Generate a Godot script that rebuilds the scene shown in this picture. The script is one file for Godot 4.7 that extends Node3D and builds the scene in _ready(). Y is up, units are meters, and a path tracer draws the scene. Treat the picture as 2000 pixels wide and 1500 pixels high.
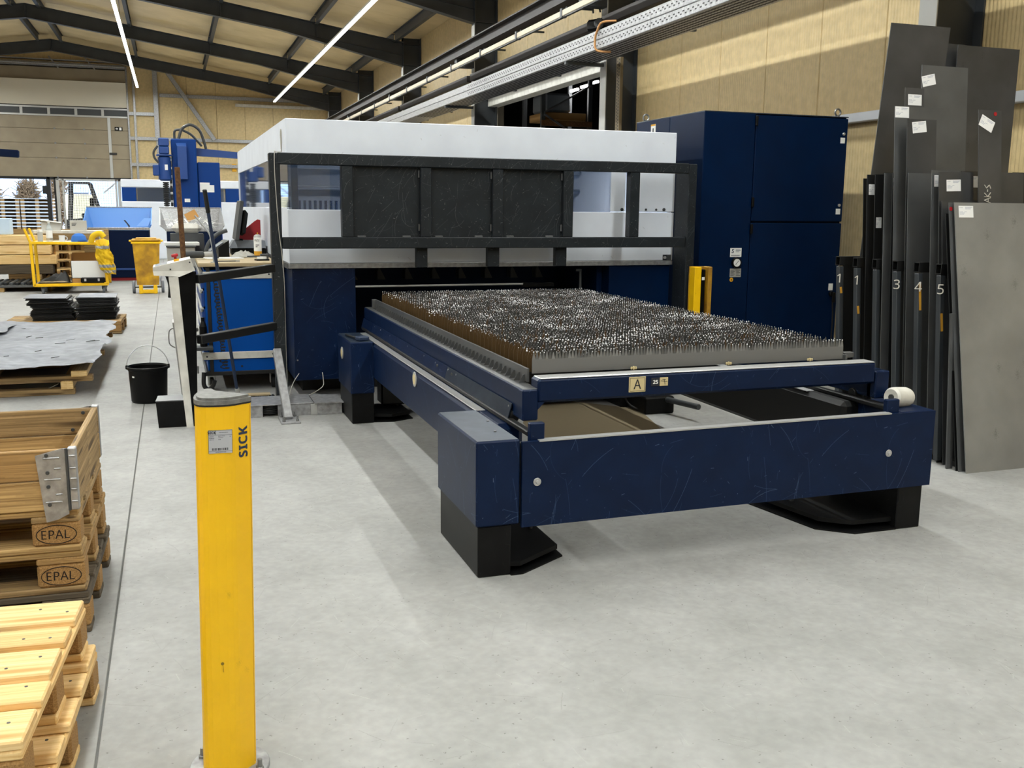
extends Node3D

# Metal workshop: a laser cutter with its shuttle table. Metres, y up; the hall runs along -z.

const BAY := 6.05
const COL_Z := -6.4
const WALL_X := 6.0
const END_Z := -38.3
const RIDGE_X := -3.47

var counts := {}
var M := {}
var rng := RandomNumberGenerator.new()


class G:
	# collects faces (counter-clockwise seen from outside, written out clockwise as Godot wants them)
	var v := PackedVector3Array()
	var n := PackedVector3Array()
	var u := PackedVector2Array()
	var c := PackedColorArray()
	var col := Color.WHITE
	var tinted := false
	var mapped := false

	func put(p: Vector3, nn: Vector3, uv := Vector2.ZERO) -> void:
		v.append(p); n.append(nn); u.append(uv); c.append(col)

	func face(p: Array, out: Vector3) -> G:
		var nn := Vector3.ZERO
		for i in range(1, p.size() - 1):
			nn += (p[i] - p[0]).cross(p[i + 1] - p[0])
		if nn.length() < 1e-12:
			return self
		nn = nn.normalized()
		var flip := nn.dot(out) < 0.0
		if flip:
			nn = -nn
		for i in range(1, p.size() - 1):
			put(p[0], nn)
			if flip:
				put(p[i], nn); put(p[i + 1], nn)
			else:
				put(p[i + 1], nn); put(p[i], nn)
		return self

	func stri(a: Vector3, b: Vector3, d: Vector3, na: Vector3, nb: Vector3, nd: Vector3) -> void:
		var g := (b - a).cross(d - a)
		if g.length() < 1e-14:
			return
		if g.dot(na + nb + nd) > 0.0:
			put(a, na); put(d, nd); put(b, nb)
		else:
			put(a, na); put(b, nb); put(d, nd)

	func quad_uv(bl: Vector3, br: Vector3, tr: Vector3, tl: Vector3) -> G:
		mapped = true
		var nn := (br - bl).cross(tl - bl).normalized()
		put(bl, nn, Vector2(0, 1)); put(tr, nn, Vector2(1, 0)); put(br, nn, Vector2(1, 1))
		put(bl, nn, Vector2(0, 1)); put(tl, nn, Vector2(0, 0)); put(tr, nn, Vector2(1, 0))
		return self

	func box(o: Vector3, s: Vector3, bev := 0.0, b := Basis()) -> G:
		var h := s * 0.5
		if bev <= 0.0:
			for a in 3:
				for sg in [-1.0, 1.0]:
					var d := Vector3.ZERO; d[a] = sg
					var e := Vector3.ZERO; e[(a + 1) % 3] = h[(a + 1) % 3]
					var f := Vector3.ZERO; f[(a + 2) % 3] = h[(a + 2) % 3]
					var m := d * h[a]
					face([o + b * (m - e - f), o + b * (m + e - f), o + b * (m + e + f), o + b * (m - e + f)], b * d)
			return self
		bev = minf(bev, minf(h.x, minf(h.y, h.z)) * 0.95)
		var k := h - Vector3(bev, bev, bev)
		for a in 3:
			var a1 := (a + 1) % 3
			var a2 := (a + 2) % 3
			for sg in [-1.0, 1.0]:
				var d := Vector3.ZERO; d[a] = sg
				var m := d * h[a]
				var e := Vector3.ZERO; e[a1] = k[a1]
				var f := Vector3.ZERO; f[a2] = k[a2]
				face([o + b * (m - e - f), o + b * (m + e - f), o + b * (m + e + f), o + b * (m - e + f)], b * d)
				# edge strips between axis a and a1, running along a2
				for sh in [-1.0, 1.0]:
					var p := Vector3.ZERO; p[a] = sg * h[a]; p[a1] = sh * k[a1]
					var q := Vector3.ZERO; q[a] = sg * k[a]; q[a1] = sh * h[a1]
					var w := Vector3.ZERO; w[a2] = k[a2]
					var out := Vector3.ZERO; out[a] = sg; out[a1] = sh
					face([o + b * (p - w), o + b * (p + w), o + b * (q + w), o + b * (q - w)], b * out)
		for sx in [-1.0, 1.0]:
			for sy in [-1.0, 1.0]:
				for sz in [-1.0, 1.0]:
					var t := Vector3(sx, sy, sz)
					face([o + b * (t * Vector3(h.x, k.y, k.z)), o + b * (t * Vector3(k.x, h.y, k.z)), o + b * (t * Vector3(k.x, k.y, h.z))], b * t)
		return self

	func span(a: Vector3, d: Vector3, bev := 0.0) -> G:
		# a box between two opposite corners
		return box((a + d) * 0.5, (d - a).abs(), bev)

	func hexa(p: Array) -> G:
		# eight corners: four of one end in order, then the four of the other end
		var m := Vector3.ZERO
		for q in p:
			m += q / 8.0
		for f in [[0, 1, 2, 3], [4, 5, 6, 7], [0, 1, 5, 4], [1, 2, 6, 5], [2, 3, 7, 6], [3, 0, 4, 7]]:
			var fm: Vector3 = (p[f[0]] + p[f[1]] + p[f[2]] + p[f[3]]) / 4.0
			face([p[f[0]], p[f[1]], p[f[2]], p[f[3]]], fm - m)
		return self

	func bar(a: Vector3, d: Vector3, w: float, h: float, bev := 0.0, up := Vector3.UP) -> G:
		# a straight box bar from a to d, w wide, h high
		var dir := (d - a).normalized()
		if absf(dir.dot(up)) > 0.99:
			up = Vector3.BACK
		var side := dir.cross(up).normalized()
		return box((a + d) * 0.5, Vector3(a.distance_to(d), h, w), bev, Basis(dir, side.cross(dir), side))

	func prism(poly: PackedVector2Array, xf: Transform3D, depth: float) -> G:
		# outline in x/y pushed along +z
		var area := 0.0
		for i in poly.size():
			var a := poly[i]
			var d := poly[(i + 1) % poly.size()]
			area += a.x * d.y - d.x * a.y
		var idx := Geometry2D.triangulate_polygon(poly)
		for i in range(0, idx.size(), 3):
			var a := poly[idx[i]]
			var d := poly[idx[i + 1]]
			var e := poly[idx[i + 2]]
			face([xf * Vector3(a.x, a.y, 0), xf * Vector3(d.x, d.y, 0), xf * Vector3(e.x, e.y, 0)], xf.basis * Vector3(0, 0, -1))
			face([xf * Vector3(a.x, a.y, depth), xf * Vector3(d.x, d.y, depth), xf * Vector3(e.x, e.y, depth)], xf.basis * Vector3(0, 0, 1))
		for i in poly.size():
			var a := poly[i]
			var d := poly[(i + 1) % poly.size()]
			var out := Vector3(d.y - a.y, a.x - d.x, 0) * signf(area)
			face([xf * Vector3(a.x, a.y, 0), xf * Vector3(d.x, d.y, 0), xf * Vector3(d.x, d.y, depth), xf * Vector3(a.x, a.y, depth)], xf.basis * out)
		return self

	func tube(pts: Array, r: float, seg := 8, shut := false) -> G:
		var rings := []
		var cnt := pts.size()
		var side := Vector3.ZERO
		for i in cnt:
			var p: Vector3 = pts[i]
			var t: Vector3
			if shut:
				t = (pts[(i + 1) % cnt] - pts[(i + cnt - 1) % cnt]).normalized()
			else:
				t = (pts[mini(i + 1, cnt - 1)] - pts[maxi(i - 1, 0)]).normalized()
			if side == Vector3.ZERO:
				side = t.cross(Vector3.UP if absf(t.y) < 0.9 else Vector3.RIGHT).normalized()
			else:
				side = (side - t * side.dot(t)).normalized()
			var w := t.cross(side)
			var ring := []
			for k in seg:
				var an := TAU * k / seg
				var d := side * cos(an) + w * sin(an)
				ring.append([p + d * r, d])
			rings.append(ring)
		for i in (cnt if shut else cnt - 1):
			var ra: Array = rings[i]
			var rb: Array = rings[(i + 1) % cnt]
			for k in seg:
				var l := (k + 1) % seg
				stri(ra[k][0], rb[k][0], rb[l][0], ra[k][1], rb[k][1], rb[l][1])
				stri(ra[k][0], rb[l][0], ra[l][0], ra[k][1], rb[l][1], ra[l][1])
		if not shut:
			for e in [0, cnt - 1]:
				var q := []
				for k in seg:
					q.append(rings[e][k][0])
				var out: Vector3 = pts[0] - pts[1] if e == 0 else pts[cnt - 1] - pts[cnt - 2]
				face(q, out)
		return self

	func lathe(prof: Array, seg: int, xf: Transform3D) -> G:
		# profile of (radius, height) pairs, smooth round, sharp between bands
		for i in prof.size() - 1:
			var a: Vector2 = prof[i]
			var d: Vector2 = prof[i + 1]
			if a.distance_to(d) < 1e-7:
				continue
			var t := (d - a).normalized()
			var nr := t.y
			var ny := -t.x
			for k in seg:
				var a0 := TAU * k / seg
				var a1 := TAU * (k + 1) / seg
				var c0 := Vector3(cos(a0), 0, sin(a0))
				var c1 := Vector3(cos(a1), 0, sin(a1))
				var n0 := (xf.basis * (c0 * nr + Vector3(0, ny, 0))).normalized()
				var n1 := (xf.basis * (c1 * nr + Vector3(0, ny, 0))).normalized()
				var p0 := xf * (c0 * a.x + Vector3(0, a.y, 0))
				var p1 := xf * (c1 * a.x + Vector3(0, a.y, 0))
				var q0 := xf * (c0 * d.x + Vector3(0, d.y, 0))
				var q1 := xf * (c1 * d.x + Vector3(0, d.y, 0))
				stri(p0, q0, q1, n0, n0, n1)
				stri(p0, q1, p1, n0, n1, n1)
		return self

	func cyl(a: Vector3, d: Vector3, r: float, seg := 12, bev := 0.0) -> G:
		var y := (d - a).normalized()
		var x := y.cross(Vector3.UP if absf(y.y) < 0.9 else Vector3.RIGHT).normalized()
		var l := a.distance_to(d)
		var xf := Transform3D(Basis(x, y, x.cross(y)), a)
		if bev > 0.0:
			return lathe([Vector2(0, 0), Vector2(r - bev, 0), Vector2(r, bev), Vector2(r, l - bev), Vector2(r - bev, l), Vector2(0, l)], seg, xf)
		return lathe([Vector2(0, 0), Vector2(r, 0), Vector2(r, l), Vector2(0, l)], seg, xf)

	func grid(pts: Array, w: int, h: int, thick := 0.0) -> G:
		# a smooth sheet of w x h points, given a thickness downwards along its normals
		var nr := []
		for j in h:
			for i in w:
				var dx: Vector3 = pts[j * w + mini(i + 1, w - 1)] - pts[j * w + maxi(i - 1, 0)]
				var dz: Vector3 = pts[mini(j + 1, h - 1) * w + i] - pts[maxi(j - 1, 0) * w + i]
				nr.append(dx.cross(dz).normalized())
		for side in ([1.0, -1.0] if thick > 0.0 else [1.0]):
			for j in h - 1:
				for i in w - 1:
					var q := [j * w + i, j * w + i + 1, (j + 1) * w + i + 1, (j + 1) * w + i]
					var p := []
					var m := []
					for k in q:
						m.append(nr[k] * side)
						p.append(pts[k] - (nr[k] * thick if side < 0.0 else Vector3.ZERO))
					stri(p[0], p[1], p[2], m[0], m[1], m[2])
					stri(p[0], p[2], p[3], m[0], m[2], m[3])
		if thick > 0.0:
			var rim := []
			for i in w - 1: rim.append([i, i + 1])
			for j in h - 1: rim.append([j * w + w - 1, (j + 1) * w + w - 1])
			for i in w - 1: rim.append([(h - 1) * w + i + 1, (h - 1) * w + i])
			for j in h - 1: rim.append([(j + 1) * w, j * w])
			var mid: Vector3 = pts[(h / 2) * w + w / 2]
			for e in rim:
				var a: Vector3 = pts[e[0]]
				var d: Vector3 = pts[e[1]]
				face([a, d, d - nr[e[1]] * thick, a - nr[e[0]] * thick], a - mid)
		return self

	func mesh() -> ArrayMesh:
		var arr := []
		arr.resize(Mesh.ARRAY_MAX)
		arr[Mesh.ARRAY_VERTEX] = v
		arr[Mesh.ARRAY_NORMAL] = n
		if mapped:
			arr[Mesh.ARRAY_TEX_UV] = u
		if tinted:
			arr[Mesh.ARRAY_COLOR] = c
		var am := ArrayMesh.new()
		am.add_surface_from_arrays(Mesh.PRIMITIVE_TRIANGLES, arr)
		return am


# ---------------------------------------------------------------- naming and parenting

func numbered(parent: Node, called: String) -> String:
	var key := str(parent.get_instance_id()) + called
	var k: int = counts.get(key, 0)
	counts[key] = k + 1
	return called if k == 0 else "%s_%03d" % [called, k]


func tag(o: Node, label: String, category: String, group := "") -> void:
	o.set_meta("label", label)
	o.set_meta("category", category)
	if group != "":
		o.set_meta("group", group)


func thing(called: String, label: String, category: String, at := Vector3.ZERO, turn := 0.0, group := "") -> Node3D:
	var o := Node3D.new()
	o.name = numbered(self, called)
	add_child(o, true)
	o.position = at
	o.rotation.y = turn
	tag(o, label, category, group)
	return o


func put(called: String, mesh: Mesh, m: Material, parent: Node, at := Vector3.ZERO, turn := Vector3.ZERO) -> MeshInstance3D:
	# one named mesh under its parent, in the parent's own axes
	var o := MeshInstance3D.new()
	o.mesh = mesh
	o.material_override = m
	o.name = numbered(parent, called)
	parent.add_child(o, true)
	o.position = at
	o.rotation = turn
	return o


func part(called: String, g: G, m: Material, parent: Node, at := Vector3.ZERO, turn := Vector3.ZERO) -> MeshInstance3D:
	return put(called, g.mesh(), m, parent, at, turn)


func wpart(called: String, g: G, m: Material, parent: Node3D) -> MeshInstance3D:
	# a part whose shape is given in world coordinates (the parent is not turned)
	var o := part(called, g, m, parent)
	var off := Vector3.ZERO
	var p: Node = parent
	while p is Node3D and p != self:
		off += p.position
		p = p.get_parent()
	o.position = -off
	return o


func solo(called: String, g: G, m: Material, label: String, category: String, at := Vector3.ZERO, turn := Vector3.ZERO, group := "") -> MeshInstance3D:
	var o := part(called, g, m, self, at, turn)
	tag(o, label, category, group)
	return o


func struct(called: String, g: G, m: Material) -> MeshInstance3D:
	var o := part(called, g, m, self)
	o.set_meta("kind", "structure")
	return o


func frame_root(called: String) -> Node3D:
	var o := Node3D.new()
	o.name = numbered(self, called)
	add_child(o, true)
	o.set_meta("kind", "structure")
	return o


func copy(o: Node3D, at: Vector3, turn := 0.0, label := "", group := "") -> Node3D:
	var r: Node3D = o.duplicate()
	r.name = numbered(self, String(o.name).rstrip("0123456789").rstrip("_"))
	add_child(r, true)
	r.position = at
	r.rotation.y = turn
	if label != "":
		r.set_meta("label", label)
	if group != "":
		r.set_meta("group", group)
	return r


func V(x: float, y: float, z: float) -> Vector3:
	return Vector3(x, y, z)


func poly(a: Array) -> PackedVector2Array:
	var p := PackedVector2Array()
	for i in range(0, a.size(), 2):
		p.append(Vector2(a[i], a[i + 1]))
	return p


func letters(parent: Node3D, words: String, height: float, m: Material, at: Vector3, turn := Vector3.ZERO, bold := false, called := "lettering", depth := 0.0012) -> MeshInstance3D:
	var t := TextMesh.new()
	var f := SystemFont.new()
	f.font_names = PackedStringArray(["Droid Sans"])
	if bold:
		f.font_weight = 700
	t.font = f
	t.text = words
	t.font_size = 64
	t.pixel_size = height / 46.0
	t.depth = depth
	return put(called, t, m, parent, at, turn)


func smooth_path(pts: Array, n: int) -> Array:
	var c := Curve3D.new()
	for i in pts.size():
		var a: Vector3 = pts[maxi(i - 1, 0)]
		var b: Vector3 = pts[mini(i + 1, pts.size() - 1)]
		var t := (b - a) / 6.0
		c.add_point(pts[i], -t, t)
	var out := []
	for i in n + 1:
		out.append(c.sample_baked(c.get_baked_length() * i / n, true))
	return out


# ---------------------------------------------------------------- materials

func noise(w: int, h: int, freq: float, oct: int, sd: int, kind := FastNoiseLite.TYPE_SIMPLEX_SMOOTH) -> PackedByteArray:
	var f := FastNoiseLite.new()
	f.noise_type = kind
	f.frequency = freq
	f.fractal_octaves = oct
	f.seed = sd
	var im := f.get_seamless_image(w, h)
	im.convert(Image.FORMAT_L8)
	return im.get_data()


func tex(d: PackedByteArray, w: int, h: int) -> ImageTexture:
	var im := Image.create_from_data(w, h, false, Image.FORMAT_RGB8, d)
	return ImageTexture.create_from_image(im)


func blend(d: PackedByteArray, w: int, h: int, x: int, y: int, c: Color, a: float) -> void:
	var i := (posmod(y, h) * w + posmod(x, w)) * 3
	d[i] = int(lerpf(d[i], c.r8, a))
	d[i + 1] = int(lerpf(d[i + 1], c.g8, a))
	d[i + 2] = int(lerpf(d[i + 2], c.b8, a))


func scratches(d: PackedByteArray, w: int, h: int, count: int, longest: float, c: Color, most: float, lean := -1.0, wide := 1) -> void:
	for k in count:
		var x := rng.randf() * w
		var y := rng.randf() * h
		var an := rng.randf() * TAU if lean < 0.0 else lean + rng.randfn(0.0, 0.35)
		var l := longest * pow(rng.randf(), 3.0) + 3.0
		var a := most * rng.randf_range(0.25, 1.0)
		var bend := rng.randfn(0.0, 0.004)
		for s in int(l):
			for q in wide:
				blend(d, w, h, int(x) + q, int(y), c, a * (0.5 + 0.5 * rng.randf()))
				if q > 0:
					blend(d, w, h, int(x), int(y) + q, c, a * 0.6)
			x += cos(an)
			y += sin(an)
			an += bend


func mottled(w: int, a: Color, b: Color, freq: float, oct: int, sd: int, grain := 0.0) -> PackedByteArray:
	var nz := noise(w, w, freq, oct, sd)
	var d := PackedByteArray()
	d.resize(w * w * 3)
	for i in w * w:
		var t := nz[i] / 255.0 + (rng.randf() - 0.5) * grain
		t = clampf(t, 0.0, 1.0)
		d[i * 3] = int(lerpf(a.r8, b.r8, t))
		d[i * 3 + 1] = int(lerpf(a.g8, b.g8, t))
		d[i * 3 + 2] = int(lerpf(a.b8, b.b8, t))
	return d


func wood(w: int, a: Color, b: Color, sd: int, knots: int) -> ImageTexture:
	# grain runs along u: a few long waves of latewood over soft mottling, with knots
	var nz := noise(w, w, 0.012, 3, sd)
	var n2 := noise(w, w, 0.05, 3, sd + 7)
	var d := PackedByteArray()
	d.resize(w * w * 3)
	var kn := []
	for k in knots:
		kn.append([rng.randf() * w, rng.randf() * w, rng.randf_range(5, 11)])
	for y in w:
		for x in w:
			var i := y * w + x
			var yy := y + (nz[y * w + (x / 6) % w] - 128.0) * 0.22
			var t := 0.5 + 0.5 * sin(yy * TAU * 22.0 / w)
			t = pow(t, 2.2) * 0.28 + n2[(y * w) + (x / 10) % w] / 255.0 * 0.72
			for k in kn:
				var r := Vector2((x - k[0]) * 0.45, y - k[1]).length()
				if r < k[2] * 1.6:
					t = lerpf(1.25, t, clampf(r / k[2] - 0.5, 0.0, 1.0))
			t = clampf(t, 0.0, 1.25)
			d[i * 3] = clampi(int(lerpf(a.r8, b.r8, t)), 0, 255)
			d[i * 3 + 1] = clampi(int(lerpf(a.g8, b.g8, t)), 0, 255)
			d[i * 3 + 2] = clampi(int(lerpf(a.b8, b.b8, t)), 0, 255)
	return tex(d, w, w)


func mk(col: Color, rough: float, metal := 0.0, t: Texture2D = null, scale := Vector3.ONE, world := false) -> StandardMaterial3D:
	var m := StandardMaterial3D.new()
	m.albedo_color = col
	m.roughness = rough
	m.metallic = metal
	if t:
		m.albedo_texture = t
		m.uv1_triplanar = true
		m.uv1_world_triplanar = world
		m.uv1_scale = scale
		m.uv1_triplanar_sharpness = 8.0
	return m


func relief(m: StandardMaterial3D, d: PackedByteArray, w: int, strength: float) -> void:
	var im := Image.create_from_data(w, w, false, Image.FORMAT_L8, d)
	im.convert(Image.FORMAT_RGB8)
	im.bump_map_to_normal_map(strength)
	m.normal_enabled = true
	m.normal_texture = ImageTexture.create_from_image(im)
	m.normal_scale = 1.0


func make_materials() -> void:
	rng.seed = 41
	# --- concrete floor: trowelled mottling, pores, dirt and hairline strokes
	var w := 1024
	var n1 := noise(w, w, 0.004, 5, 3)
	var n2 := noise(w, w, 0.05, 4, 5)
	var n3 := noise(w, w, 0.018, 4, 9)
	var d := PackedByteArray()
	d.resize(w * w * 3)
	for i in w * w:
		var t := 0.5 + (n1[i] - 128) / 255.0 * 0.62 + (n2[i] - 128) / 255.0 * 0.42 + (n3[i] - 128) / 255.0 * 0.3
		var g := lerpf(132, 162, clampf(t, 0.0, 1.0))
		d[i * 3] = int(g)
		d[i * 3 + 1] = int(g - 0.5)
		d[i * 3 + 2] = int(g - 3)
	scratches(d, w, w, 620, 60, Color(0.42, 0.42, 0.40), 0.4)
	scratches(d, w, w, 300, 40, Color(0.80, 0.80, 0.77), 0.35)
	for k in 900:
		var x := rng.randi() % w
		var y := rng.randi() % w
		for s in rng.randi_range(1, 5):
			blend(d, w, w, x + rng.randi_range(-1, 1), y + rng.randi_range(-1, 1), Color(0.28, 0.27, 0.25), 0.55)
	M.floor = mk(Color(1, 1, 1), 0.62, 0.0, tex(d, w, w), V(0.42, 0.42, 0.42), true)
	var fr := PackedByteArray()
	fr.resize(w * w)
	for i in w * w:
		fr[i] = clampi(int(n2[i] * 0.6 + n3[i] * 0.4), 0, 255)
	relief(M.floor, fr, w, 0.55)
	M.joint = mk(Color(0.42, 0.42, 0.41), 0.9)
	# --- paints
	w = 1024
	d = mottled(w, Color(0.022, 0.088, 0.195), Color(0.035, 0.115, 0.24), 0.006, 4, 11, 0.15)
	scratches(d, w, w, 110, 260, Color(0.40, 0.47, 0.57), 0.55, -1.0, 2)
	scratches(d, w, w, 130, 22, Color(0.55, 0.60, 0.66), 0.7, -1.0, 2)
	scratches(d, w, w, 30, 300, Color(0.30, 0.37, 0.48), 0.6, 1.57, 2)
	M.blue_worn = mk(Color(1, 1, 1), 0.38, 0.0, tex(d, w, w), V(0.9, 0.9, 0.9))
	M.blue_worn.metallic_specular = 0.3
	d = mottled(512, Color(0.0, 0.085, 0.205), Color(0.0, 0.10, 0.23), 0.008, 3, 12, 0.1)
	scratches(d, 512, 512, 10, 30, Color(0.4, 0.46, 0.55), 0.35)
	M.blue_clean = mk(Color(1, 1, 1), 0.4, 0.0, tex(d, 512, 512), V(0.7, 0.7, 0.7))
	M.blue_clean.metallic_specular = 0.25
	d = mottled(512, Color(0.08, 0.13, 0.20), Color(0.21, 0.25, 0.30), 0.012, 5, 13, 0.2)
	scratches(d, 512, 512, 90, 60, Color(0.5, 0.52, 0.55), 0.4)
	M.blue_bare_sheen = mk(Color(1, 1, 1), 0.38, 0.35, tex(d, 512, 512), V(1.3, 1.3, 1.3))  # bare grey wear on box tops; on the skirt a painted reflection
	d = mottled(w, Color(0.100, 0.115, 0.130), Color(0.135, 0.152, 0.168), 0.007, 4, 14, 0.2)
	scratches(d, w, w, 260, 200, Color(0.52, 0.53, 0.54), 0.42, 2.15, 2)
	scratches(d, w, w, 200, 120, Color(0.45, 0.46, 0.47), 0.4, -1.0, 2)
	scratches(d, w, w, 620, 14, Color(0.66, 0.66, 0.66), 0.7, -1.0, 2)
	M.black_worn = mk(Color(1, 1, 1), 0.45, 0.0, tex(d, w, w), V(0.8, 0.8, 0.8))
	M.black_worn.metallic_specular = 0.35
	d = mottled(512, Color(0.022, 0.023, 0.026), Color(0.07, 0.07, 0.074), 0.01, 5, 15, 0.2)
	scratches(d, 512, 512, 240, 25, Color(0.4, 0.4, 0.4), 0.5)
	M.foot = mk(Color(1, 1, 1), 0.42, 0.0, tex(d, 512, 512), V(1.5, 1.5, 1.5))
	M.foot.metallic_specular = 0.3
	d = mottled(512, Color(0.84, 0.86, 0.90), Color(0.88, 0.90, 0.94), 0.008, 4, 16, 0.1)
	scratches(d, 512, 512, 30, 14, Color(0.35, 0.33, 0.3), 0.4)
	M.white_paint = mk(Color(1, 1, 1), 0.45, 0.0, tex(d, 512, 512), V(0.6, 0.6, 0.6))
	d = mottled(512, Color(0.72, 0.71, 0.68), Color(0.86, 0.85, 0.82), 0.01, 4, 17, 0.1)
	scratches(d, 512, 512, 60, 70, Color(0.25, 0.24, 0.22), 0.5)
	M.white_dirty = mk(Color(1, 1, 1), 0.5, 0.0, tex(d, 512, 512), V(1.2, 1.2, 1.2))
	d = mottled(512, Color(0.93, 0.73, 0.0), Color(0.96, 0.76, 0.0), 0.01, 4, 18, 0.08)
	for k in 26:
		var x := rng.randi() % 512
		var y := rng.randi() % 512
		for s in 90:
			blend(d, 512, 512, x + int(rng.randfn(0, 3)), y + int(rng.randfn(0, 4)), Color(0.66, 0.50, 0.02), 0.13)
	M.yellow = mk(Color(1, 1, 1), 0.42, 0.0, tex(d, 512, 512), V(1.4, 1.4, 1.4))
	M.yellow_plain = mk(Color(0.90, 0.66, 0.05), 0.5)
	d = mottled(512, Color(0.86, 0.66, 0.06), Color(0.52, 0.36, 0.10), 0.008, 5, 19, 0.25)
	M.yellow_dirty = mk(Color(1, 1, 1), 0.6, 0.0, tex(d, 512, 512), V(0.9, 0.9, 0.9))
	# --- metals
	d = mottled(512, Color(0.235, 0.238, 0.242), Color(0.30, 0.303, 0.308), 0.006, 5, 21, 0.08)
	scratches(d, 512, 512, 20, 60, Color(0.35, 0.35, 0.36), 0.3)
	for k in 16:
		var x := rng.randi() % 512
		var y := rng.randi() % 512
		for s in 160:
			blend(d, 512, 512, x + int(rng.randfn(0, 5)), y + int(rng.randfn(0, 9)), Color(0.08, 0.08, 0.085), 0.16)
	M.sheet_dark = mk(Color(1, 1, 1), 0.42, 0.25, tex(d, 512, 512), V(0.8, 0.8, 0.8))
	M.sheet_black = mk(Color(0.45, 0.45, 0.46), 0.45, 0.2, M.sheet_dark.albedo_texture, V(0.8, 0.8, 0.8))  # darkened copy of the dark sheet; on some sheets it carries shade
	M.sheet_mid = mk(Color(1.0, 1.0, 1.0), 0.4, 0.25, tex(mottled(512, Color(0.31, 0.313, 0.318), Color(0.38, 0.383, 0.388), 0.006, 5, 22, 0.08), 512, 512), V(0.8, 0.8, 0.8))
	d = mottled(512, Color(0.46, 0.46, 0.455), Color(0.54, 0.54, 0.535), 0.005, 5, 23, 0.08)
	for k in 22:
		var x := rng.randi() % 512
		var y := rng.randi() % 512
		for s in 120:
			blend(d, 512, 512, x + int(rng.randfn(0, 4)), y + int(rng.randfn(0, 6)), Color(0.24, 0.24, 0.23), 0.2)
	M.sheet_light = mk(Color(1, 1, 1), 0.45, 0.2, tex(d, 512, 512), V(0.7, 0.7, 0.7))
	d = mottled(512, Color(0.40, 0.41, 0.44), Color(0.54, 0.55, 0.58), 0.012, 5, 24, 0.12)
	M.sheet_grey = mk(Color(1, 1, 1), 0.55, 0.15, tex(d, 512, 512), V(1, 1, 1))
	d = mottled(512, Color(0.50, 0.50, 0.50), Color(0.68, 0.68, 0.69), 0.02, 4, 25, 0.1)
	M.galv = mk(Color(1, 1, 1), 0.42, 0.45, tex(d, 512, 512), V(2, 2, 2))
	M.alu = mk(Color(0.70, 0.70, 0.69), 0.4, 0.4)
	M.steel = mk(Color(0.55, 0.55, 0.55), 0.35, 0.8)
	M.bright = mk(Color(0.85, 0.86, 0.88), 0.3, 0.85)
	M.worn_edge = mk(Color(0.72, 0.72, 0.72), 0.38, 0.5)
	M.slat = mk(Color(1, 1, 1), 0.45, 0.35)
	M.slat.vertex_color_use_as_albedo = true
	d = mottled(512, Color(0.25, 0.15, 0.06), Color(0.45, 0.30, 0.14), 0.02, 5, 26, 0.2)
	M.rust = mk(Color(1, 1, 1), 0.75, 0.0, tex(d, 512, 512), V(3, 3, 3))
	M.frame_steel = mk(Color(1, 1, 1), 0.5, 0.0, tex(mottled(256, Color(0.165, 0.18, 0.195), Color(0.21, 0.225, 0.24), 0.015, 3, 27, 0.1), 256, 256), V(0.5, 0.5, 0.5))
	M.black = mk(Color(0.045, 0.046, 0.05), 0.5)
	M.rubber = mk(Color(0.03, 0.03, 0.032), 0.7)
	M.black_plastic = mk(Color(0.03, 0.03, 0.033), 0.42)
	M.black_plastic.metallic_specular = 0.3
	M.grey_plastic = mk(Color(0.42, 0.44, 0.47), 0.5)
	M.grey_dark = mk(Color(0.22, 0.23, 0.24), 0.5)
	M.grey_cap = mk(Color(1, 1, 1), 0.5, 0.0, tex(mottled(256, Color(0.36, 0.36, 0.355), Color(0.50, 0.50, 0.49), 0.03, 4, 28, 0.1), 256, 256), V(6, 6, 6))
	# --- cladding: fine upright ribs, in relief
	var rib := PackedByteArray()
	rib.resize(512 * 512)
	var rc := PackedByteArray()
	rc.resize(512 * 512 * 3)
	var nn := noise(512, 512, 0.01, 4, 31)
	for y in 512:
		for x in 512:
			var s := 0.5 + 0.5 * sin(TAU * x * 16.0 / 512.0)
			rib[y * 512 + x] = int(255 * smoothstep(0.2, 0.8, s))
			var t := 0.9 + 0.1 * nn[y * 512 + x] / 255.0
			rc[(y * 512 + x) * 3] = int(210 * t)
			rc[(y * 512 + x) * 3 + 1] = int(186 * t)
			rc[(y * 512 + x) * 3 + 2] = int(137 * t)
	M.cladding = mk(Color(1, 1, 1), 0.5, 0.0, tex(rc, 512, 512), V(1.6, 1.6, 1.6))
	relief(M.cladding, rib, 512, 2.4)
	M.roof = mk(Color(1, 1, 1), 0.55, 0.0, tex(mottled(512, Color(0.80, 0.71, 0.53), Color(0.87, 0.78, 0.60), 0.006, 4, 32, 0.05), 512, 512), V(0.3, 0.3, 0.3))
	M.backing = mk(Color(0.30, 0.27, 0.21), 0.8)
	M.door_panel = mk(Color(1, 1, 1), 0.5, 0.0, tex(mottled(256, Color(0.52, 0.47, 0.39), Color(0.58, 0.53, 0.44), 0.01, 3, 33, 0.05), 256, 256), V(0.5, 0.5, 0.5))
	M.lintel = mk(Color(0.80, 0.77, 0.70), 0.45)  # paler than the door: its brighter lit face is put into the colour
	M.annex = mk(Color(0.10, 0.10, 0.11), 0.8)
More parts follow.
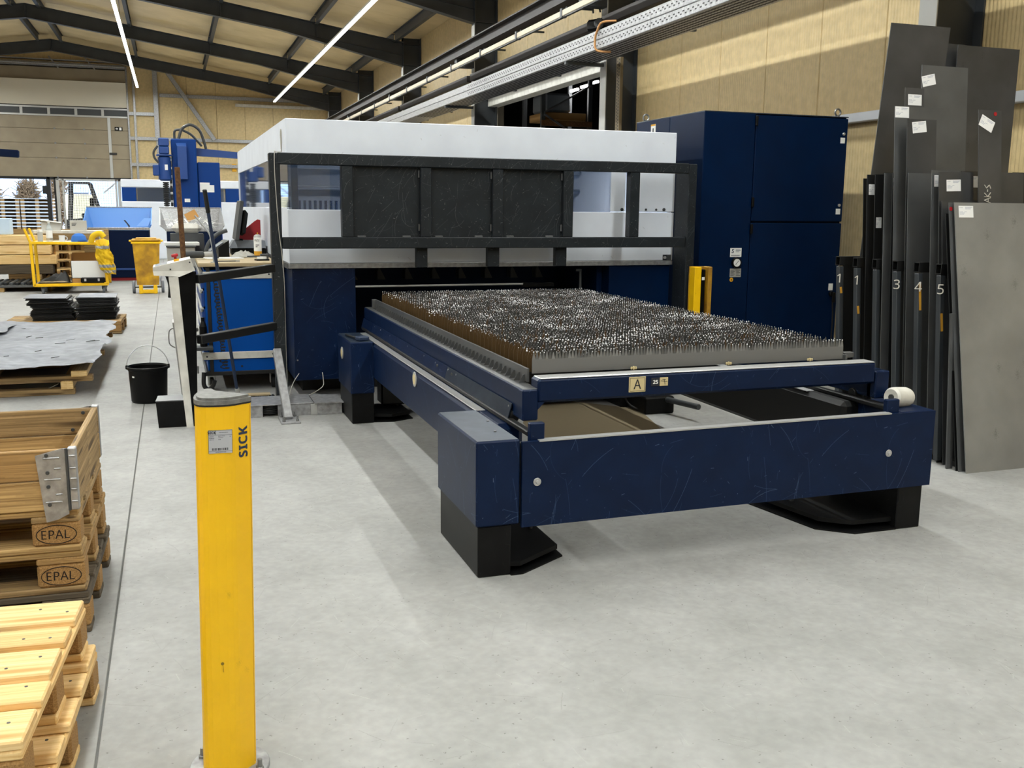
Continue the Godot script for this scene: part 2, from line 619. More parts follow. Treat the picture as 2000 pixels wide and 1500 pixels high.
	# --- timber
	M.wood_new = [mk(Color(1, 1, 1), 0.7, 0.0, wood(256, Color(0.95, 0.84, 0.63), Color(0.80, 0.64, 0.40), 61, 3), V(0.9, 4, 4)),
		mk(Color(1, 1, 1), 0.7, 0.0, wood(256, Color(0.92, 0.81, 0.59), Color(0.76, 0.59, 0.35), 62, 5), V(0.9, 4, 4)),
		mk(Color(1, 1, 1), 0.7, 0.0, wood(256, Color(0.95, 0.84, 0.62), Color(0.80, 0.62, 0.36), 63, 1), V(0.9, 4, 4))]
	M.wood_mid = [mk(Color(1, 1, 1), 0.75, 0.0, wood(256, Color(0.80, 0.67, 0.45), Color(0.46, 0.34, 0.19), 64, 4), V(0.9, 4, 4)),
		mk(Color(1, 1, 1), 0.75, 0.0, wood(256, Color(0.76, 0.64, 0.45), Color(0.42, 0.33, 0.20), 65, 6), V(0.9, 4, 4)),
		mk(Color(1, 1, 1), 0.75, 0.0, wood(256, Color(0.74, 0.59, 0.37), Color(0.46, 0.35, 0.20), 66, 3), V(0.9, 4, 4))]
	M.wood_old = [mk(Color(1, 1, 1), 0.85, 0.0, wood(256, Color(0.46, 0.41, 0.34), Color(0.24, 0.20, 0.15), 67, 3), V(0.9, 4, 4)),
		mk(Color(1, 1, 1), 0.85, 0.0, wood(256, Color(0.40, 0.36, 0.30), Color(0.22, 0.18, 0.13), 68, 2), V(0.9, 4, 4))]
	d = mottled(256, Color(0.48, 0.35, 0.19), Color(0.74, 0.58, 0.36), 0.12, 3, 69, 0.5)
	M.chip = mk(Color(1, 1, 1), 0.85, 0.0, tex(d, 256, 256), V(5, 5, 5))
	M.bench_wood = mk(Color(1, 1, 1), 0.6, 0.0, wood(256, Color(0.74, 0.67, 0.54), Color(0.60, 0.52, 0.38), 70, 1), V(1.0, 4, 4))
	M.burn = mk(Color(0.09, 0.06, 0.04), 0.9)
	M.card = mk(Color(0.68, 0.50, 0.27), 0.85)
	# --- sundries
	M.cart_blue = mk(Color(0.0, 0.28, 0.60), 0.45)
	M.cart_blue.metallic_specular = 0.25
	M.drill_blue = mk(Color(0.01, 0.21, 0.48), 0.45)
	M.drill_blue.metallic_specular = 0.3
	M.motor_blue = mk(Color(0.07, 0.24, 0.50), 0.45)
	M.skip_blue = mk(Color(0.22, 0.45, 0.72), 0.5)
	M.skip_dark = mk(Color(0.0, 0.07, 0.19), 0.5)
	M.skip_dark.metallic_specular = 0.25
	M.red = mk(Color(0.62, 0.06, 0.10), 0.5)
	M.white = mk(Color(0.88, 0.88, 0.87), 0.5)
	M.paper = mk(Color(0.90, 0.90, 0.89), 0.7)
	M.ink = mk(Color(0.08, 0.10, 0.14), 0.7)
	M.navy_ink = mk(Color(0.12, 0.18, 0.28), 0.6)
	M.chalk = mk(Color(0.72, 0.70, 0.66), 0.9)
	M.chalk_yellow = mk(Color(0.80, 0.58, 0.16), 0.9)
	M.cloth_yellow = mk(Color(0.88, 0.72, 0.10), 0.9)
	M.silver_tape = mk(Color(0.62, 0.62, 0.62), 0.5)
	M.cloth_blue = mk(Color(0.20, 0.42, 0.72), 0.9)
	M.rag = mk(Color(0.66, 0.65, 0.62), 0.95)
	M.tan = mk(Color(0.80, 0.73, 0.55), 0.7)
	M.pipe = mk(Color(0.62, 0.44, 0.24), 0.45, 0.2)
	M.beige_box = mk(Color(0.70, 0.69, 0.66), 0.6)
	M.glass = mk(Color(0.26, 0.33, 0.43, 0.36), 0.03)
	M.glass.transparency = BaseMaterial3D.TRANSPARENCY_ALPHA
	M.film = mk(Color(0.75, 0.78, 0.82, 0.28), 0.08)
	M.film.transparency = BaseMaterial3D.TRANSPARENCY_ALPHA
	M.bottle = mk(Color(0.75, 0.82, 0.85, 0.25), 0.05)
	M.bottle.transparency = BaseMaterial3D.TRANSPARENCY_ALPHA
	M.tube = mk(Color(1, 1, 1), 0.4)
	M.tube.emission_enabled = true
	M.tube.emission = Color(1.0, 0.99, 0.96)
	M.tube.emission_energy_multiplier = 9.0
	M.inner = mk(Color(0.46, 0.49, 0.54), 0.6)
	M.snow = mk(Color(0.80, 0.84, 0.90), 0.9)
	M.far_wall = mk(Color(0.74, 0.82, 0.90), 0.7)
	M.twig = mk(Color(0.46, 0.37, 0.26), 0.9)
	M.rail_dark = mk(Color(0.15, 0.125, 0.115), 0.6)
	M.cream_grey = mk(Color(0.68, 0.64, 0.56), 0.5)
	M.duct_tan = mk(Color(0.44, 0.39, 0.30), 0.55)
	# printed sticker: two small columns of text on white, drawn as short strokes
	var im := Image.create_empty(128, 80, false, Image.FORMAT_RGB8)
	im.fill(Color(0.90, 0.90, 0.90))
	for r in [[8, 12, 30], [58, 8, 60], [58, 14, 52], [58, 20, 44], [8, 40, 26], [8, 48, 40], [8, 56, 36], [48, 40, 22]]:
		var x: int = r[0]
		while x < r[0] + r[2]:
			var l := rng.randi_range(3, 8)
			im.fill_rect(Rect2i(x, r[1], l, 2), Color(0.35, 0.38, 0.52))
			x += l + 2
	M.sticker = mk(Color(1, 1, 1), 0.55)
	M.sticker.albedo_texture = ImageTexture.create_from_image(im)
	# rating plate of the yellow column
	im = Image.create_empty(192, 176, false, Image.FORMAT_RGB8)
	im.fill(Color(0.68, 0.69, 0.71))
	for r in [[0, 0, 192, 3], [0, 0, 3, 176], [189, 0, 3, 176], [0, 160, 192, 2], [0, 36, 192, 2], [56, 0, 2, 36]]:
		im.fill_rect(Rect2i(r[0], r[1], r[2], r[3]), Color(0.12, 0.12, 0.13))
	for r in [[86, 16, 70], [8, 46, 38], [8, 58, 32], [8, 70, 38], [80, 44, 46], [80, 56, 40], [80, 70, 20], [170, 48, 8], [56, 166, 84]]:
		var x: int = r[0]
		while x < r[0] + r[2]:
			var l := rng.randi_range(3, 9)
			im.fill_rect(Rect2i(x, r[1], l, 4), Color(0.2, 0.2, 0.22))
			x += l + 2
	var bx := 28
	while bx < 160:
		var bw := rng.randi_range(2, 6)
		im.fill_rect(Rect2i(bx, 136, bw, 18), Color(0.08, 0.08, 0.09))
		bx += bw + rng.randi_range(2, 6)
	M.rating = mk(Color(1, 1, 1), 0.5)
	M.rating.albedo_texture = ImageTexture.create_from_image(im)


# ---------------------------------------------------------------- the hall

func roof_y(x: float) -> float:
	# top of the rafters
	return 6.75 - absf(x - RIDGE_X) * 0.151


func camera_and_light() -> void:
	var cam := Camera3D.new()
	cam.name = "camera"
	cam.fov = 42.8738
	cam.near = 0.05
	cam.far = 400.0
	add_child(cam)
	var right := Vector3(0.945815, 0.009183, 0.324577)
	var up := Vector3(0.048473, 0.984406, -0.169100)
	cam.transform = Transform3D(Basis(right, up, right.cross(up)), V(0, 1.4, 0))
	cam.current = true
	var env := Environment.new()
	env.background_mode = Environment.BG_SKY
	var sky := Sky.new()
	var sm := ProceduralSkyMaterial.new()
	sm.sky_top_color = Color(0.74, 0.81, 0.90)
	sm.sky_horizon_color = Color(0.88, 0.91, 0.95)
	sm.ground_horizon_color = Color(0.75, 0.79, 0.84)
	sm.ground_bottom_color = Color(0.55, 0.57, 0.60)
	sm.energy_multiplier = 6.5
	sky.sky_material = sm
	env.sky = sky
	env.ambient_light_source = Environment.AMBIENT_SOURCE_DISABLED
	env.tonemap_mode = Environment.TONE_MAPPER_LINEAR
	env.tonemap_exposure = 1.0
	env.sdfgi_enabled = true
	env.ssao_enabled = true
	env.ssil_enabled = true
	var we := WorldEnvironment.new()
	we.name = "world_environment"
	we.environment = env
	add_child(we)


func light_rows() -> void:
	# four continuous rows of linear lamps under the roof; the lamps are glowing strips, their light an area lamp of the same size
	var rows := [
		[3.65, 5.08, "continuous row of white linear lamps hanging on the right over the laser machine"],
		[-0.88, 5.36, "continuous row of white linear lamps hanging on the left beside the roller door"],
		[-6.06, 5.36, "continuous row of linear lamps hanging beyond the ridge, out of the picture"]]
	var tube_mesh := G.new().box(Vector3.ZERO, V(0.075, 0.035, 2.9), 0.008).mesh()
	var house_mesh := G.new().box(Vector3.ZERO, V(0.07, 0.05, 2.9), 0.006).mesh()
	for r in rows:
		var t := thing("lamp_row", r[2], "ceiling light", V(r[0], r[1], -14.0))
		for k in 15:
			var z := 20.65 - k * 2.9 + 0.0
			put("lamp_housing", house_mesh, M.white, t, V(0, 0.045, z - 1.3))
			put("lamp_tube", tube_mesh, M.tube, t, V(0, 0.005, z - 1.3))
		for k in 8:
			var zz := COL_Z - BAY * (k - 2) + 14.0
			if zz < 21.5 and zz > -22.2:
				part("hanger", G.new().cyl(V(0, 0.06, zz), V(0, roof_y(r[0]) - 0.34 - r[1], zz), 0.006, 6), M.steel, t)
		var a := AreaLight3D.new()
		a.name = "lamp_light"
		a.area_size = Vector2(0.075, 43.4)
		a.light_color = Color(0.965, 0.985, 0.975)
		a.light_energy = 140.0
		t.add_child(a)
		a.position = V(0, -0.02, -0.95)
		a.rotation = V(-PI / 2, 0, 0)
		a.shadow_enabled = true


func setting() -> void:
	# floor: a dark bed and cast bays with sawn joints between them
	var fl := struct("floor", G.new().span(V(-12.6, -0.30, END_Z - 0.2), V(6.2, -0.006, 9.2)), M.joint)
	var xs := [-12.6, -6.25, -0.25, 6.2]
	var zs := [9.2, -0.3, -6.68, -13.12, -19.5, -25.9, -32.3, END_Z - 0.2]
	for i in 3:
		for j in 7:
			part("slab", G.new().span(V(xs[i] + 0.003, -0.05, zs[j] - 0.0015), V(xs[i + 1] - 0.003, 0.0, zs[j + 1] + 0.0015), 0.0015), M.floor, fl)
	struct("floor_annex", G.new().span(V(6.2, -0.30, -30), V(16, 0.0, -6)), M.joint)
	# right wall: upright ribbed sandwich panels; between the second and third column it is open below 3.45 m
	var wr := frame_root("wall_right")
	part("backing", G.new().span(V(WALL_X + 0.08, 0, -12.3), V(WALL_X + 0.2, 6.2, 9.2)), M.backing, wr)
	part("backing", G.new().span(V(WALL_X + 0.08, 3.45, -18.6), V(WALL_X + 0.2, 6.2, -12.3)), M.backing, wr)
	part("backing", G.new().span(V(WALL_X + 0.08, 0, END_Z), V(WALL_X + 0.2, 6.2, -18.6)), M.backing, wr)
	var z := -6.5 + 0.93 * 16
	while z > END_Z + 0.5:
		var lo := 0.0
		if z - 0.93 < -12.3 and z > -18.6:
			lo = 3.45
		part("panel", G.new().span(V(WALL_X, lo, z - 0.004), V(WALL_X + 0.08, 5.55, z - 0.926), 0.006), M.cladding, wr)
		z -= 0.93
	part("panel", G.new().span(V(WALL_X, 0, -12.084), V(WALL_X + 0.08, 3.45, -12.5), 0.006), M.cladding, wr)
	part("girt", G.new().span(V(WALL_X - 0.10, 2.21, -12.2), V(WALL_X, 2.29, 9.0), 0.005), M.white_paint, wr)
	part("opening_beam", G.new().span(V(WALL_X - 0.16, 3.33, -18.5), V(WALL_X + 0.06, 3.47, -12.62), 0.006), M.white_dirty, wr)
	# far gable wall with the sectional door, x from -5.64 to -1.3
	var wb := frame_root("wall_back")
	part("backing", G.new().span(V(-1.28, 0, END_Z - 0.2), V(6.2, 7.2, END_Z - 0.08)), M.backing, wb)
	part("backing", G.new().span(V(-12.7, 0, END_Z - 0.2), V(-5.66, 7.2, END_Z - 0.08)), M.backing, wb)
	part("backing", G.new().span(V(-5.66, 4.78, END_Z - 0.2), V(-1.28, 7.2, END_Z - 0.08)), M.backing, wb)
	var x := -1.28
	while x < 5.9:
		part("panel", G.new().span(V(x + 0.004, 0, END_Z - 0.08), V(x + 1.0, roof_y(x + 0.5) + 0.2, END_Z), 0.006), M.cladding, wb)
		x += 1.004
	x = -5.66
	while x > -12.5:
		part("panel", G.new().span(V(x - 1.0, 0, END_Z - 0.08), V(x - 0.004, roof_y(x - 0.5) + 0.2, END_Z), 0.006), M.cladding, wb)
		x -= 1.004
	for k in 5:
		part("panel", G.new().span(V(-5.66 + k * 0.876, 6.15, END_Z - 0.08), V(-5.66 + (k + 1) * 0.876 - 0.006, roof_y(-5.2 + k * 0.876) + 0.2, END_Z), 0.006), M.cladding, wb)
	# steel of the gable: posts, rails, a brace, the crane cable ducts
	for q in [[V(-0.33, 3.8, END_Z + 0.1), V(-0.33, 6.2, END_Z + 0.1), 0.16], [V(-1.05, 0, END_Z + 0.08), V(-1.05, 6.2, END_Z + 0.08), 0.08], [V(-0.33, 0.0, END_Z + 0.1), V(-0.33, 3.7, END_Z + 0.1), 0.10]]:
		part("post", G.new().bar(q[0], q[1], q[2], 0.14, 0.006), M.galv, wb)
	for q in [[4.62, -1.25, -0.4], [3.77, -1.25, 5.9], [2.86, -1.25, 5.9], [5.29, -0.2, 5.9]]:
		part("rail", G.new().span(V(q[1], q[0] - 0.06, END_Z), V(q[2], q[0] + 0.06, END_Z + 0.12), 0.006), M.galv, wb)
	part("brace", G.new().bar(V(-1.0, 6.3, END_Z + 0.2), V(-0.02, 6.3, END_Z + 0.2), 0.12, 0.14, 0.006), M.galv, wb)
	part("brace", G.new().bar(V(-0.05, 6.3, END_Z + 0.2), V(1.62, 3.78, END_Z + 0.2), 0.12, 0.14, 0.006), M.galv, wb)
	part("cornice", G.new().span(V(2.4, 5.0, END_Z), V(5.9, 5.1, END_Z + 0.2), 0.006), M.white_dirty, wb)
	struct("wall_left", G.new().span(V(-12.8, 0, END_Z - 0.2), V(-12.6, 5.8, 9.2)), M.cladding)
	struct("wall_front", G.new().span(V(-12.8, 0, 9.2), V(6.2, 7.2, 9.4)), M.cladding)
	# door_1: the raised sectional door
	var d := frame_root("door_1")
	var ys := [2.37, 3.03, 3.53, 4.02, 4.45]
	for k in 4:
		part("section", G.new().span(V(-5.62, ys[k] + 0.002, END_Z - 0.06), V(-1.98, ys[k + 1] - 0.004, END_Z - 0.01), 0.008), M.door_panel, d)
		part("section", G.new().span(V(-1.88, ys[k] + 0.002, END_Z - 0.06), V(-1.3, ys[k + 1] - 0.004, END_Z - 0.01), 0.008), M.door_panel, d)
	part("added_backing", G.new().span(V(-5.64, 2.36, END_Z - 0.09), V(-1.28, 4.80, END_Z - 0.065)), M.grey_dark, d)  # added behind the door so daylight does not show through its gaps
	part("stile", G.new().span(V(-1.98, 2.37, END_Z - 0.06), V(-1.88, 4.45, END_Z + 0.0), 0.004), M.alu, d)
	part("bottom_seal", G.new().span(V(-5.62, 2.29, END_Z - 0.06), V(-1.3, 2.376, END_Z - 0.01)), M.rubber, d)
	part("handle", G.new().span(V(-1.97, 3.18, END_Z), V(-1.72, 3.25, END_Z + 0.05), 0.01), M.black, d)
	for k in 4:
		for xx in [-3.7, -2.75]:
			part("roller_bracket", G.new().box(V(xx, ys[k] + 0.01, END_Z + 0.0), V(0.06, 0.06, 0.03), 0.006), M.steel, d)
	# glazed section
	part("window_frame", G.new().span(V(-5.62, 4.45, END_Z - 0.06), V(-1.3, 4.51, END_Z - 0.01), 0.004), M.alu, d)
	part("window_frame", G.new().span(V(-5.62, 4.72, END_Z - 0.06), V(-1.3, 4.78, END_Z - 0.01), 0.004), M.alu, d)
	for k in 5:
		var xx := -5.62 + k * 0.865
		part("mullion", G.new().span(V(xx, 4.5, END_Z - 0.06), V(xx + 0.09, 4.73, END_Z - 0.01), 0.004), M.alu, d)
		part("pane", G.new().span(V(xx + 0.09, 4.51, END_Z - 0.045), V(xx + 0.865, 4.72, END_Z - 0.035)), M.grey_dark, d)
	part("track", G.new().span(V(-1.30, 0, END_Z), V(-1.24, 6.2, END_Z + 0.12), 0.006), M.galv, d)
	part("track", G.new().span(V(-5.70, 0, END_Z), V(-5.64, 6.2, END_Z + 0.12), 0.006), M.galv, d)
	# boxed lintel and the spring shaft above the door
	var li := frame_root("trim_1")
	part("panel", G.new().hexa([V(-5.66, 4.80, END_Z + 0.02), V(-1.30, 4.80, END_Z + 0.02), V(-1.30, 5.62, END_Z + 0.02), V(-5.66, 5.62, END_Z + 0.02), V(-5.66, 4.80, END_Z + 0.10), V(-1.30, 4.80, END_Z + 0.10), V(-1.30, 5.62, END_Z + 0.34), V(-5.66, 5.62, END_Z + 0.34)]), M.lintel, li)
	part("panel", G.new().span(V(-5.66, 5.63, END_Z - 0.02), V(-1.30, 6.05, END_Z + 0.2), 0.01), M.door_panel, li)
	for k in 3:
		part("rail", G.new().span(V(-5.66, 6.08 + k * 0.10, END_Z + 0.1), V(-1.30, 6.11 + k * 0.10, END_Z + 0.34)), M.galv, li)
	part("shaft", G.new().cyl(V(-5.66, 6.14, END_Z + 0.42), V(-1.3, 6.14, END_Z + 0.42), 0.03, 10), M.galv, li)
	for xx in [-3.7, -2.55]:
		part("hanger", G.new().bar(V(xx, 6.4, END_Z + 0.3), V(xx + 0.3, 6.02, END_Z + 0.36), 0.05, 0.04), M.galv, li)
	var ex := thing("exit_sign", "small dark exit sign with white arrow and door on the raised sectional door", "sign", V(-1.62, 4.08, END_Z + 0.02))
	part("plate", G.new().box(Vector3.ZERO, V(0.26, 0.13, 0.03), 0.004), M.black_plastic, ex)
	part("arrow", G.new().prism(poly([-0.10, 0.012, -0.06, 0.012, -0.06, 0.04, -0.02, 0.0, -0.06, -0.04, -0.06, -0.012, -0.10, -0.012]), Transform3D(Basis(), V(0, 0, 0.015)), 0.003), M.paper, ex)
	part("doorway", G.new().box(V(0.06, 0, 0.016), V(0.07, 0.09, 0.004)), M.paper, ex)
	# roof: sheets between the rafters, on both slopes
	var ce := frame_root("ceiling")
	for sd in [1.0, -1.0]:
		var zz := 9.2
		while zz > END_Z - 0.2:
			var z2 := maxf(zz - 1.0, END_Z - 0.2)
			var a := V(RIDGE_X, 6.95, zz - 0.004)
			var b := V(RIDGE_X + sd * 9.7, 6.95 - 9.7 * 0.151, zz - 0.004)
			var dz := V(0, 0, z2 - zz + 0.008)
			var th := V(0, 0.12, 0)
			part("sheet", G.new().hexa([a, b, b + dz, a + dz, a + th, b + th, b + dz + th, a + dz + th]), M.roof, ce)
			zz -= 1.0
		var c0 := V(RIDGE_X, 7.08, 9.3)
		var c1 := V(RIDGE_X + sd * 9.75, 7.08 - 9.75 * 0.151, 9.3)
		var dd := V(0, 0, END_Z - 9.7)
		part("covering", G.new().hexa([c0, c1, c1 + dd, c0 + dd, c0 + V(0, 0.1, 0), c1 + V(0, 0.1, 0), c1 + dd + V(0, 0.1, 0), c0 + dd + V(0, 0.1, 0)]), M.backing, ce)
	# portal frames: I-section columns and rafters with haunches
	for k in range(-2, 6):
		var fz := COL_Z - BAY * k
		var pf := frame_root("portal_frame")
		for sd in [1.0, -1.0]:
			var cx := func(xx: float) -> float: return RIDGE_X + sd * (xx - RIDGE_X)
			var e := 5.55
			var col := G.new()
			col.span(V(cx.call(e), 0, fz - 0.095), V(cx.call(e + 0.016), 5.5, fz + 0.095))
			col.span(V(cx.call(e + 0.43), 0, fz - 0.095), V(cx.call(e + 0.446), 5.5, fz + 0.095))
			col.span(V(cx.call(e + 0.016), 0, fz - 0.006), V(cx.call(e + 0.43), 5.5, fz + 0.006))
			for yy in [4.86, 5.35]:
				col.span(V(cx.call(e + 0.016), yy - 0.008, fz - 0.09), V(cx.call(e + 0.43), yy + 0.008, fz + 0.09))
			part("column", col, M.frame_steel, pf)
			part("lit_flange_strip", G.new().span(V(cx.call(e - 0.012), 0, fz - 0.095), V(cx.call(e), 4.8, fz + 0.095), 0.002), M.alu, pf)  # pale strip added to give the flange face its lit tone
			var rf := G.new()
			var tops := [[RIDGE_X, 6.75, 0.35], [2.6, 5.835, 0.33], [5.55, 5.39, 0.55]]
			for s in 2:
				var a: Array = tops[s]
				var b: Array = tops[s + 1]
				var xa: float = cx.call(a[0])
				var xb: float = cx.call(b[0])
				for fl2 in [[0.0, 0.018, 0.09], [1.0, 0.018, 0.09], [0.5, 0.0, 0.006]]:
					var ya: float = a[1] - a[2] * fl2[0]
					var yb: float = b[1] - b[2] * fl2[0]
					var t: float = fl2[1] * 0.5
					var ha := t
					var hb := t
					if fl2[0] == 0.5:
						ha = a[2] * 0.5 - 0.009
						hb = b[2] * 0.5 - 0.009
					var wz: float = fl2[2]
					rf.hexa([V(xa, ya - ha, fz - wz), V(xa, ya + ha, fz - wz), V(xa, ya + ha, fz + wz), V(xa, ya - ha, fz + wz),
						V(xb, yb - hb, fz - wz), V(xb, yb + hb, fz - wz), V(xb, yb + hb, fz + wz), V(xb, yb - hb, fz + wz)])
			# haunch flange line and stiffeners
			rf.hexa([V(cx.call(3.2), 5.44, fz - 0.05), V(cx.call(3.2), 5.45, fz - 0.05), V(cx.call(3.2), 5.45, fz + 0.05), V(cx.call(3.2), 5.44, fz + 0.05),
				V(cx.call(5.55), 5.09, fz - 0.05), V(cx.call(5.55), 5.10, fz - 0.05), V(cx.call(5.55), 5.10, fz + 0.05), V(cx.call(5.55), 5.09, fz + 0.05)])
			for xx in [RIDGE_X + 0.01, 1.3, 3.46]:
				var ty := roof_y(xx)
				rf.span(V(cx.call(xx) - 0.008, ty - 0.32, fz - 0.085), V(cx.call(xx) + 0.008, ty - 0.01, fz + 0.085))
			part("rafter", rf, M.frame_steel, pf)
	# purlins between the rafters
	for q in [RIDGE_X - 0.35, RIDGE_X + 0.35, -0.85, 1.3, 3.46, 5.35, -6.1, -8.24, -10.4, -12.3]:
		var g := G.new()
		var y := 6.93 - absf(q - RIDGE_X) * 0.151
		for k in range(-2, 5):
			var z0 := COL_Z - BAY * k - 0.07
			g.span(V(q - 0.045, y - 0.012, z0), V(q + 0.045, y, z0 - BAY + 0.14))
			g.span(V(q - 0.045, y - 0.22, z0), V(q + 0.045, y - 0.208, z0 - BAY + 0.14))
			g.span(V(q - 0.004, y - 0.21, z0), V(q + 0.004, y - 0.01, z0 - BAY + 0.14))
		struct("purlin", g, M.frame_steel)
	# crane runway, power rail, cable tray and gas pipe along the right wall
	var cr := thing("crane_runway", "dark steel crane runway beam running along the right wall on the columns", "crane rail", V(5.25, 4.3, -14))
	wpart("beam", G.new().span(V(5.15, 4.36, 8.5), V(5.35, 4.38, END_Z + 0.4)).span(V(5.15, 4.17, 8.5), V(5.35, 4.19, END_Z + 0.4)).span(V(5.243, 4.19, 8.5), V(5.257, 4.36, END_Z + 0.4)).span(V(5.225, 4.38, 8.5), V(5.275, 4.42, END_Z + 0.4)), M.rail_dark, cr)
	for k in range(-2, 6):
		wpart("bracket", G.new().span(V(5.2, 4.02, COL_Z - BAY * k - 0.08), V(5.55, 4.17, COL_Z - BAY * k + 0.08), 0.006), M.frame_steel, cr)
	var eb := thing("wall_beam", "black steel beam along the right wall just above the white trunking", "beam", V(5.55, 3.8, -14))
	for k in range(-1, 5):
		wpart("beam", G.new().span(V(5.45, 3.78, COL_Z - BAY * k - 0.1), V(5.56, 3.90, COL_Z - BAY * (k + 1) + 0.1), 0.006), M.rail_dark, eb)
	var pr := thing("power_rail", "pale conductor rail on small brackets below the crane runway beam", "rail", V(5.15, 4.0, -14))
	wpart("profile", G.new().span(V(5.11, 3.97, 8.5), V(5.17, 4.05, END_Z + 0.4), 0.008), M.cream_grey, pr)
	wpart("groove", G.new().span(V(5.12, 3.955, 8.5), V(5.16, 3.97, END_Z + 0.4)), M.black, pr)
	for k in 22:
		var bz := 2.0 - k * 1.86
		wpart("clip", G.new().span(V(5.10, 3.955, bz), V(5.18, 4.075, bz - 0.07), 0.004), M.grey_dark, pr)
		wpart("arm", G.new().span(V(5.17, 4.075, bz), V(5.56, 4.10, bz - 0.04), 0.003), M.grey_dark, pr)
	var ct := thing("cable_tray", "white perforated cable trunking in two runs along the right wall", "cable tray", V(5.3, 3.55, -14))
	for k in 14:
		var z0 := 5.0 - k * 3.0
		wpart("trunking", G.new().span(V(4.99, 3.325, z0), V(5.02, 3.43, z0 - 2.995), 0.006), M.galv, ct)
		wpart("trunking", G.new().span(V(4.99, 3.436, z0), V(5.02, 3.545, z0 - 2.995), 0.006), M.galv, ct)
	wpart("floor_pan", G.new().span(V(5.02, 3.325, 5.0), V(5.43, 3.335, -37)).span(V(5.43, 3.325, 5.0), V(5.44, 3.42, -37)), M.galv, ct)
	var slots := G.new()
	for k in 260:
		var z0 := -4.0 - k * 0.05
		for yy in [3.36, 3.385, 3.475, 3.50]:
			if k % 2 == int(yy * 200) % 2:
				slots.span(V(4.987, yy, z0), V(4.992, yy + 0.012, z0 - 0.03))
	var so := wpart("slots", slots, M.black, ct)
	so.set_meta("kind", "stuff")
	var under := G.new()
	for k in 300:
		for j in 6:
			under.span(V(5.04 + j * 0.065, 3.3215, -3.0 - k * 0.06), V(5.07 + j * 0.065, 3.3255, -3.04 - k * 0.06))
	var uo := wpart("slots", under, M.black, ct)
	uo.set_meta("kind", "stuff")
	for k in range(-1, 6):
		wpart("bracket", G.new().span(V(4.99, 3.28, COL_Z - BAY * k - 0.03), V(5.56, 3.324, COL_Z - BAY * k + 0.03), 0.004), M.grey_dark, ct)
	var gp := thing("gas_pipe", "ochre gas pipe on clips running along the right wall under the cable trunking", "pipe", V(5.45, 3.36, -14))
	wpart("pipe", G.new().cyl(V(5.47, 3.375, 5.0), V(5.47, 3.375, -37.0), 0.022, 10), M.pipe, gp)
	for k in 16:
		wpart("clip", G.new().span(V(5.44, 3.345, -2.0 - k * 2.0), V(5.56, 3.405, -2.05 - k * 2.0), 0.004), M.grey_dark, gp)
	# cable loop, floodlight and perforated upright at the second column
	var lp := thing("cable_loop", "ochre cable looped round the white trunking near the second column", "cable", V(5.25, 3.6, -12.0))
	wpart("cable", G.new().tube(smooth_path([V(5.12, 3.62, -11.15), V(5.0, 3.62, -11.3), V(4.965, 3.45, -11.42), V(4.97, 3.31, -11.38), V(5.1, 3.28, -11.25)], 24), 0.014, 8), M.pipe, lp)
	var fo := thing("floodlight", "black floodlight on the column above the white trunking", "floodlight", V(5.4, 3.85, -12.6))
	wpart("housing", G.new().box(V(5.45, 3.80, -12.45), V(0.18, 0.15, 0.28), 0.03, Basis(Vector3.UP, 0.5)), M.black_plastic, fo)
	wpart("lens", G.new().cyl(V(5.40, 3.80, -12.30), V(5.37, 3.79, -12.24), 0.065, 16, 0.01), M.grey_dark, fo)
	wpart("bracket", G.new().tube(smooth_path([V(5.5, 3.98, -12.5), V(5.44, 4.2, -12.5), V(5.38, 4.16, -12.5), V(5.4, 3.96, -12.5)], 16), 0.012, 6), M.black, fo)
	var up := thing("perforated_upright", "upright perforated steel channel beside the second column", "channel", V(5.62, 0, -12.05))
	wpart("channel", G.new().span(V(5.60, 0, -12.04), V(5.605, 3.36, -12.16)).span(V(5.605, 0, -12.04), V(5.64, 3.36, -12.045)).span(V(5.605, 0, -12.155), V(5.64, 3.36, -12.16)), M.duct_tan, up)
	var holes := G.new()
	for k in 60:
		for j in 2:
			holes.span(V(5.5975, 1.0 + k * 0.04 + j * 0.02, -12.07 - j * 0.045), V(5.6005, 1.022 + k * 0.04 + j * 0.02, -12.085 - j * 0.045))
	wpart("slots", holes, M.black, up).set_meta("kind", "stuff")
	# neighbouring hall seen through the opening: walls, a pallet rack, three tube lamps
	var an := frame_root("wall_annex")
	part("side", G.new().span(V(15.8, 0, -30), V(16, 6, -6)), M.annex, an)
	part("side", G.new().span(V(6.2, 0, -30.2), V(16, 6, -30)), M.annex, an)
	part("side", G.new().span(V(6.2, 0, -6), V(16, 6, -5.8)), M.annex, an)
	part("roof", G.new().span(V(6.2, 6, -30.2), V(16, 6.2, -5.8)), M.annex, an)
	var rk := thing("storage_rack", "tall dark pallet rack in the next hall behind the wall opening", "rack", V(7.3, 0, -17.3))
	for q in [[6.49, -17.3], [7.42, -17.3], [6.49, -18.3], [7.42, -18.3]]:
		wpart("upright", G.new().span(V(q[0], 0, q[1]), V(q[0] + 0.08, 4.6, q[1] - 0.07), 0.005), M.grey_dark, rk)
	for yy in [1.4, 3.02]:
		wpart("beam", G.new().span(V(6.49, yy - 0.1, -17.28), V(7.5, yy, -17.33), 0.005), M.rust, rk)
	wpart("brace", G.new().bar(V(6.53, 3.15, -17.26), V(7.44, 3.66, -17.26), 0.03, 0.03), M.steel, rk)
	wpart("brace", G.new().bar(V(6.53, 3.12, -17.26), V(7.44, 2.6, -17.26), 0.03, 0.03), M.steel, rk)
	var wl := thing("wrapped_load", "film wrapped load on a pallet high in the rack of the next hall", "load", V(6.9, 3.1, -17.8))
	wpart("pallet", G.new().span(V(6.58, 3.03, -17.36), V(7.4, 3.17, -18.2), 0.01), M.chip, wl)
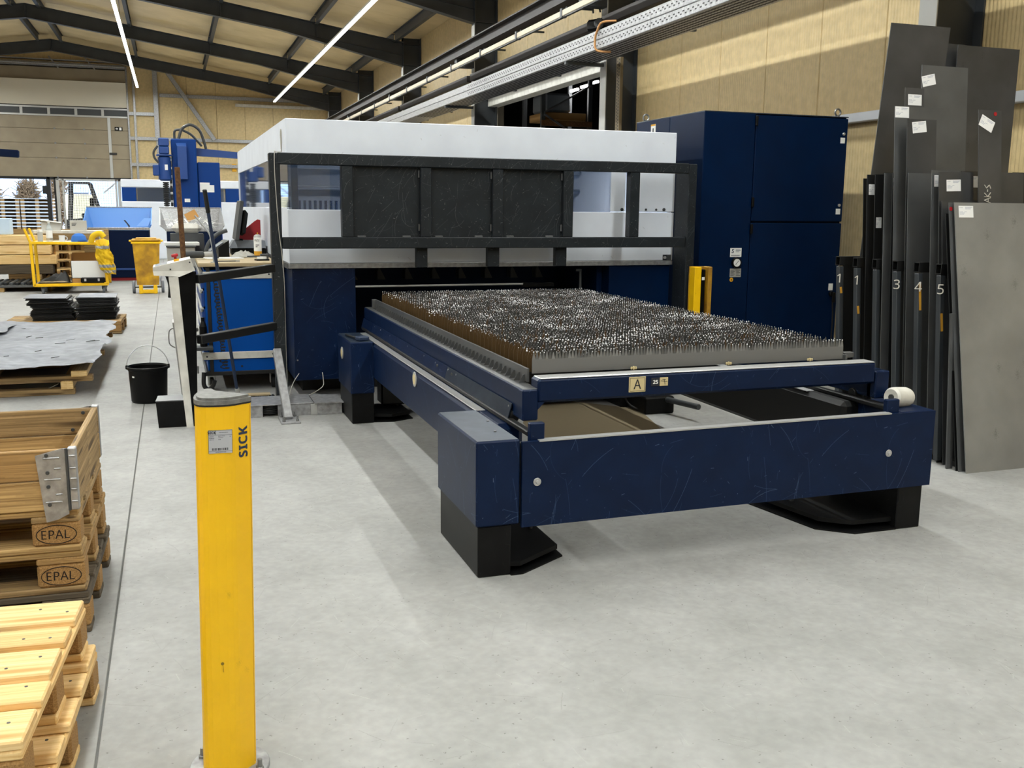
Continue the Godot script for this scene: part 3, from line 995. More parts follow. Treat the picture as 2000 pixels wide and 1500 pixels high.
	wpart("load", G.new().span(V(6.60, 3.175, -17.4), V(7.12, 3.52, -18.1), 0.04), M.grey_plastic, wl)
	for k in 3:
		var tl := thing("tube_lamp", ["lit tube lamp in the next hall, first of three above the rack", "lit tube lamp in the next hall, middle of three above the rack", "lit tube lamp in the next hall, last of three beside the column"][k], "ceiling light", V([7.38, 7.59, 7.79][k], [3.65, 3.73, 3.81][k], -17.9), 0.0, "tube lamps of the next hall")
		part("lamp_tube", G.new().bar(V(-0.10, -0.03, 0.05), V(0.10, 0.03, -0.05), 0.05, 0.05, 0.01), M.tube, tl)
		var ol := OmniLight3D.new()
		ol.name = "lamp_light"
		ol.light_energy = 0.5
		ol.omni_range = 20
		ol.light_size = 0.3
		ol.omni_attenuation = 2.0
		ol.shadow_enabled = true
		tl.add_child(ol)
		ol.position = V(0, -0.12, 0)



# ---------------------------------------------------------------- the laser machine and its shuttle table

func slat_mesh(row: int, clean: bool, field: FastNoiseLite) -> ArrayMesh:
	var r := RandomNumberGenerator.new()
	r.seed = 100 + row
	var g := G.new()
	g.tinted = true
	var l := 1.52
	var cnt := 106
	var pitch := l / cnt
	var th := 0.0018
	var body := Color(0.17, 0.17, 0.165) if clean else Color(0.06, 0.058, 0.054)
	var rusty := Color(0.085, 0.048, 0.016)
	# strip below the teeth, its left end rusty
	var cuts := [0.0, 0.05, 0.3, 0.8, l]
	for i in 4:
		g.col = rusty if i == 0 and not clean else body
		g.span(V(cuts[i], -0.09, -th), V(cuts[i + 1], -0.032, th))
	for k in cnt:
		var x0 := k * pitch
		var lit := field.get_noise_2d(x0 * 9.0, row * 0.55)
		var hgt := r.randf_range(-0.005, 0.001) - (0.012 if r.randf() < 0.04 else 0.0)
		var a := V(x0 + 0.0002, -0.032, 0)
		var b := V(x0 + pitch - 0.0002, -0.032, 0)
		var t0 := V(x0 + pitch * 0.44, hgt, 0)
		var t1 := V(x0 + pitch * 0.56, hgt, 0)
		var sh := r.randf_range(0.6, 1.3)
		g.col = Color(body.r * sh, body.g * sh, body.b * sh)
		if k < 4 and not clean:
			g.col = rusty
		elif r.randf() < 0.12 and not clean:
			g.col = Color(0.085, 0.05, 0.02)
		var z := V(0, 0, th)
		g.face([a + z, b + z, t1 + z, t0 + z], Vector3.BACK)
		g.face([a - z, b - z, t1 - z, t0 - z], Vector3.FORWARD)
		g.face([a + z, t0 + z, t0 - z, a - z], V(-1, 0.3, 0))
		g.face([b + z, t1 + z, t1 - z, b - z], V(1, 0.3, 0))
		# a frozen bead of molten metal on the tip
		var beads := 1 if clean else (3 if lit > 0.28 else 2)
		for rep in beads:
			if r.randf() > (0.85 if clean else [0.97, 0.35 + lit, 0.8][rep]):
				continue
			var s := r.randf_range(0.0020, 0.0034) * (1.0 + maxf(0.0, lit) * 0.9)
			var w := clampf(r.randf_range(0.28, 0.75) + lit * 0.5, 0.15, 0.95)
			g.col = Color(w, w, w * 1.02)
			var o := V((t0.x + t1.x) * 0.5 + r.randf_range(-0.002, 0.002), hgt - s * 0.3 - rep * r.randf_range(0.004, 0.016), r.randf_range(-0.002, 0.002))
			var ax := [V(s * r.randf_range(0.6, 1.4), 0, 0), V(0, s * r.randf_range(0.7, 1.7), 0), V(0, 0, s * r.randf_range(0.8, 1.5))]
			for i in [-1.0, 1.0]:
				for j in [-1.0, 1.0]:
					for q in [-1.0, 1.0]:
						g.face([o + ax[0] * i, o + ax[1] * j, o + ax[2] * q], ax[0] * i + ax[1] * j + ax[2] * q)
	return g.mesh()


func shuttle_table() -> void:
	# the fixed base
	var b := thing("shuttle_base", "long dark blue steel base with black feet under the spiked cutting table", "machine base", V(2.1, 0, -4.8))
	wpart("corner_box", G.new().span(V(1.038, 0.205, -3.985), V(1.213, 0.54, -3.412), 0.006), M.blue_worn, b)
	wpart("box_top", G.new().span(V(1.044, 0.5385, -3.98), V(1.207, 0.5415, -3.418), 0.001), M.blue_bare_sheen, b)
	wpart("corner_box", G.new().span(V(2.985, 0.20, -3.72), V(3.172, 0.54, -3.414), 0.006), M.blue_worn, b)
	wpart("front_panel", G.new().hexa([V(1.222, 0.190, -3.412), V(3.17, 0.197, -3.412), V(3.17, 0.197, -3.43), V(1.222, 0.190, -3.43), V(1.222, 0.528, -3.412), V(3.17, 0.538, -3.412), V(3.17, 0.538, -3.43), V(1.222, 0.528, -3.43)]), M.blue_worn, b)
	wpart("panel_edge", G.new().hexa([V(1.29, 0.526, -3.409), V(2.93, 0.536, -3.409), V(2.93, 0.536, -3.445), V(1.29, 0.526, -3.445), V(1.29, 0.5315, -3.409), V(2.93, 0.5415, -3.409), V(2.93, 0.5415, -3.445), V(1.29, 0.5315, -3.445)]), M.worn_edge, b)
	for sx in [[1.205, 1.33], [2.90, 3.02]]:
		wpart("side_beam", G.new().span(V(sx[0], 0.285, -6.8), V(sx[1], 0.535, -3.7), 0.022), M.blue_worn if sx[0] < 2.0 else M.black, b)  # right beam black: the dark below the table put into its colour
		wpart("beam_edge", G.new().span(V(sx[0] + 0.006, 0.5335, -6.8), V(sx[0] + 0.05, 0.5385, -3.99), 0.002), M.worn_edge, b)
		wpart("rail", G.new().span(V(sx[0] + 0.055, 0.535, -7.0), V(sx[0] + 0.085, 0.556, -3.47), 0.004), M.black, b)
	wpart("corner_box", G.new().span(V(1.055, 0.20, -6.79), V(1.211, 0.54, -6.28), 0.006), M.blue_worn, b)
	wpart("box_top", G.new().span(V(1.06, 0.5385, -6.785), V(1.206, 0.5415, -6.286), 0.001), M.blue_bare_sheen, b)
	wpart("corner_box", G.new().span(V(2.99, 0.20, -6.79), V(3.15, 0.54, -6.28), 0.006), M.blue_worn, b)
	wpart("cross_beam", G.new().span(V(1.3, 0.07, -6.66), V(2.95, 0.42, -6.5), 0.01), M.black, b)  # lowered and black, stands for the dark under the far end
	for f in [[1.048, 1.183, -3.42, -3.98], [3.008, 3.14, -3.42, -3.9], [1.06, 1.207, -6.285, -6.75], [3.0, 3.14, -6.29, -6.7]]:
		wpart("foot", G.new().span(V(f[0], 0, f[3]), V(f[1], 0.205, f[2]), 0.005), M.foot, b)
	wpart("gap_shade", G.new().span(V(1.205, 0.2, -3.46), V(1.24, 0.52, -3.435)), M.black, b)  # black strip added for the shade in the gap
	# spreader plates at the feet: a thick one on adjusters above a thin one
	var up := Transform3D(Basis(V(1, 0, 0), V(0, 0, -1), V(0, 1, 0)), Vector3.ZERO)
	for q in [[poly([1.18, 3.44, 1.225, 3.43, 1.435, 3.57, 1.435, 3.90, 1.18, 3.95]), 0.028, 0.018], [poly([1.18, 3.41, 1.23, 3.41, 1.45, 3.55, 1.45, 3.93, 1.18, 3.98]), 0.0, 0.006],
		[poly([3.01, 3.45, 2.80, 3.46, 2.69, 3.55, 2.62, 3.95, 3.01, 3.95]), 0.03, 0.02], [poly([3.01, 3.42, 2.79, 3.42, 2.66, 3.53, 2.58, 3.98, 3.01, 3.98]), 0.0, 0.007],
		[poly([1.205, 6.34, 1.33, 6.30, 1.46, 6.36, 1.46, 6.66, 1.205, 6.68]), 0.03, 0.02], [poly([1.205, 6.30, 1.34, 6.28, 1.48, 6.34, 1.48, 6.70, 1.205, 6.72]), 0.0, 0.006]]:
		wpart("spreader_plate", G.new().prism(q[0], up.translated(V(0, q[1], 0)), q[2]), M.foot, b)
	for q in [V(1.40, 0.046, -3.80), V(2.72, 0.05, -3.8), V(1.42, 0.05, -6.56)]:
		wpart("adjuster", G.new().cyl(q, q + V(0, 0.10, 0), 0.012, 8), M.grey_dark, b)
	for q in [V(1.283, 0.368, -3.412), V(2.93, 0.361, -3.412)]:
		wpart("bolt", G.new().cyl(q, q + V(0, 0, 0.004), 0.016, 18, 0.001).cyl(q + V(0, 0, 0.004), q + V(0, 0, 0.010), 0.0075, 6, 0.001), M.worn_edge, b)
	for q in [V(1.205, 0.49, -5.1), V(1.055, 0.43, -6.6)]:
		var em := wpart("emblem", G.new().cyl(q, q + V(-0.006, 0, 0), 0.042, 24, 0.002), M.worn_edge, b)
		part("emblem_face", G.new().cyl(q + V(-0.005, 0, 0), q + V(-0.0075, 0, 0), 0.028, 20), M.tan, em)
	for q in [[1.259, 1.32], [2.923, 2.989]]:
		wpart("stop_lug", G.new().span(V(q[0], 0.42, -3.462), V(q[1], 0.595, -3.432), 0.004), M.blue_worn, b)
	for q in [V(1.19, 0.5415, -3.75), V(1.16, 0.5415, -3.56)]:
		wpart("screw", G.new().cyl(q, q + V(0, 0.004, 0), 0.006, 8), M.steel, b)
	# drive and cables on the floor below the table
	var dr := thing("drive_unit", "black drive unit on the floor under the cutting table", "motor", V(3.16, 0, -6.2))
	wpart("housing", G.new().span(V(3.05, 0.0, -6.4), V(3.28, 0.12, -6.0), 0.01), M.black_plastic, dr)
	wpart("shaft", G.new().cyl(V(3.22, 0.1, -6.0), V(3.3, 0.1, -5.7), 0.02, 10), M.grey_dark, dr)
	var lo := thing("loose_cable", "loop of black cable hanging under the cutting table", "cable", V(3.02, 0, -6.2))
	wpart("cable", G.new().tube(smooth_path([V(2.95, 0.45, -6.3), V(2.98, 0.2, -6.22), V(3.0, 0.06, -6.18), V(3.07, 0.012, -6.1), V(3.1, 0.03, -6.16), V(3.02, 0.14, -6.24), V(2.92, 0.2, -6.3)], 30), 0.007, 6), M.rubber, lo)
	var du := struct("lit_dust_patch", G.new().prism(poly([2.05, 5.3, 2.5, 5.2, 2.9, 5.35, 3.1, 6.2, 2.75, 6.6, 2.4, 6.55, 2.15, 6.0]), up, 0.0015), mk(Color(0.44, 0.39, 0.30), 0.9))  # dust tint, with the lit strip of floor put into its outline
	du.set_meta("kind", "stuff")
	# the moving table
	var t := thing("cutting_table", "dark blue shuttle table with rows of spiked steel slats and letter A plate", "cutting table", V(2.17, 0.535, -5.3))
	wpart("side_panel", G.new().span(V(1.29, 0.566, -7.04), V(1.36, 0.692, -3.63), 0.004), M.blue_worn, t)
	wpart("side_panel", G.new().span(V(2.99, 0.566, -7.04), V(3.065, 0.692, -3.63), 0.004), M.blue_worn, t)
	wpart("panel_top", G.new().span(V(1.294, 0.690, -7.03), V(1.36, 0.6945, -3.61), 0.0015), M.sheet_mid, t)
	var skx := [-7.03, -6.68, -5.92, -4.72, -3.72]
	for k in 4:
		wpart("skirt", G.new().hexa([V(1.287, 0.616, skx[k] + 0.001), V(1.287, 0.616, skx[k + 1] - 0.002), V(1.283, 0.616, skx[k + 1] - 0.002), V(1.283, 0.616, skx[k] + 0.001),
			V(1.268, 0.545, skx[k] + 0.001), V(1.268, 0.545, skx[k + 1] - 0.002), V(1.264, 0.545, skx[k + 1] - 0.002), V(1.264, 0.545, skx[k] + 0.001)]), M.blue_bare_sheen if k == 3 else M.blue_worn, t)  # front section greyer, the reflection there put into its colour
	for q in [-3.75, -4.55, -4.7, -4.95, -5.2, -5.6, -6.1, -6.4, -6.6]:
		wpart("screw", G.new().cyl(V(1.287, 0.60, q), V(1.278, 0.60, q), 0.006, 8, 0.001), M.steel, t)
	for q in [-4.62, -4.9]:
		wpart("slot", G.new().cyl(V(1.283, 0.585, q), V(1.2765, 0.583, q), 0.017, 14), M.black, t)
	for q in [[1.287, 1.354], [2.99, 3.065]]:
		wpart("end_leg", G.new().span(V(q[0], 0.566, -3.66), V(q[1], 0.692, -3.60), 0.005), M.blue_worn, t)
		for zz in [-3.75, -6.9]:
			wpart("wheel", G.new().cyl(V(q[0] - 0.01, 0.562, zz), V(q[0] + 0.03, 0.562, zz), 0.028, 16, 0.003), M.black, t)
	wpart("front_bar", G.new().span(V(1.353, 0.637, -3.69), V(2.988, 0.735, -3.60), 0.010), M.blue_worn, t)
	wpart("bar_edge", G.new().span(V(1.362, 0.7315, -3.68), V(2.98, 0.7375, -3.602), 0.003), M.worn_edge, t)
	wpart("corner_fillet", G.new().prism(poly([0, 0, 0.03, 0, 0, 0.03]), Transform3D(Basis(V(1, 0, 0), V(0, -1, 0), V(0, 0, -1)), V(1.353, 0.640, -3.602)), 0.05), M.blue_worn, t)
	wpart("cross_member", G.new().span(V(1.36, 0.60, -6.9), V(2.99, 0.72, -6.82), 0.006), M.black, t)
	wpart("cross_member", G.new().span(V(1.36, 0.60, -5.3), V(2.99, 0.70, -5.22), 0.006), M.black, t)
	# support combs on both sides
	wpart("comb_rail", G.new().span(V(1.352, 0.70, -6.92), V(1.362, 0.757, -3.73), 0.001), M.sheet_mid, t)
	wpart("comb_rail", G.new().span(V(2.895, 0.70, -6.92), V(2.905, 0.757, -3.70), 0.001), M.sheet_mid, t)
	wpart("comb_end", G.new().span(V(2.905, 0.74, -3.75), V(2.955, 0.765, -3.72), 0.002), M.sheet_mid, t)
	wpart("end_plate", G.new().span(V(1.33, 0.695, -6.96), V(1.362, 0.757, -6.92), 0.002), M.sheet_mid, t)
	var fin := G.new().prism(poly([0, 0, 0.028, 0, 0.028, 0.034, 0.02, 0.034]), Transform3D.IDENTITY, 0.002).mesh()
	for k in 52:
		put("fin", fin, M.sheet_mid, t, V(1.324, 0.694, -3.76 - k * 0.06) - t.position)
	var field := FastNoiseLite.new()
	field.seed = 12
	field.frequency = 0.28
	field.fractal_octaves = 3
	put("slat", slat_mesh(90, true, field), M.slat, t, V(1.368, 0.828, -3.715) - t.position)
	for k in range(1, 52):
		put("slat", slat_mesh(k, false, field), M.slat, t, V(1.368 + rng.randf_range(-0.002, 0.002), 0.826 + rng.randf_range(-0.0015, 0.0015), -3.715 - k * 0.06) - t.position, V(rng.randf_range(-0.03, 0.03), 0, 0))
	for k in 3:
		for j in 3:
			wpart("clip_end", G.new().box(V([1.81, 2.27, 2.69][k] + j * 0.010, 0.744, -3.698), V(0.008, 0.012 + 0.004 * (j % 2), 0.008), 0.002), M.tan, t)
	wpart("letter_plate", G.new().span(V(1.752, 0.660, -3.60), V(1.828, 0.724, -3.5975), 0.001), M.tan, t)
	var fr := G.new()
	for q in [[1.756, 0.664, 1.824, 0.6655], [1.756, 0.7185, 1.824, 0.720], [1.756, 0.664, 1.7575, 0.720], [1.8225, 0.664, 1.824, 0.720]]:
		fr.span(V(q[0], q[1], -3.598), V(q[2], q[3], -3.5970))
	wpart("plate_border", fr, M.ink, t)
	letters(t, "A", 0.040, M.ink, V(1.79, 0.692, -3.597) - t.position)
	wpart("number_plate", G.new().span(V(1.853, 0.680, -3.60), V(1.893, 0.716, -3.5975), 0.001), M.ink, t)
	wpart("pictogram_plate", G.new().span(V(1.8935, 0.680, -3.60), V(1.932, 0.716, -3.5975), 0.001), M.tan, t)
	wpart("pictogram", G.new().bar(V(1.898, 0.702, -3.597), V(1.928, 0.698, -3.597), 0.001, 0.0018).bar(V(1.912, 0.71, -3.597), V(1.918, 0.686, -3.597), 0.001, 0.0018).bar(V(1.904, 0.709, -3.597), V(1.921, 0.706, -3.597), 0.001, 0.0018), M.ink, t)
	letters(t, "25", 0.016, M.paper, V(1.873, 0.698, -3.597) - t.position, Vector3.ZERO, true)
	# things lying on the base
	var sc := thing("brush", "black flat brush lying on the blue box at the far left corner of the table", "brush", V(1.13, 0.5415, -6.45))
	wpart("handle", G.new().cyl(V(1.085, 0.552, -6.62), V(1.12, 0.552, -6.40), 0.007, 8), M.black, sc)
	wpart("head", G.new().box(V(1.148, 0.556, -6.36), V(0.075, 0.028, 0.06), 0.006, Basis(Vector3.UP, 0.3)), M.navy_ink, sc)
	var rl := thing("film_roll", "worn white cardboard roll lying on the right corner of the blue base", "roll", V(3.06, 0.54, -3.56))
	wpart("roll", G.new().lathe([Vector2(0.012, 0.006), Vector2(0.036, 0.0), Vector2(0.044, 0.012), Vector2(0.046, 0.05), Vector2(0.046, 0.10), Vector2(0.040, 0.122), Vector2(0.0, 0.126)], 22,
		Transform3D(Basis(V(0.1, 0.99, 0).normalized(), V(0.97, -0.1, -0.25).normalized(), Vector3.FORWARD).orthonormalized(), V(3.02, 0.585, -3.53))), M.white_dirty, rl)
	wpart("core", G.new().cyl(V(3.0185, 0.585, -3.5295), V(3.03, 0.584, -3.532), 0.013, 12), M.grey_dark, rl)


func machine() -> void:
	var m := thing("laser_cutting_machine", "large white and blue laser cutting machine with tinted windows behind the dark gate", "machine", V(2.34, 0, -9.8))
	var zf := -7.25
	var zb := -12.5
	var x0 := 0.79
	var x1 := 3.89
	wpart("top_panel", G.new().span(V(x0, 1.725, zf - 0.05), V(x1, 2.02, zf), 0.004), M.white_paint, m)
	wpart("side_top_panel", G.new().hexa([V(x0, 1.78, zf - 0.05), V(x0 + 0.04, 1.78, zf - 0.05), V(x0 + 0.04, 2.02, zf - 0.05), V(x0, 2.02, zf - 0.05), V(x0, 1.80, zb), V(x0 + 0.04, 1.80, zb), V(x0 + 0.04, 2.05, zb), V(x0, 2.05, zb)]), M.white_paint, m)
	wpart("side_top_panel", G.new().span(V(x1 - 0.04, 1.0, zb), V(x1, 2.02, zf - 0.05), 0.004), M.white_paint, m)
	wpart("roof_panel", G.new().span(V(x0, 2.0, zb), V(x1, 2.018, zf - 0.06)), M.white_paint, m)
	wpart("back_panel", G.new().span(V(x0, 0.2, zb - 0.04), V(x1, 2.04, zb)), M.white_paint, m)
	wpart("lower_panel", G.new().span(V(x0, 1.0, zf - 0.05), V(x1, 1.386, zf), 0.004), M.white_paint, m)
	wpart("door_leaf", G.new().span(V(3.32, 1.392, zf - 0.05), V(3.448, 1.722, zf), 0.004), M.white_paint, m)
	wpart("fixed_leaf", G.new().span(V(3.47, 1.392, zf - 0.05), V(x1, 1.722, zf), 0.004), M.white_paint, m)
	wpart("base_strip", G.new().span(V(x0 - 0.002, 0.962, zf - 0.06), V(x1, 0.998, zf + 0.003), 0.003), M.galv, m)
	wpart("side_lower_panel", G.new().span(V(x0, 1.0, zb), V(x0 + 0.04, 1.40, zf - 0.05), 0.003), M.white_paint, m)
	wpart("side_base_strip", G.new().span(V(x0 - 0.004, 0.955, zb), V(x0 + 0.04, 0.998, zf - 0.06), 0.003), M.grey_dark, m)
	wpart("window", G.new().span(V(x0 + 0.01, 1.386, zf - 0.012), V(3.32, 1.726, zf - 0.006)), M.glass, m)
	wpart("side_window", G.new().span(V(x0 + 0.008, 1.40, zb + 0.1), V(x0 + 0.014, 1.80, zf - 0.02)), M.glass, m)
	wpart("corner_post", G.new().span(V(0.825, 1.386, zf - 0.075), V(0.872, 1.73, zf - 0.03), 0.004), M.navy_ink, m)
	for k in 4:
		wpart("window_post", G.new().span(V(0.835, 1.38, -8.6 - k * 1.1), V(0.87, 1.82, -8.68 - k * 1.1), 0.003), M.white_paint, m)
	for q in [[3.417, 1.408, 0.013], [3.631, 1.409, 0.009], [3.723, 1.409, 0.009], [3.793, 1.410, 0.013]]:
		wpart("knob", G.new().cyl(V(q[0], q[1], zf), V(q[0], q[1], zf + 0.012), q[2], 14, 0.003), M.grey_dark, m)
	wpart("badge", G.new().span(V(3.80, 1.0, zf), V(3.838, 1.046, zf + 0.003)), M.ink, m)
	wpart("badge", G.new().span(V(3.84, 1.0, zf), V(3.876, 1.046, zf + 0.003)), M.grey_dark, m)
	letters(m, "65", 0.018, M.paper, V(3.819, 1.023, zf + 0.0035) - m.position, Vector3.ZERO, true)
	letters(m, "R", 0.018, M.ink, V(3.858, 1.023, zf + 0.0035) - m.position)
	# inside the cabin
	wpart("cabin_wall", G.new().span(V(x0 + 0.05, 1.0, -9.32), V(x1 - 0.05, 1.99, -9.3)), M.inner, m)
	wpart("cabin_floor", G.new().span(V(x0 + 0.05, 1.0, -9.3), V(x1 - 0.05, 1.02, zf - 0.06)), M.inner, m)
	wpart("cabin_rail", G.new().span(V(x0 + 0.06, 1.74, -9.2), V(x1 - 0.06, 1.78, -9.1), 0.004).span(V(x0 + 0.06, 1.58, -9.2), V(x1 - 0.06, 1.60, -9.1), 0.004), M.grey_plastic, m)
	wpart("gantry", G.new().span(V(1.62, 1.05, -8.6), V(2.5, 1.52, -8.2), 0.02).span(V(1.0, 1.1, -8.9), V(3.2, 1.3, -8.7), 0.02), M.blue_clean, m)
	wpart("bellows", G.new().span(V(2.9, 1.05, -8.9), V(3.25, 1.56, -8.3), 0.02), M.blue_clean, m)
	for k in 14:
		wpart("bellows_fold", G.new().span(V(0.95 + k * 0.045, 1.3, -8.72), V(0.965 + k * 0.045, 1.46, -8.66)), M.skip_dark, m)
	wpart("added_cabin_lamp", G.new().span(V(1.2, 1.95, -8.2), V(3.4, 1.97, -8.12), 0.004), M.tube, m)  # added glowing strip, unseen, brightens the cabin behind the windows
	var il := AreaLight3D.new()  # light of the added cabin strip
	il.name = "lamp_light"
	il.area_size = Vector2(2.2, 0.08)
	il.light_energy = 4.5
	il.light_color = Color(0.94, 0.97, 1.0)
	il.shadow_enabled = true
	m.add_child(il)
	il.position = V(2.3, 1.94, -8.16) - m.position
	il.rotation = V(-PI / 2, 0, 0)
	# blue lower body with the table mouth
	wpart("lower_body", G.new().span(V(0.81, 0.135, -8.4), V(1.27, 0.962, zf - 0.015), 0.005), M.blue_worn, m)
	wpart("lower_body", G.new().span(V(3.33, 0.10, -8.4), V(3.875, 0.962, zf - 0.015), 0.005), M.blue_clean, m)
	wpart("mouth_wall", G.new().span(V(1.27, 0.0, -8.55), V(3.33, 1.0, -8.5)), M.black, m)
	wpart("plinth", G.new().span(V(0.9, 0.0, -12.4), V(3.8, 0.14, -7.6)), M.black, m)
	wpart("side_body", G.new().span(V(0.83, 0.14, zb), V(3.85, 0.955, -8.4), 0.005), M.blue_clean, m)
	wpart("mouth_rail", G.new().span(V(3.28, 0.62, -8.0), V(3.33, 0.96, -7.4), 0.005), M.blue_clean, m)
	wpart("roller_bar", G.new().cyl(V(1.27, 0.822, -7.30), V(2.69, 0.822, -7.30), 0.008, 10), M.alu, m)
	wpart("bar_holder", G.new().span(V(2.60, 0.80, -7.34), V(2.86, 0.83, -7.28), 0.004), M.black_plastic, m)
	for k in 8:
		wpart("mouth_bracket", G.new().hexa([V(1.4 + k * 0.24, 0.80, -8.3), V(1.47 + k * 0.24, 0.80, -8.3), V(1.47 + k * 0.24, 0.80, -8.4), V(1.4 + k * 0.24, 0.80, -8.4), V(1.4 + k * 0.24, 0.88, -8.3), V(1.42 + k * 0.24, 0.90, -8.3), V(1.42 + k * 0.24, 0.90, -8.4), V(1.4 + k * 0.24, 0.88, -8.4)]), M.grey_dark, m)
	wpart("sensor", G.new().cyl(V(3.10, 0.76, -7.32), V(3.10, 0.93, -7.32), 0.012, 8).box(V(3.08, 0.925, -7.32), V(0.05, 0.02, 0.03), 0.004), M.grey_dark, m)
	wpart("side_screw", G.new().cyl(V(0.83, 0.29, zf - 0.015), V(0.83, 0.29, zf - 0.006), 0.006, 8), M.steel, m)
	# handle ring and hanging cable at the front left corner
	var cb := thing("hanging_cable", "thin white cable running down from the white machine's corner over the dark gate post", "cable", V(0.72, 1.9, -7.1))
	wpart("cable", G.new().tube(smooth_path([V(0.782, 1.80, -7.5), V(0.70, 1.775, -7.08), V(0.682, 1.765, -6.975), V(0.68, 1.63, -6.974), V(0.695, 1.25, -6.974), V(0.712, 1.07, -6.974), V(0.722, 0.9, -6.99), V(0.724, 0.6, -7.02), V(0.724, 0.1, -7.03)], 40), 0.0028, 6), M.rag, cb)
	wpart("loop", G.new().tube(smooth_path([V(0.784, 1.80, -7.5), V(0.785, 1.88, -7.47), V(0.785, 1.96, -7.5), V(0.785, 1.92, -7.54), V(0.784, 1.82, -7.51)], 16), 0.004, 6), M.rag, cb)
	# loading gate
	var f := thing("loading_gate", "black scratched steel gate frame with three closed panels in front of the machine", "frame", V(2.28, 0, -7.0))
	wpart("post", G.new().span(V(0.645, 0, -7.07), V(0.718, 1.765, -6.98), 0.005), M.black_worn, f)
	wpart("post", G.new().span(V(3.868, 0, -7.2), V(3.94, 1.765, -6.985), 0.005), M.black_worn, f)
	wpart("top_bar", G.new().span(V(0.70, 1.69, -7.06), V(3.862, 1.768, -6.975), 0.005), M.black_worn, f)
	wpart("middle_bar", G.new().span(V(0.718, 1.117, -7.06), V(3.85, 1.196, -6.975), 0.005), M.black_worn, f)
	for x in [1.136, 1.702, 2.247, 2.807, 3.362]:
		wpart("upright", G.new().span(V(x, 1.196, -7.06), V(x + 0.08, 1.69, -6.98), 0.004), M.black_worn, f)
	for x in [[1.216, 1.702], [1.782, 2.247], [2.331, 2.807]]:
		var w: float = x[1] - x[0]
		var pl := wpart("panel", G.new().span(V(x[0], 1.196, -7.045), V(x[1], 1.69, -7.02)), M.black_worn, f)
		for q in [[0.06, 1.20], [w - 0.10, 1.20]]:
			part("latch", G.new().box(V(x[0] + q[0], q[1], -7.015), V(0.06, 0.014, 0.02), 0.003), M.sheet_mid, pl)
		for q in [[0.0, 1.69, 1, -1], [w, 1.69, -1, -1], [0.0, 1.196, 1, 1], [w, 1.196, -1, 1]]:
			part("corner_gusset", G.new().prism(poly([0, 0, 0.022 * q[2], 0, 0, 0.022 * q[3]]), Transform3D(Basis(), V(x[0] + q[0], q[1], -7.02)), 0.012), M.black_worn, pl)
		for q in [1.24, 1.62]:
			part("hinge", G.new().cyl(V(x[1] - 0.006, q, -7.008), V(x[1] - 0.006, q + 0.05, -7.008), 0.007, 8), M.sheet_mid, pl)
	for x in [[1.68, 1.762], [2.226, 2.316], [2.77, 2.86]]:
		wpart("stub", G.new().span(V(x[0], 0.975, -7.09), V(x[1], 1.12, -7.03), 0.003), M.black_worn, f)
	wpart("brace", G.new().bar(V(0.655, 0.41, -6.97), V(0.672, 0.012, -6.50), 0.055, 0.05, 0.004), M.galv, f)
	wpart("foot_plate", G.new().span(V(0.615, 0, -6.62), V(0.742, 0.012, -6.395), 0.002), M.galv, f)
	for q in [[0.635, -6.43], [0.722, -6.43], [0.722, -6.58], [0.635, -6.58]]:
		wpart("bolt", G.new().cyl(V(q[0], 0.012, q[1]), V(q[0], 0.045, q[1]), 0.006, 8).cyl(V(q[0], 0.012, q[1]), V(q[0], 0.024, q[1]), 0.011, 6), M.steel, f)
	wpart("rail", G.new().bar(V(0.13, 0.945, -6.56), V(0.65, 0.985, -7.0), 0.05, 0.055, 0.004), M.black, f)
	wpart("rail", G.new().bar(V(0.13, 0.556, -6.56), V(0.65, 0.58, -7.0), 0.05, 0.055, 0.004), M.black, f)
	# cable duct on the floor by the gate
	var du := thing("floor_duct", "galvanised cable duct on the floor between gate foot and blue table base", "duct", V(0.8, 0, -6.8))
	wpart("cover", G.new().span(V(0.37, 0.078, -6.98), V(0.86, 0.086, -6.66), 0.002), M.galv, du)
	wpart("cover", G.new().hexa([V(0.865, 0.079, -6.64), V(1.06, 0.079, -6.62), V(1.06, 0.079, -6.9), V(0.865, 0.079, -6.98), V(0.865, 0.087, -6.64), V(1.06, 0.087, -6.62), V(1.06, 0.087, -6.9), V(0.865, 0.087, -6.98)]), M.galv, du)
	wpart("side", G.new().span(V(0.37, 0.0, -6.68), V(0.52, 0.078, -6.665)).span(V(0.62, 0.0, -6.68), V(0.86, 0.078, -6.665)), M.galv, du)
	wpart("side", G.new().hexa([V(0.865, 0.0, -6.66), V(1.05, 0.0, -6.64), V(1.05, 0.0, -6.655), V(0.865, 0.0, -6.675), V(0.865, 0.079, -6.66), V(1.05, 0.079, -6.64), V(1.05, 0.079, -6.655), V(0.865, 0.079, -6.675)]), M.galv, du)
	wpart("side", G.new().span(V(0.37, 0.0, -6.98), V(1.0, 0.078, -6.97)), M.galv, du)
	for k in 5:
		wpart("cable", G.new().tube([V(0.50, 0.018 + k * 0.012, -6.72), V(0.57, 0.02 + k * 0.011, -6.675), V(0.64, 0.016 + k * 0.012, -6.72)], 0.005, 6), M.rubber, du)
	wpart("bracket", G.new().span(V(0.84, 0.0, -6.664), V(0.885, 0.075, -6.655), 0.002), M.alu, du)
	var wi := thing("loose_wire", "two thin wires arching from the floor duct to the blue machine body", "wire", V(0.85, 0, -7.1))
	wpart("wire", G.new().tube(smooth_path([V(0.72, 0.09, -6.9), V(0.76, 0.16, -7.0), V(0.83, 0.2, -7.2)], 14), 0.003, 5), M.rag, wi)
	wpart("wire", G.new().tube(smooth_path([V(0.86, 0.09, -6.9), V(0.97, 0.13, -7.0), V(1.0, 0.2, -7.2)], 14), 0.003, 5), M.rag, wi)
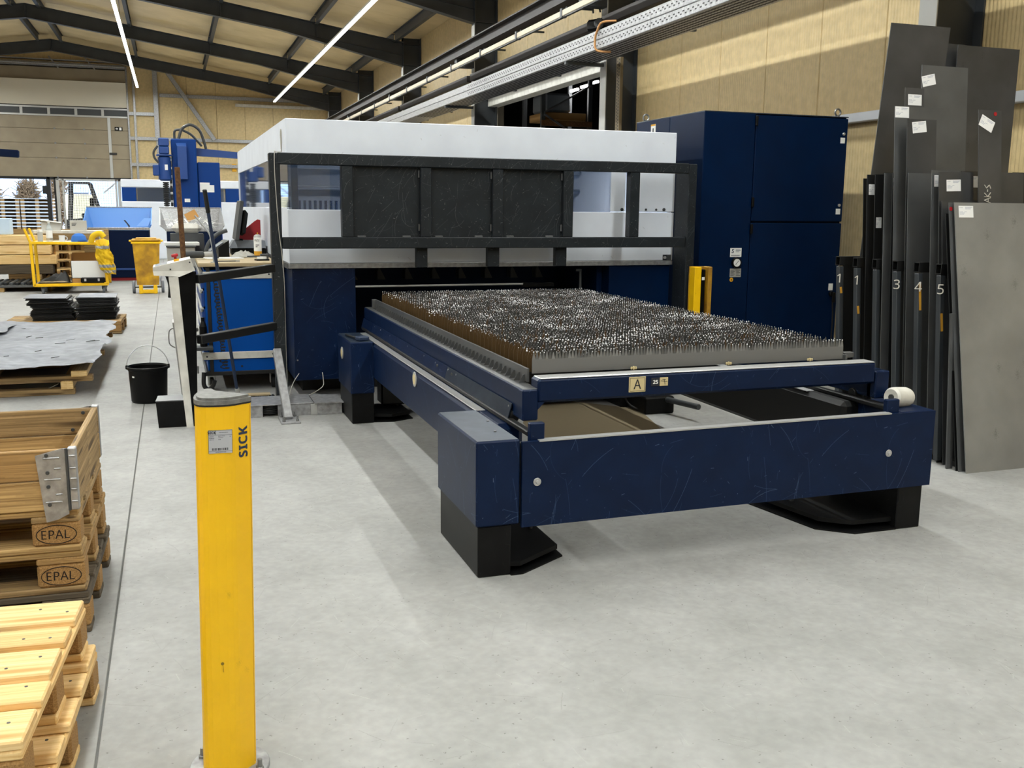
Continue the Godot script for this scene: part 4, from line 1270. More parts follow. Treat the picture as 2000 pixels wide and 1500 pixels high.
	# yellow light curtain column
	var lc := thing("light_curtain_column", "short yellow light curtain column with dark window in front of the blue cabinet", "safety sensor", V(3.96, 0, -6.9))
	var lz := -6.86
	wpart("back", G.new().span(V(3.885, 0, lz - 0.10), V(4.042, 0.966, lz - 0.085), 0.003), M.yellow_dirty, lc)
	wpart("cheek", G.new().span(V(3.885, 0, lz - 0.085), V(3.945, 0.966, lz), 0.004), M.yellow, lc)
	wpart("cheek", G.new().span(V(4.008, 0, lz - 0.085), V(4.042, 0.966, lz), 0.004), M.yellow_dirty, lc)
	wpart("window", G.new().span(V(3.958, 0.05, lz - 0.08), V(3.998, 0.945, lz - 0.03), 0.006), M.black_plastic, lc)
	wpart("label", G.new().span(V(3.966, 0.86, lz - 0.03), V(3.990, 0.885, lz - 0.0285)), M.paper, lc)
	wpart("foot", G.new().span(V(3.86, 0, lz - 0.12), V(4.07, 0.012, lz + 0.03), 0.003), M.galv, lc)


func cabinet() -> void:
	var c := thing("control_cabinet", "tall dark blue steel cabinet with two hinged doors and pressure gauge", "cabinet", V(4.86, 0, -7.95))
	var zf := -7.3
	wpart("body", G.new().span(V(4.165, 0.08, -7.90), V(4.648, 2.206, zf), 0.005).span(V(4.648, 0.08, -7.90), V(5.572, 2.206, zf - 0.03), 0.003), M.blue_clean, c)
	wpart("body", G.new().span(V(4.165, 0.08, -8.56), V(5.572, 2.206, -7.906), 0.005), M.blue_clean, c)
	wpart("plinth", G.new().span(V(4.20, 0, -8.5), V(5.54, 0.08, -7.34)), M.black, c)
	wpart("roof", G.new().span(V(4.165, 2.203, -8.56), V(5.572, 2.212, zf), 0.002), M.blue_bare_sheen, c)
	for q in [[0.12, 1.306], [1.320, 2.196]]:
		var d := wpart("door", G.new().span(V(4.655, q[0], zf - 0.025), V(5.572, q[1], zf), 0.006), M.blue_clean, c)
		for hy in [q[0] + 0.16, q[1] - 0.05]:
			part("hinge", G.new().cyl(V(4.65, hy - 0.04, zf + 0.012), V(4.65, hy + 0.04, zf + 0.012), 0.013, 10, 0.002), M.black_plastic, d)
		if q[0] > 1.0:
			for ly in [2.067, 1.462]:
				part("lock", G.new().cyl(V(5.528, ly, zf), V(5.528, ly, zf + 0.010), 0.013, 14, 0.002), M.bright, d)
				part("lock_label", G.new().span(V(5.50, ly - 0.078, zf), V(5.545, ly - 0.03, zf + 0.002)), M.paper, d)
		else:
			part("handle_label", G.new().span(V(5.475, 0.72, zf), V(5.52, 0.78, zf + 0.002)), M.paper, d)
			part("handle", G.new().cyl(V(5.50, 0.69, zf), V(5.50, 0.69, zf + 0.03), 0.022, 12, 0.003).box(V(5.515, 0.66, zf + 0.03), V(0.03, 0.09, 0.02), 0.006), M.black_plastic, d)
			part("handle_cable", G.new().tube(smooth_path([V(5.51, 0.64, zf + 0.02), V(5.53, 0.5, zf + 0.01), V(5.53, 0.14, zf + 0.008)], 10), 0.006, 6), M.rubber, d)
	for q in [V(5.50, 2.21, -7.36), V(4.22, 2.21, -8.48)]:
		var ring := []
		for k in 20:
			ring.append(q + V(sin(TAU * k / 20.0) * 0.028, 0.042 + cos(TAU * k / 20.0) * 0.028, 0))
		wpart("eye_bolt", G.new().tube(ring, 0.008, 8, true).cyl(q, q + V(0, 0.012, 0), 0.018, 12), M.steel, c)
	wpart("company_sticker", G.new().span(V(4.462, 1.02, zf), V(4.572, 1.095, zf + 0.0015)), M.paper, c)
	letters(c, "S", 0.034, M.navy_ink, V(4.488, 1.07, zf + 0.002) - c.position, V(0, 0, -0.15), true)
	wpart("sticker_text", G.new().span(V(4.515, 1.082, zf), V(4.56, 1.085, zf + 0.002)).span(V(4.515, 1.072, zf), V(4.563, 1.076, zf + 0.002)).span(V(4.515, 1.062, zf), V(4.55, 1.065, zf + 0.002)).span(V(4.472, 1.034, zf), V(4.563, 1.037, zf + 0.002)).span(V(4.472, 1.028, zf), V(4.555, 1.031, zf + 0.002)), M.navy_ink, c)
	var ga := wpart("gauge", G.new().lathe([Vector2(0, 0), Vector2(0.044, 0), Vector2(0.044, 0.022), Vector2(0.036, 0.026), Vector2(0.034, 0.020), Vector2(0, 0.020)], 28, Transform3D(Basis(V(1, 0, 0), V(0, 0, 1), V(0, -1, 0)), V(4.522, 0.972, zf))), M.black_plastic, c)
	part("dial", G.new().cyl(V(4.522, 0.972, zf + 0.0200), V(4.522, 0.972, zf + 0.0212), 0.033, 24), M.paper, ga)
	part("needle", G.new().bar(V(4.508, 0.956, zf + 0.022), V(4.538, 0.99, zf + 0.022), 0.0012, 0.004), M.ink, ga)
	wpart("rating_plate", G.new().span(V(4.468, 0.850, zf), V(4.576, 0.922, zf + 0.0015)), M.alu, c)
	var rt := G.new()
	for k in 5:
		rt.span(V(4.475, 0.862 + k * 0.011, zf), V(4.505 + (k % 2) * 0.01, 0.866 + k * 0.011, zf + 0.002))
		rt.span(V(4.53, 0.862 + k * 0.011, zf), V(4.556 + ((k + 1) % 2) * 0.012, 0.866 + k * 0.011, zf + 0.002))
	wpart("rating_text", rt, M.ink, c)
	wpart("warning_disc", G.new().cyl(V(4.486, 0.828, zf), V(4.486, 0.828, zf + 0.002), 0.017, 20), M.yellow_plain, c)
	wpart("warning_sign", G.new().prism(poly([-0.008, -0.006, 0.008, -0.006, 0, 0.008]), Transform3D(Basis(), V(4.486, 0.828, zf + 0.0021)), 0.001), M.ink, c)
	var ws := wpart("side_sticker", G.new().span(V(4.1635, 2.06, -8.26), V(4.165, 2.17, -8.17)), M.paper, c)
	part("sticker_band", G.new().span(V(4.1625, 2.155, -8.26), V(4.1635, 2.17, -8.17)), M.chalk_yellow, ws)
	part("sticker_mark", G.new().span(V(4.1625, 2.085, -8.225), V(4.1635, 2.135, -8.205)), M.ink, ws)


# ---------------------------------------------------------------- sheets in the rack

func sheet(label: String, xl: float, xr: float, h: float, zb: float, zt: float, slant: float, th: float, m: Material, stick := [], dot := []) -> Node3D:
	# a plate standing on the floor, leaning back from zb at the foot to zt at the top edge
	var t := thing("steel_sheet", label, "steel sheet", V((xl + xr) * 0.5, 0, zb), 0.0, "steel sheets standing in the rack")
	var q := []
	for z in [0.0, -th]:
		q.append_array([V(xl, 0, zb + z), V(xr, 0, zb + z), V(xr + slant, h, zt + z), V(xl + slant, h, zt + z)])
	wpart("plate", G.new().hexa(q), m, t)
	var up := V(slant, h, zt - zb).normalized()
	var nrm := Vector3.RIGHT.cross(up).normalized()
	for s in stick:
		# [x from the left edge, distance below the top edge, tilt]
		var o: Vector3 = V(xl + slant, h, zt) + V(s[0], 0, 0) - up * s[1] + nrm * 0.0015
		var bx := Vector3.RIGHT.rotated(nrm, s[2])
		var by := nrm.cross(bx)
		var w: float = s[3] if s.size() > 3 else 0.10
		var st := wpart("sticker", G.new().quad_uv(o - bx * w * 0.5 - by * 0.032, o + bx * w * 0.5 - by * 0.032, o + bx * w * 0.5 + by * 0.032, o - bx * w * 0.5 + by * 0.032), M.sticker, t)
		st.set_meta("label", "white printed sticker")
	for s in dot:
		var o: Vector3 = V(xl + slant, h, zt) + V(s[0], 0, 0) - up * s[1]
		wpart("red_dot", G.new().cyl(o, o + nrm * 0.002, 0.011, 12), M.red, t)
	return t


func rack() -> void:
	var r := thing("sheet_rack", "black steel rack of upright dividers with chalk numbers between the leaning sheets", "rack", V(4.8, 0, -4.8))
	var zs := [-4.416, -4.589, -4.768, -4.949, -5.13, -5.301]
	var marks := [["5", M.chalk], ["4", M.chalk], ["3", M.chalk], ["", M.chalk], ["1", M.chalk], ["1", M.chalk]]
	for k in 6:
		var z: float = zs[k]
		wpart("post", G.new().bar(V(4.05, 0.02, z + 0.10), V(4.05, 1.06, z + 0.005), 0.034, 0.034, 0.003, Vector3.RIGHT), M.frame_steel, r)
		# open square tube running to the wall
		var a := G.new()
		a.span(V(4.035, 1.118, z - 0.022), V(5.5, 1.123, z + 0.022)).span(V(4.035, 1.065, z - 0.022), V(5.5, 1.070, z + 0.022))
		a.span(V(4.035, 1.07, z - 0.022), V(5.5, 1.118, z - 0.018)).span(V(4.035, 1.07, z + 0.018), V(5.5, 1.118, z + 0.022))
		wpart("arm", a, M.black, r)
		if marks[k][0] != "":
			letters(r, marks[k][0], 0.055, marks[k][1], V(4.028, 0.985, z + 0.036) - r.position, V(-0.09, -0.75, 0), false, "chalk_number")
	for q in [[0, 0.80, 0.10], [1, 0.93, 0.16], [4, 0.80, 0.05], [5, 0.91, 0.04]]:
		var z: float = zs[q[0]] + 0.022 + (1.06 - q[1]) * 0.09
		wpart("chalk_patch", G.new().bar(V(4.05, q[1] - q[2] * 0.5, z + q[2] * 0.045), V(4.045, q[1] + q[2] * 0.5, z - q[2] * 0.045), 0.016, 0.0015, 0.0, Vector3.BACK), M.chalk_yellow, r)
	wpart("base_beam", G.new().span(V(4.09, 0.0, -5.4), V(4.15, 0.03, -4.2), 0.003).span(V(5.2, 0.0, -5.4), V(5.26, 0.03, -4.2), 0.003), M.black, r)
	wpart("back_rail", G.new().span(V(5.5, 1.06, -5.4), V(5.55, 1.13, -4.3), 0.003), M.black, r)
	var d: Material = M.sheet_dark
	var bk: Material = M.sheet_black
	var md: Material = M.sheet_mid
	sheet("light grey wide sheet with sticker, foremost at the right edge of the rack", 4.045, 5.3, 1.46, -4.09, -4.35, 0.0, 0.006, M.sheet_light, [[0.075, 0.05, 0.0]])
	sheet("thin sheet edge with red dot just behind the light grey foremost sheet", 4.03, 5.0, 1.46, -4.13, -4.375, 0.0, 0.005, md, [], [[0.012, 0.035]])
	sheet("second thin sheet edge behind the light grey foremost sheet", 4.03, 4.9, 1.40, -4.15, -4.392, 0.0, 0.005, bk)
	sheet("short narrow grey strip standing before the divider marked five", 4.012, 4.05, 0.86, -4.20, -4.27, 0.0, 0.01, md)
	sheet("dark sheet without sticker beside the light grey foremost sheet", 4.06, 4.62, 1.47, -4.28, -4.46, 0.0, 0.005, d)
	sheet("tall narrow dark sheet with slanted sticker and red dot", 4.27, 4.43, 1.97, -4.25, -4.47, 0.0, 0.005, d, [[0.055, 0.075, -0.45]], [[0.115, 0.02]])
	var ck := [[0.0, 0.0, 0.015, 0.045], [0.015, 0.045, 0.03, 0.0], [0.006, 0.018, 0.026, 0.018], [0.035, 0.0, 0.035, 0.045], [0.035, 0.02, 0.055, 0.045], [0.035, 0.02, 0.058, 0.0], [0.062, 0.022, 0.075, 0.022], [0.08, 0.0, 0.1, 0.01], [0.1, 0.01, 0.082, 0.03], [0.082, 0.03, 0.1, 0.045]]
	var tall := get_node("steel_sheet_005")
	var cg := G.new()
	for q in ck:
		var y0: float = 1.46 + q[0]
		var y1: float = 1.46 + q[2]
		var dz := -4.25 - 0.22 * 1.46 / 1.97 + 0.002
		cg.bar(V(4.355 - q[1], y0, dz - (y0 - 1.46) * 0.112), V(4.355 - q[3], y1, dz - (y1 - 1.46) * 0.112), 0.004, 0.004)
	wpart("chalk_writing", cg, M.chalk, tall)
	sheet("half height dark sheet with large sticker above the divider marked four", 4.06, 4.30, 1.63, -4.33, -4.50, 0.0, 0.005, d, [[0.10, 0.075, 0.03]])
	sheet("paler narrow sheet with half hidden sticker behind the one over divider four", 4.05, 4.24, 1.64, -4.40, -4.545, 0.0, 0.005, md, [[0.055, 0.06, 0.0, 0.08]])
	sheet("dark sheet with sticker strip showing left of the tall narrow sheet", 4.28, 4.42, 1.64, -4.43, -4.57, 0.0, 0.005, d, [[0.07, 0.06, 0.0]])
	sheet("half height dark sheet right of the tall narrow sheet", 4.46, 4.79, 1.64, -4.46, -4.62, 0.0, 0.005, d)
	sheet("black sheet at half height, farthest right in the rack", 4.85, 5.35, 1.65, -4.6, -4.76, 0.0, 0.005, bk)
	sheet("grey sheet without sticker behind the divider marked three", 4.06, 4.25, 1.63, -4.60, -4.745, 0.0, 0.005, md)
	sheet("dark sheet with tilted sticker, lowest of the tall middle sheets", 4.07, 4.28, 1.94, -4.63, -4.80, 0.0, 0.005, d, [[0.085, 0.045, 0.12]])
	sheet("narrow dark sheet with upright sticker at half height left of the grey sheet", 4.05, 4.16, 1.635, -4.74, -4.865, 0.0, 0.005, bk, [[0.055, 0.06, 0.06]])
	sheet("broad grey sheet with sticker at its left corner, second of the tall middle sheets", 4.05, 4.45, 2.02, -4.70, -4.89, 0.0, 0.005, md, [[0.05, 0.035, 0.0]])
	sheet("small dark sheet with sticker peeping over the broad grey sheet", 4.19, 4.33, 2.14, -4.80, -4.98, 0.0, 0.005, d, [[0.07, 0.07, 0.0]])
	sheet("tall grey stained sheet with tilted sticker in the middle of the rack", 4.37, 4.72, 2.29, -4.88, -5.06, 0.0, 0.006, md, [[0.05, 0.09, 0.22]])
	sheet("shaded sheet standing edge on with sticker, first from the left", 4.05, 4.13, 1.63, -4.96, -5.09, 0.0, 0.006, bk, [[0.04, 0.09, 0.0, 0.06]])  # shade on the edge-on sheets is put into their black material
	sheet("shaded sheet standing edge on, second from the left", 4.06, 4.14, 1.63, -4.90, -5.03, 0.0, 0.006, bk, [[0.03, 0.29, 0.0, 0.04]])
	sheet("dark narrow sheet with pale edge, third from the left of the rack", 4.05, 4.12, 1.635, -4.81, -4.935, 0.0, 0.006, md)
	sheet("black sheet behind the first divider, fourth from the left", 4.08, 4.2, 1.61, -5.02, -5.16, 0.0, 0.006, bk)
	sheet("low black sheet standing between the two left dividers by the blue cabinet", 4.065, 4.6, 1.09, -5.20, -5.285, 0.0, 0.006, bk)
	sheet("low black sheet behind the leftmost divider next to the blue cabinet", 4.15, 4.6, 1.05, -5.37, -5.45, 0.0, 0.006, bk)
	sheet("very tall black sheet leaning at the left of the rack, highest of all", 4.28, 4.76, 2.62, -5.50, -5.52, 0.215, 0.006, d)
	sheet("very tall dark sheet partly hidden behind the highest black sheet", 4.60, 5.13, 2.535, -5.58, -5.60, 0.05, 0.006, d)
	sheet("very tall broad dark sheet at the right beside the steel column", 5.03, 5.56, 2.515, -5.50, -5.52, 0.02, 0.006, d)


# ---------------------------------------------------------------- bollard

func bollard() -> void:
	var b := thing("sensor_column", "yellow mirror column with grey cap and blue lettering in the foreground", "column", V(0.073, 0, -2.37))
	b.rotation.z = -0.0215
	var out := poly([-0.064, 0.0, -0.0635, 0.018, -0.060, 0.034, -0.052, 0.045, -0.040, 0.0505, -0.022, 0.0525, 0.0, 0.0510, 0.014, 0.0475, 0.024, 0.0425, 0.0600, 0.0145, 0.0635, 0.008, 0.0630, 0.001, 0.055, -0.004, 0.030, -0.018, 0.004, -0.036, -0.014, -0.056, -0.020, -0.074, -0.024, -0.088, -0.034, -0.090, -0.046, -0.080, -0.056, -0.058, -0.062, -0.028])
	var up := Basis(V(1, 0, 0), V(0, 0, 1), V(0, 1, 0))
	part("body", G.new().prism(out, Transform3D(up, V(0, 0.012, 0)), 0.936), M.yellow, b)
	var big := PackedVector2Array()
	var small := PackedVector2Array()
	for p in out:
		big.append(p * 1.025)
		small.append(p * 0.93)
	part("cap", G.new().prism(big, Transform3D(up, V(0, 0.948, 0)), 0.010).prism(small, Transform3D(up, V(0, 0.958, 0)), 0.006), M.grey_cap, b)
	part("cap_seal", G.new().prism(big, Transform3D(up, V(0, 0.944, 0)), 0.004), M.rubber, b)
	part("seam", G.new().bar(V(0.0605, 0.02, 0.0140), V(0.0605, 0.94, 0.0140), 0.0015, 0.0015), M.chalk_yellow, b)
	letters(b, "SICK", 0.0250, M.navy_ink, V(0.0440, 0.853, 0.0280), V(0, 0.661, PI / 2), true)
	var pl := part("rating_plate", G.new().quad_uv(V(-0.036, 0.834, 0.0536), V(0.018, 0.834, 0.0524), V(0.018, 0.889, 0.0524), V(-0.036, 0.889, 0.0536)), M.rating, b)
	pl.set_meta("label", "grey rating plate with barcode")
	part("plate_backing", G.new().hexa([V(-0.036, 0.834, 0.05), V(0.018, 0.834, 0.044), V(0.018, 0.834, 0.0522), V(-0.036, 0.834, 0.0534), V(-0.036, 0.889, 0.05), V(0.018, 0.889, 0.044), V(0.018, 0.889, 0.0522), V(-0.036, 0.889, 0.0534)]), M.alu, b)
	letters(b, "SICK", 0.0062, M.ink, V(-0.0280, 0.8835, 0.0538), Vector3.ZERO, true)
	part("drip_stain", G.new().cyl(V(-0.015, 0.31, 0.051), V(-0.015, 0.31, 0.0526), 0.004, 10).bar(V(-0.014, 0.306, 0.0522), V(-0.013, 0.288, 0.0522), 0.0008, 0.0022), mk(Color(0.5, 0.40, 0.03), 0.6), b)
	part("base_disc", G.new().cyl(V(0, 0.0, -0.005), V(0, 0.012, -0.005), 0.098, 40, 0.002), M.galv, b)
	for an in [0.55, 2.2, 3.8, 5.5]:
		var q := V(cos(an) * 0.082, 0.012, sin(an) * 0.082 - 0.005)
		part("bolt", G.new().cyl(q, q + V(0, 0.007, 0), 0.011, 6, 0.001).cyl(q + V(0, 0.007, 0), q + V(0, 0.026, 0), 0.006, 10, 0.001), M.steel, b)


# ---------------------------------------------------------------- pallets and the crate

func board(called: String, s: Vector3, at: Vector3, mats: Array, parent: Node3D, along_z := false, bev := 0.004) -> MeshInstance3D:
	# a plank made lengthways along its own x so that the grain follows it
	var m: Material = mats[rng.randi() % mats.size()]
	var l := V(s.z, s.y, s.x) if along_z else s
	return part(called, G.new().box(Vector3.ZERO, l, bev), m, parent, at, V(0, PI / 2 if along_z else 0.0, 0))


func pallet(label: String, mats: Array, at: Vector3, turn: float, depth := 0.8, stamped := false, group := "") -> Node3D:
	# at is the front right corner on the ground; the pallet runs to the left and back from it
	var t := thing("wooden_pallet", label, "pallet", at, turn, group)
	var l := 1.2
	var ws := [0.145, 0.10, 0.145, 0.10, 0.145]
	var gap := (depth - 0.635) / 4.0
	var z := 0.0
	for k in 5:
		board("deck_board", V(l, 0.022, ws[k]), V(-l * 0.5 + rng.randf_range(-0.006, 0.006), 0.133, -z - ws[k] * 0.5), mats, t)
		z += ws[k] + gap
	for x in [-0.0725, -0.6, -1.1275]:
		board("stringer_board", V(0.145, 0.022, depth), V(x, 0.111, -depth * 0.5), mats, t, true)
		for kz in 3:
			var bz: float = [0.05, depth * 0.5, depth - 0.05][kz]
			var b := part("block", G.new().box(Vector3.ZERO, V(0.145 if x != -0.6 else 0.10, 0.078, 0.10), 0.008), M.chip, t, V(x, 0.061, -bz))
			if stamped and kz == 0 and x > -0.1:
				letters(b, "EPAL", 0.029, M.burn, V(-0.004, 0.0, 0.0502), V(0, 0, -0.02))
				var ring := []
				for q in 40:
					ring.append(V(cos(TAU * q / 40.0) * 0.060, sin(TAU * q / 40.0) * 0.031, 0.050))
				part("stamp_ring", G.new().tube(ring, 0.0016, 5, true), M.burn, b)
	for kz in 3:
		var bz: float = [0.05, depth * 0.5, depth - 0.05][kz]
		board("base_board", V(l, 0.022, 0.10 if kz != 1 else 0.12), V(-l * 0.5, 0.011, -bz), mats, t)
	var nails := G.new()
	z = 0.0
	for k in 5:
		for x in [-0.04, -0.105, -0.57, -0.63, -1.09, -1.15]:
			var nx: float = x + rng.randf_range(-0.008, 0.008)
			var nz: float = -z - ws[k] * rng.randf_range(0.2, 0.8)
			nails.cyl(V(nx, 0.1425, nz), V(nx, 0.1446, nz), 0.0042, 8)
		z += ws[k] + gap
	part("nail_heads", nails, M.grey_dark, t).set_meta("kind", "stuff")
	return t


func crate() -> void:
	var tr := -0.03
	pallet("dark weathered pallet at the bottom of the stack under the wooden collar", M.wood_old, V(-0.318, 0, -3.35), tr, 0.72, false, "")
	pallet("lower stamped pallet with worn burn mark, second from the floor under the collar", M.wood_mid, V(-0.325, 0.144, -3.352), tr, 0.70, true)
	pallet("upper stamped pallet with clear oval burn mark directly under the wooden collar", M.wood_mid, V(-0.330, 0.288, -3.345), tr, 0.70, true)
	var c := thing("pallet_collar", "wooden pallet collar with galvanised corner hinge on top of the stamped pallets", "crate", V(-0.328, 0.432, -3.335), tr)
	var d := 0.70
	var mm: Array = M.wood_mid
	for k in 2:
		board("front_plank", V(1.14, 0.098, 0.02), V(-0.60, 0.05 + k * 0.101, -0.012), mm, c, false, 0.003)
		board("back_plank", V(1.2, 0.098, 0.02), V(-0.60, 0.05 + k * 0.101, -d + 0.012), mm, c, false, 0.003)
		board("side_plank", V(0.02, 0.098, d - 0.03), V(-0.012, 0.05 + k * 0.101, -d * 0.5), mm, c, true, 0.003)
		board("side_plank", V(0.02, 0.098, d - 0.03), V(-1.19, 0.05 + k * 0.101, -d * 0.5), mm, c, true, 0.003)
	# corner hinges of pressed sheet
	for q in [[0.0, 1.0], [-d, -1.0]]:
		var hz: float = q[0] + 0.002 * q[1]
		var h := part("hinge_leaf", G.new().prism(poly([-0.118, 0.185, -0.038, 0.205, -0.030, 0.205, -0.030, -0.012, -0.062, -0.028, -0.098, -0.036, -0.102, 0.0]), Transform3D(Basis(), V(0, 0, hz)), 0.003), M.galv, c)
		for yy in [0.03, 0.105, 0.175]:
			part("bead", G.new().box(V(-0.072, yy, hz + 0.004), V(0.05, 0.006, 0.004), 0.0018), M.galv, h)
		for yy in [0.055, 0.14]:
			part("bead", G.new().box(V(-0.055, yy, hz + 0.004), V(0.022, 0.006, 0.004), 0.0018), M.galv, h)
		for yy in [0.022, 0.082, 0.128, 0.185]:
			part("rivet", G.new().cyl(V(-0.085, yy, hz + 0.002), V(-0.085, yy, hz + 0.006), 0.006, 10, 0.001), M.grey_dark, h)
		var h2 := part("hinge_edge", G.new().span(V(-0.024, 0.0, hz - 0.03), V(0.0015, 0.205, hz + 0.004), 0.003), M.galv, c)
		for yy in [0.03, 0.07, 0.105, 0.14, 0.18]:
			part("bead", G.new().box(V(-0.010, yy, hz + 0.006), V(0.020, 0.006, 0.005), 0.002), M.galv, h2)
		part("hinge_pin", G.new().cyl(V(-0.027, 0.0, hz + 0.004), V(-0.027, 0.205, hz + 0.004), 0.004, 8), M.grey_dark, c)
	for q in [V(-0.05, 0.185, -d + 0.024), V(-0.09, 0.12, -d + 0.024)]:
		part("rivet", G.new().cyl(q, q + V(0, 0, 0.004), 0.007, 10, 0.001), M.grey_dark, c)
	# laser cut parts lying in the collar
	var up := Transform3D(Basis(V(1, 0, 0), V(0, 0, -1), V(0, 1, 0)), Vector3.ZERO)
	var p := thing("cut_part", "grey laser cut plate with stepped cutouts lying in the wooden collar by its corner", "cut part", V(-0.42, 0.52, -3.55), -0.06)
	part("plate", G.new().prism(poly([-0.23, -0.09, 0.07, -0.06, 0.085, 0.05, 0.06, 0.21, 0.02, 0.22, 0.03, 0.12, 0.015, 0.12, 0.0, 0.075, -0.07, 0.075, -0.085, 0.05, -0.11, 0.05, -0.09, 0.155, 0.0, 0.165, 0.0, 0.215, -0.12, 0.20, -0.125, 0.165, -0.15, 0.165, -0.15, 0.195, -0.19, 0.19, -0.18, 0.10, -0.24, 0.09]), up, 0.012), M.sheet_grey, p)
	part("lower_plate", G.new().prism(poly([-0.24, -0.10, 0.07, -0.07, 0.08, 0.2, -0.2, 0.2]), up.translated(V(0, -0.05, 0)), 0.012), M.black, p)
	var p2 := thing("cut_part", "grey laser cut plate at the left picture edge lying in the wooden collar", "cut part", V(-0.70, 0.53, -3.55), 0.1)
	part("plate", G.new().prism(poly([-0.2, -0.1, 0.05, -0.06, 0.08, 0.12, 0.02, 0.13, -0.02, 0.03, -0.1, 0.03, -0.1, 0.14, -0.2, 0.14]), up, 0.012), M.sheet_grey, p2)
	# the fresh pallets in the foreground
	pallet("fresh pale pallet lying on the floor, lower of the two in the foreground corner", M.wood_new, V(-0.326, 0, -2.12), -0.075, 0.80)
	pallet("fresh pale pallet set askew on top of the other in the foreground corner", M.wood_new, V(-0.353, 0.144, -2.125), -0.085, 0.78)


func wavy(w: int, h: int, x0: float, x1: float, z0: float, z1: float, y: float, amp: float, ragged: float, sd: int) -> Array:
	var f := FastNoiseLite.new()
	f.seed = sd
	f.frequency = 0.9
	var pts := []
	for j in h:
		for i in w:
			var a := float(i) / (w - 1)
			var b := float(j) / (h - 1)
			var x := lerpf(x0, x1, a)
			var z := lerpf(z0, z1, b)
			var e := maxf(0.0, absf(a - 0.5) * 2.0 - 0.8) + maxf(0.0, absf(b - 0.5) * 2.0 - 0.85)
			x += f.get_noise_2d(z * 2.5, 3.0) * ragged * (1.0 if i == w - 1 else 0.0)
			z += f.get_noise_2d(x * 2.2, 9.0) * ragged * 1.4 * (1.0 if j == 0 or j == h - 1 else 0.0)
			pts.append(V(x, y + f.get_noise_2d(x * 1.1, z * 0.8) * amp + f.get_noise_2d(x * 5.0, z * 4.0) * amp * 0.15 + e * f.get_noise_2d(x * 3.0, z * 3.0) * 0.08, z))
	return pts


func scrap_pallet() -> void:
	var t := thing("timber_skid", "long skid of pale timber carrying the wavy grey offcut sheets", "pallet", V(-1.3, 0, -9.3))
	for z in [-7.96, -9.3, -10.6]:
		board("cross_board", V(1.6, 0.045, 0.10), V(-1.55, 0.0225, z) - t.position, M.wood_mid, t)
		board("cross_board", V(1.6, 0.045, 0.09), V(-1.42, 0.118, z) - t.position, M.wood_mid, t)
	for x in [-0.80, -1.5, -2.2]:
		board("spacer", V(0.085, 0.06, 2.85), V(x, 0.075, -9.3) - t.position, M.wood_new, t, true)
	for x in [-0.71, -1.33, -2.0]:
		board("runner", V(0.11, 0.045, 2.95), V(x, 0.163, -9.33) - t.position, M.wood_new, t, true)
	var s := thing("offcut_sheet", "large wavy grey offcut sheet with ragged edge on the timber skid", "sheet metal", V(-1.2, 0.2, -9.3))
	wpart("sheet", G.new().grid(wavy(36, 44, -1.68, -0.585, -10.85, -7.78, 0.235, 0.04, 0.05, 5), 36, 44, 0.002), M.sheet_grey, s)
	var cuts := G.new()
	var r := RandomNumberGenerator.new()
	r.seed = 3
	for k in 18:
		var q := V(r.randf_range(-1.5, -0.7), 0.2305, r.randf_range(-10.4, -8.0))
		cuts.bar(q, q + V(r.randf_range(0.02, 0.09), 0.004, r.randf_range(-0.05, 0.02)), 0.003 + 0.012 * r.randf() * r.randf(), 0.004)
	wpart("slit", cuts, M.black, s).set_meta("kind", "stuff")
	var s2 := thing("offcut_sheet", "left wavy grey offcut sheet overlapping the large one on the skid", "sheet metal", V(-2.0, 0.2, -9.3))
	wpart("sheet", G.new().grid(wavy(24, 40, -2.5, -1.50, -10.75, -7.84, 0.255, 0.035, 0.06, 15), 24, 40, 0.002), M.sheet_grey, s2)
	var s3 := thing("offcut_sheet", "pale curled sheet drooping under the skid's upper boards", "sheet metal", V(-1.3, 0.08, -8.2))
	var pts := []
	for j in 6:
		for i in 20:
			var a := i / 19.0
			pts.append(V(lerpf(-2.0, -0.87, a), 0.078 + 0.022 * cos(a * 5.0) - 0.045 * a * a + maxf(0, a - 0.93) * 0.5, -7.98 - j * 0.2))
	wpart("sheet", G.new().grid(pts, 20, 6, 0.004), M.beige_box, s3)


func plate_stacks() -> void:
	pallet("weathered pallet carrying two stacks of dark thin plates", M.wood_mid, V(-0.585, 0, -11.62), -0.03, 0.78)
	for st in 2:
		var x0: float = [-1.30, -0.845][st]
		var first: Node3D = null
		for k in 26:
			var x := x0 + rng.randfn(0, 0.007) + (0.012 if (k / 5) % 2 == st else -0.006)
			if st == 0:
				x -= (0.05 if k > 22 else (0.03 if k > 16 else 0.0))
			var at := V(x, 0.1465 + k * 0.0098, -12.08 + rng.randfn(0, 0.008))
			var turn := rng.randfn(0, 0.012)
			var lb: String = ["dark thin plate in the left stack on the weathered pallet", "dark thin plate in the right stack on the weathered pallet"][st]
			var gr: String = ["thin plates of the left stack", "thin plates of the right stack"][st]
			if first == null:
				first = thing("thin_plate", lb, "metal plate", at, turn, gr)
				part("plate", G.new().box(V(0, 0.002, 0), V(0.42 if st == 0 else 0.40, 0.0045, 0.58), 0.001), M.sheet_black, first)
			else:
				var c := copy(first, at, turn)
				if k == 25:
					c.set_meta("label", ["topmost light plate of the left stack on the weathered pallet", "topmost light plate of the right stack on the weathered pallet"][st])
					c.get_child(0).material_override = M.sheet_grey
					c.rotation.z = -0.02


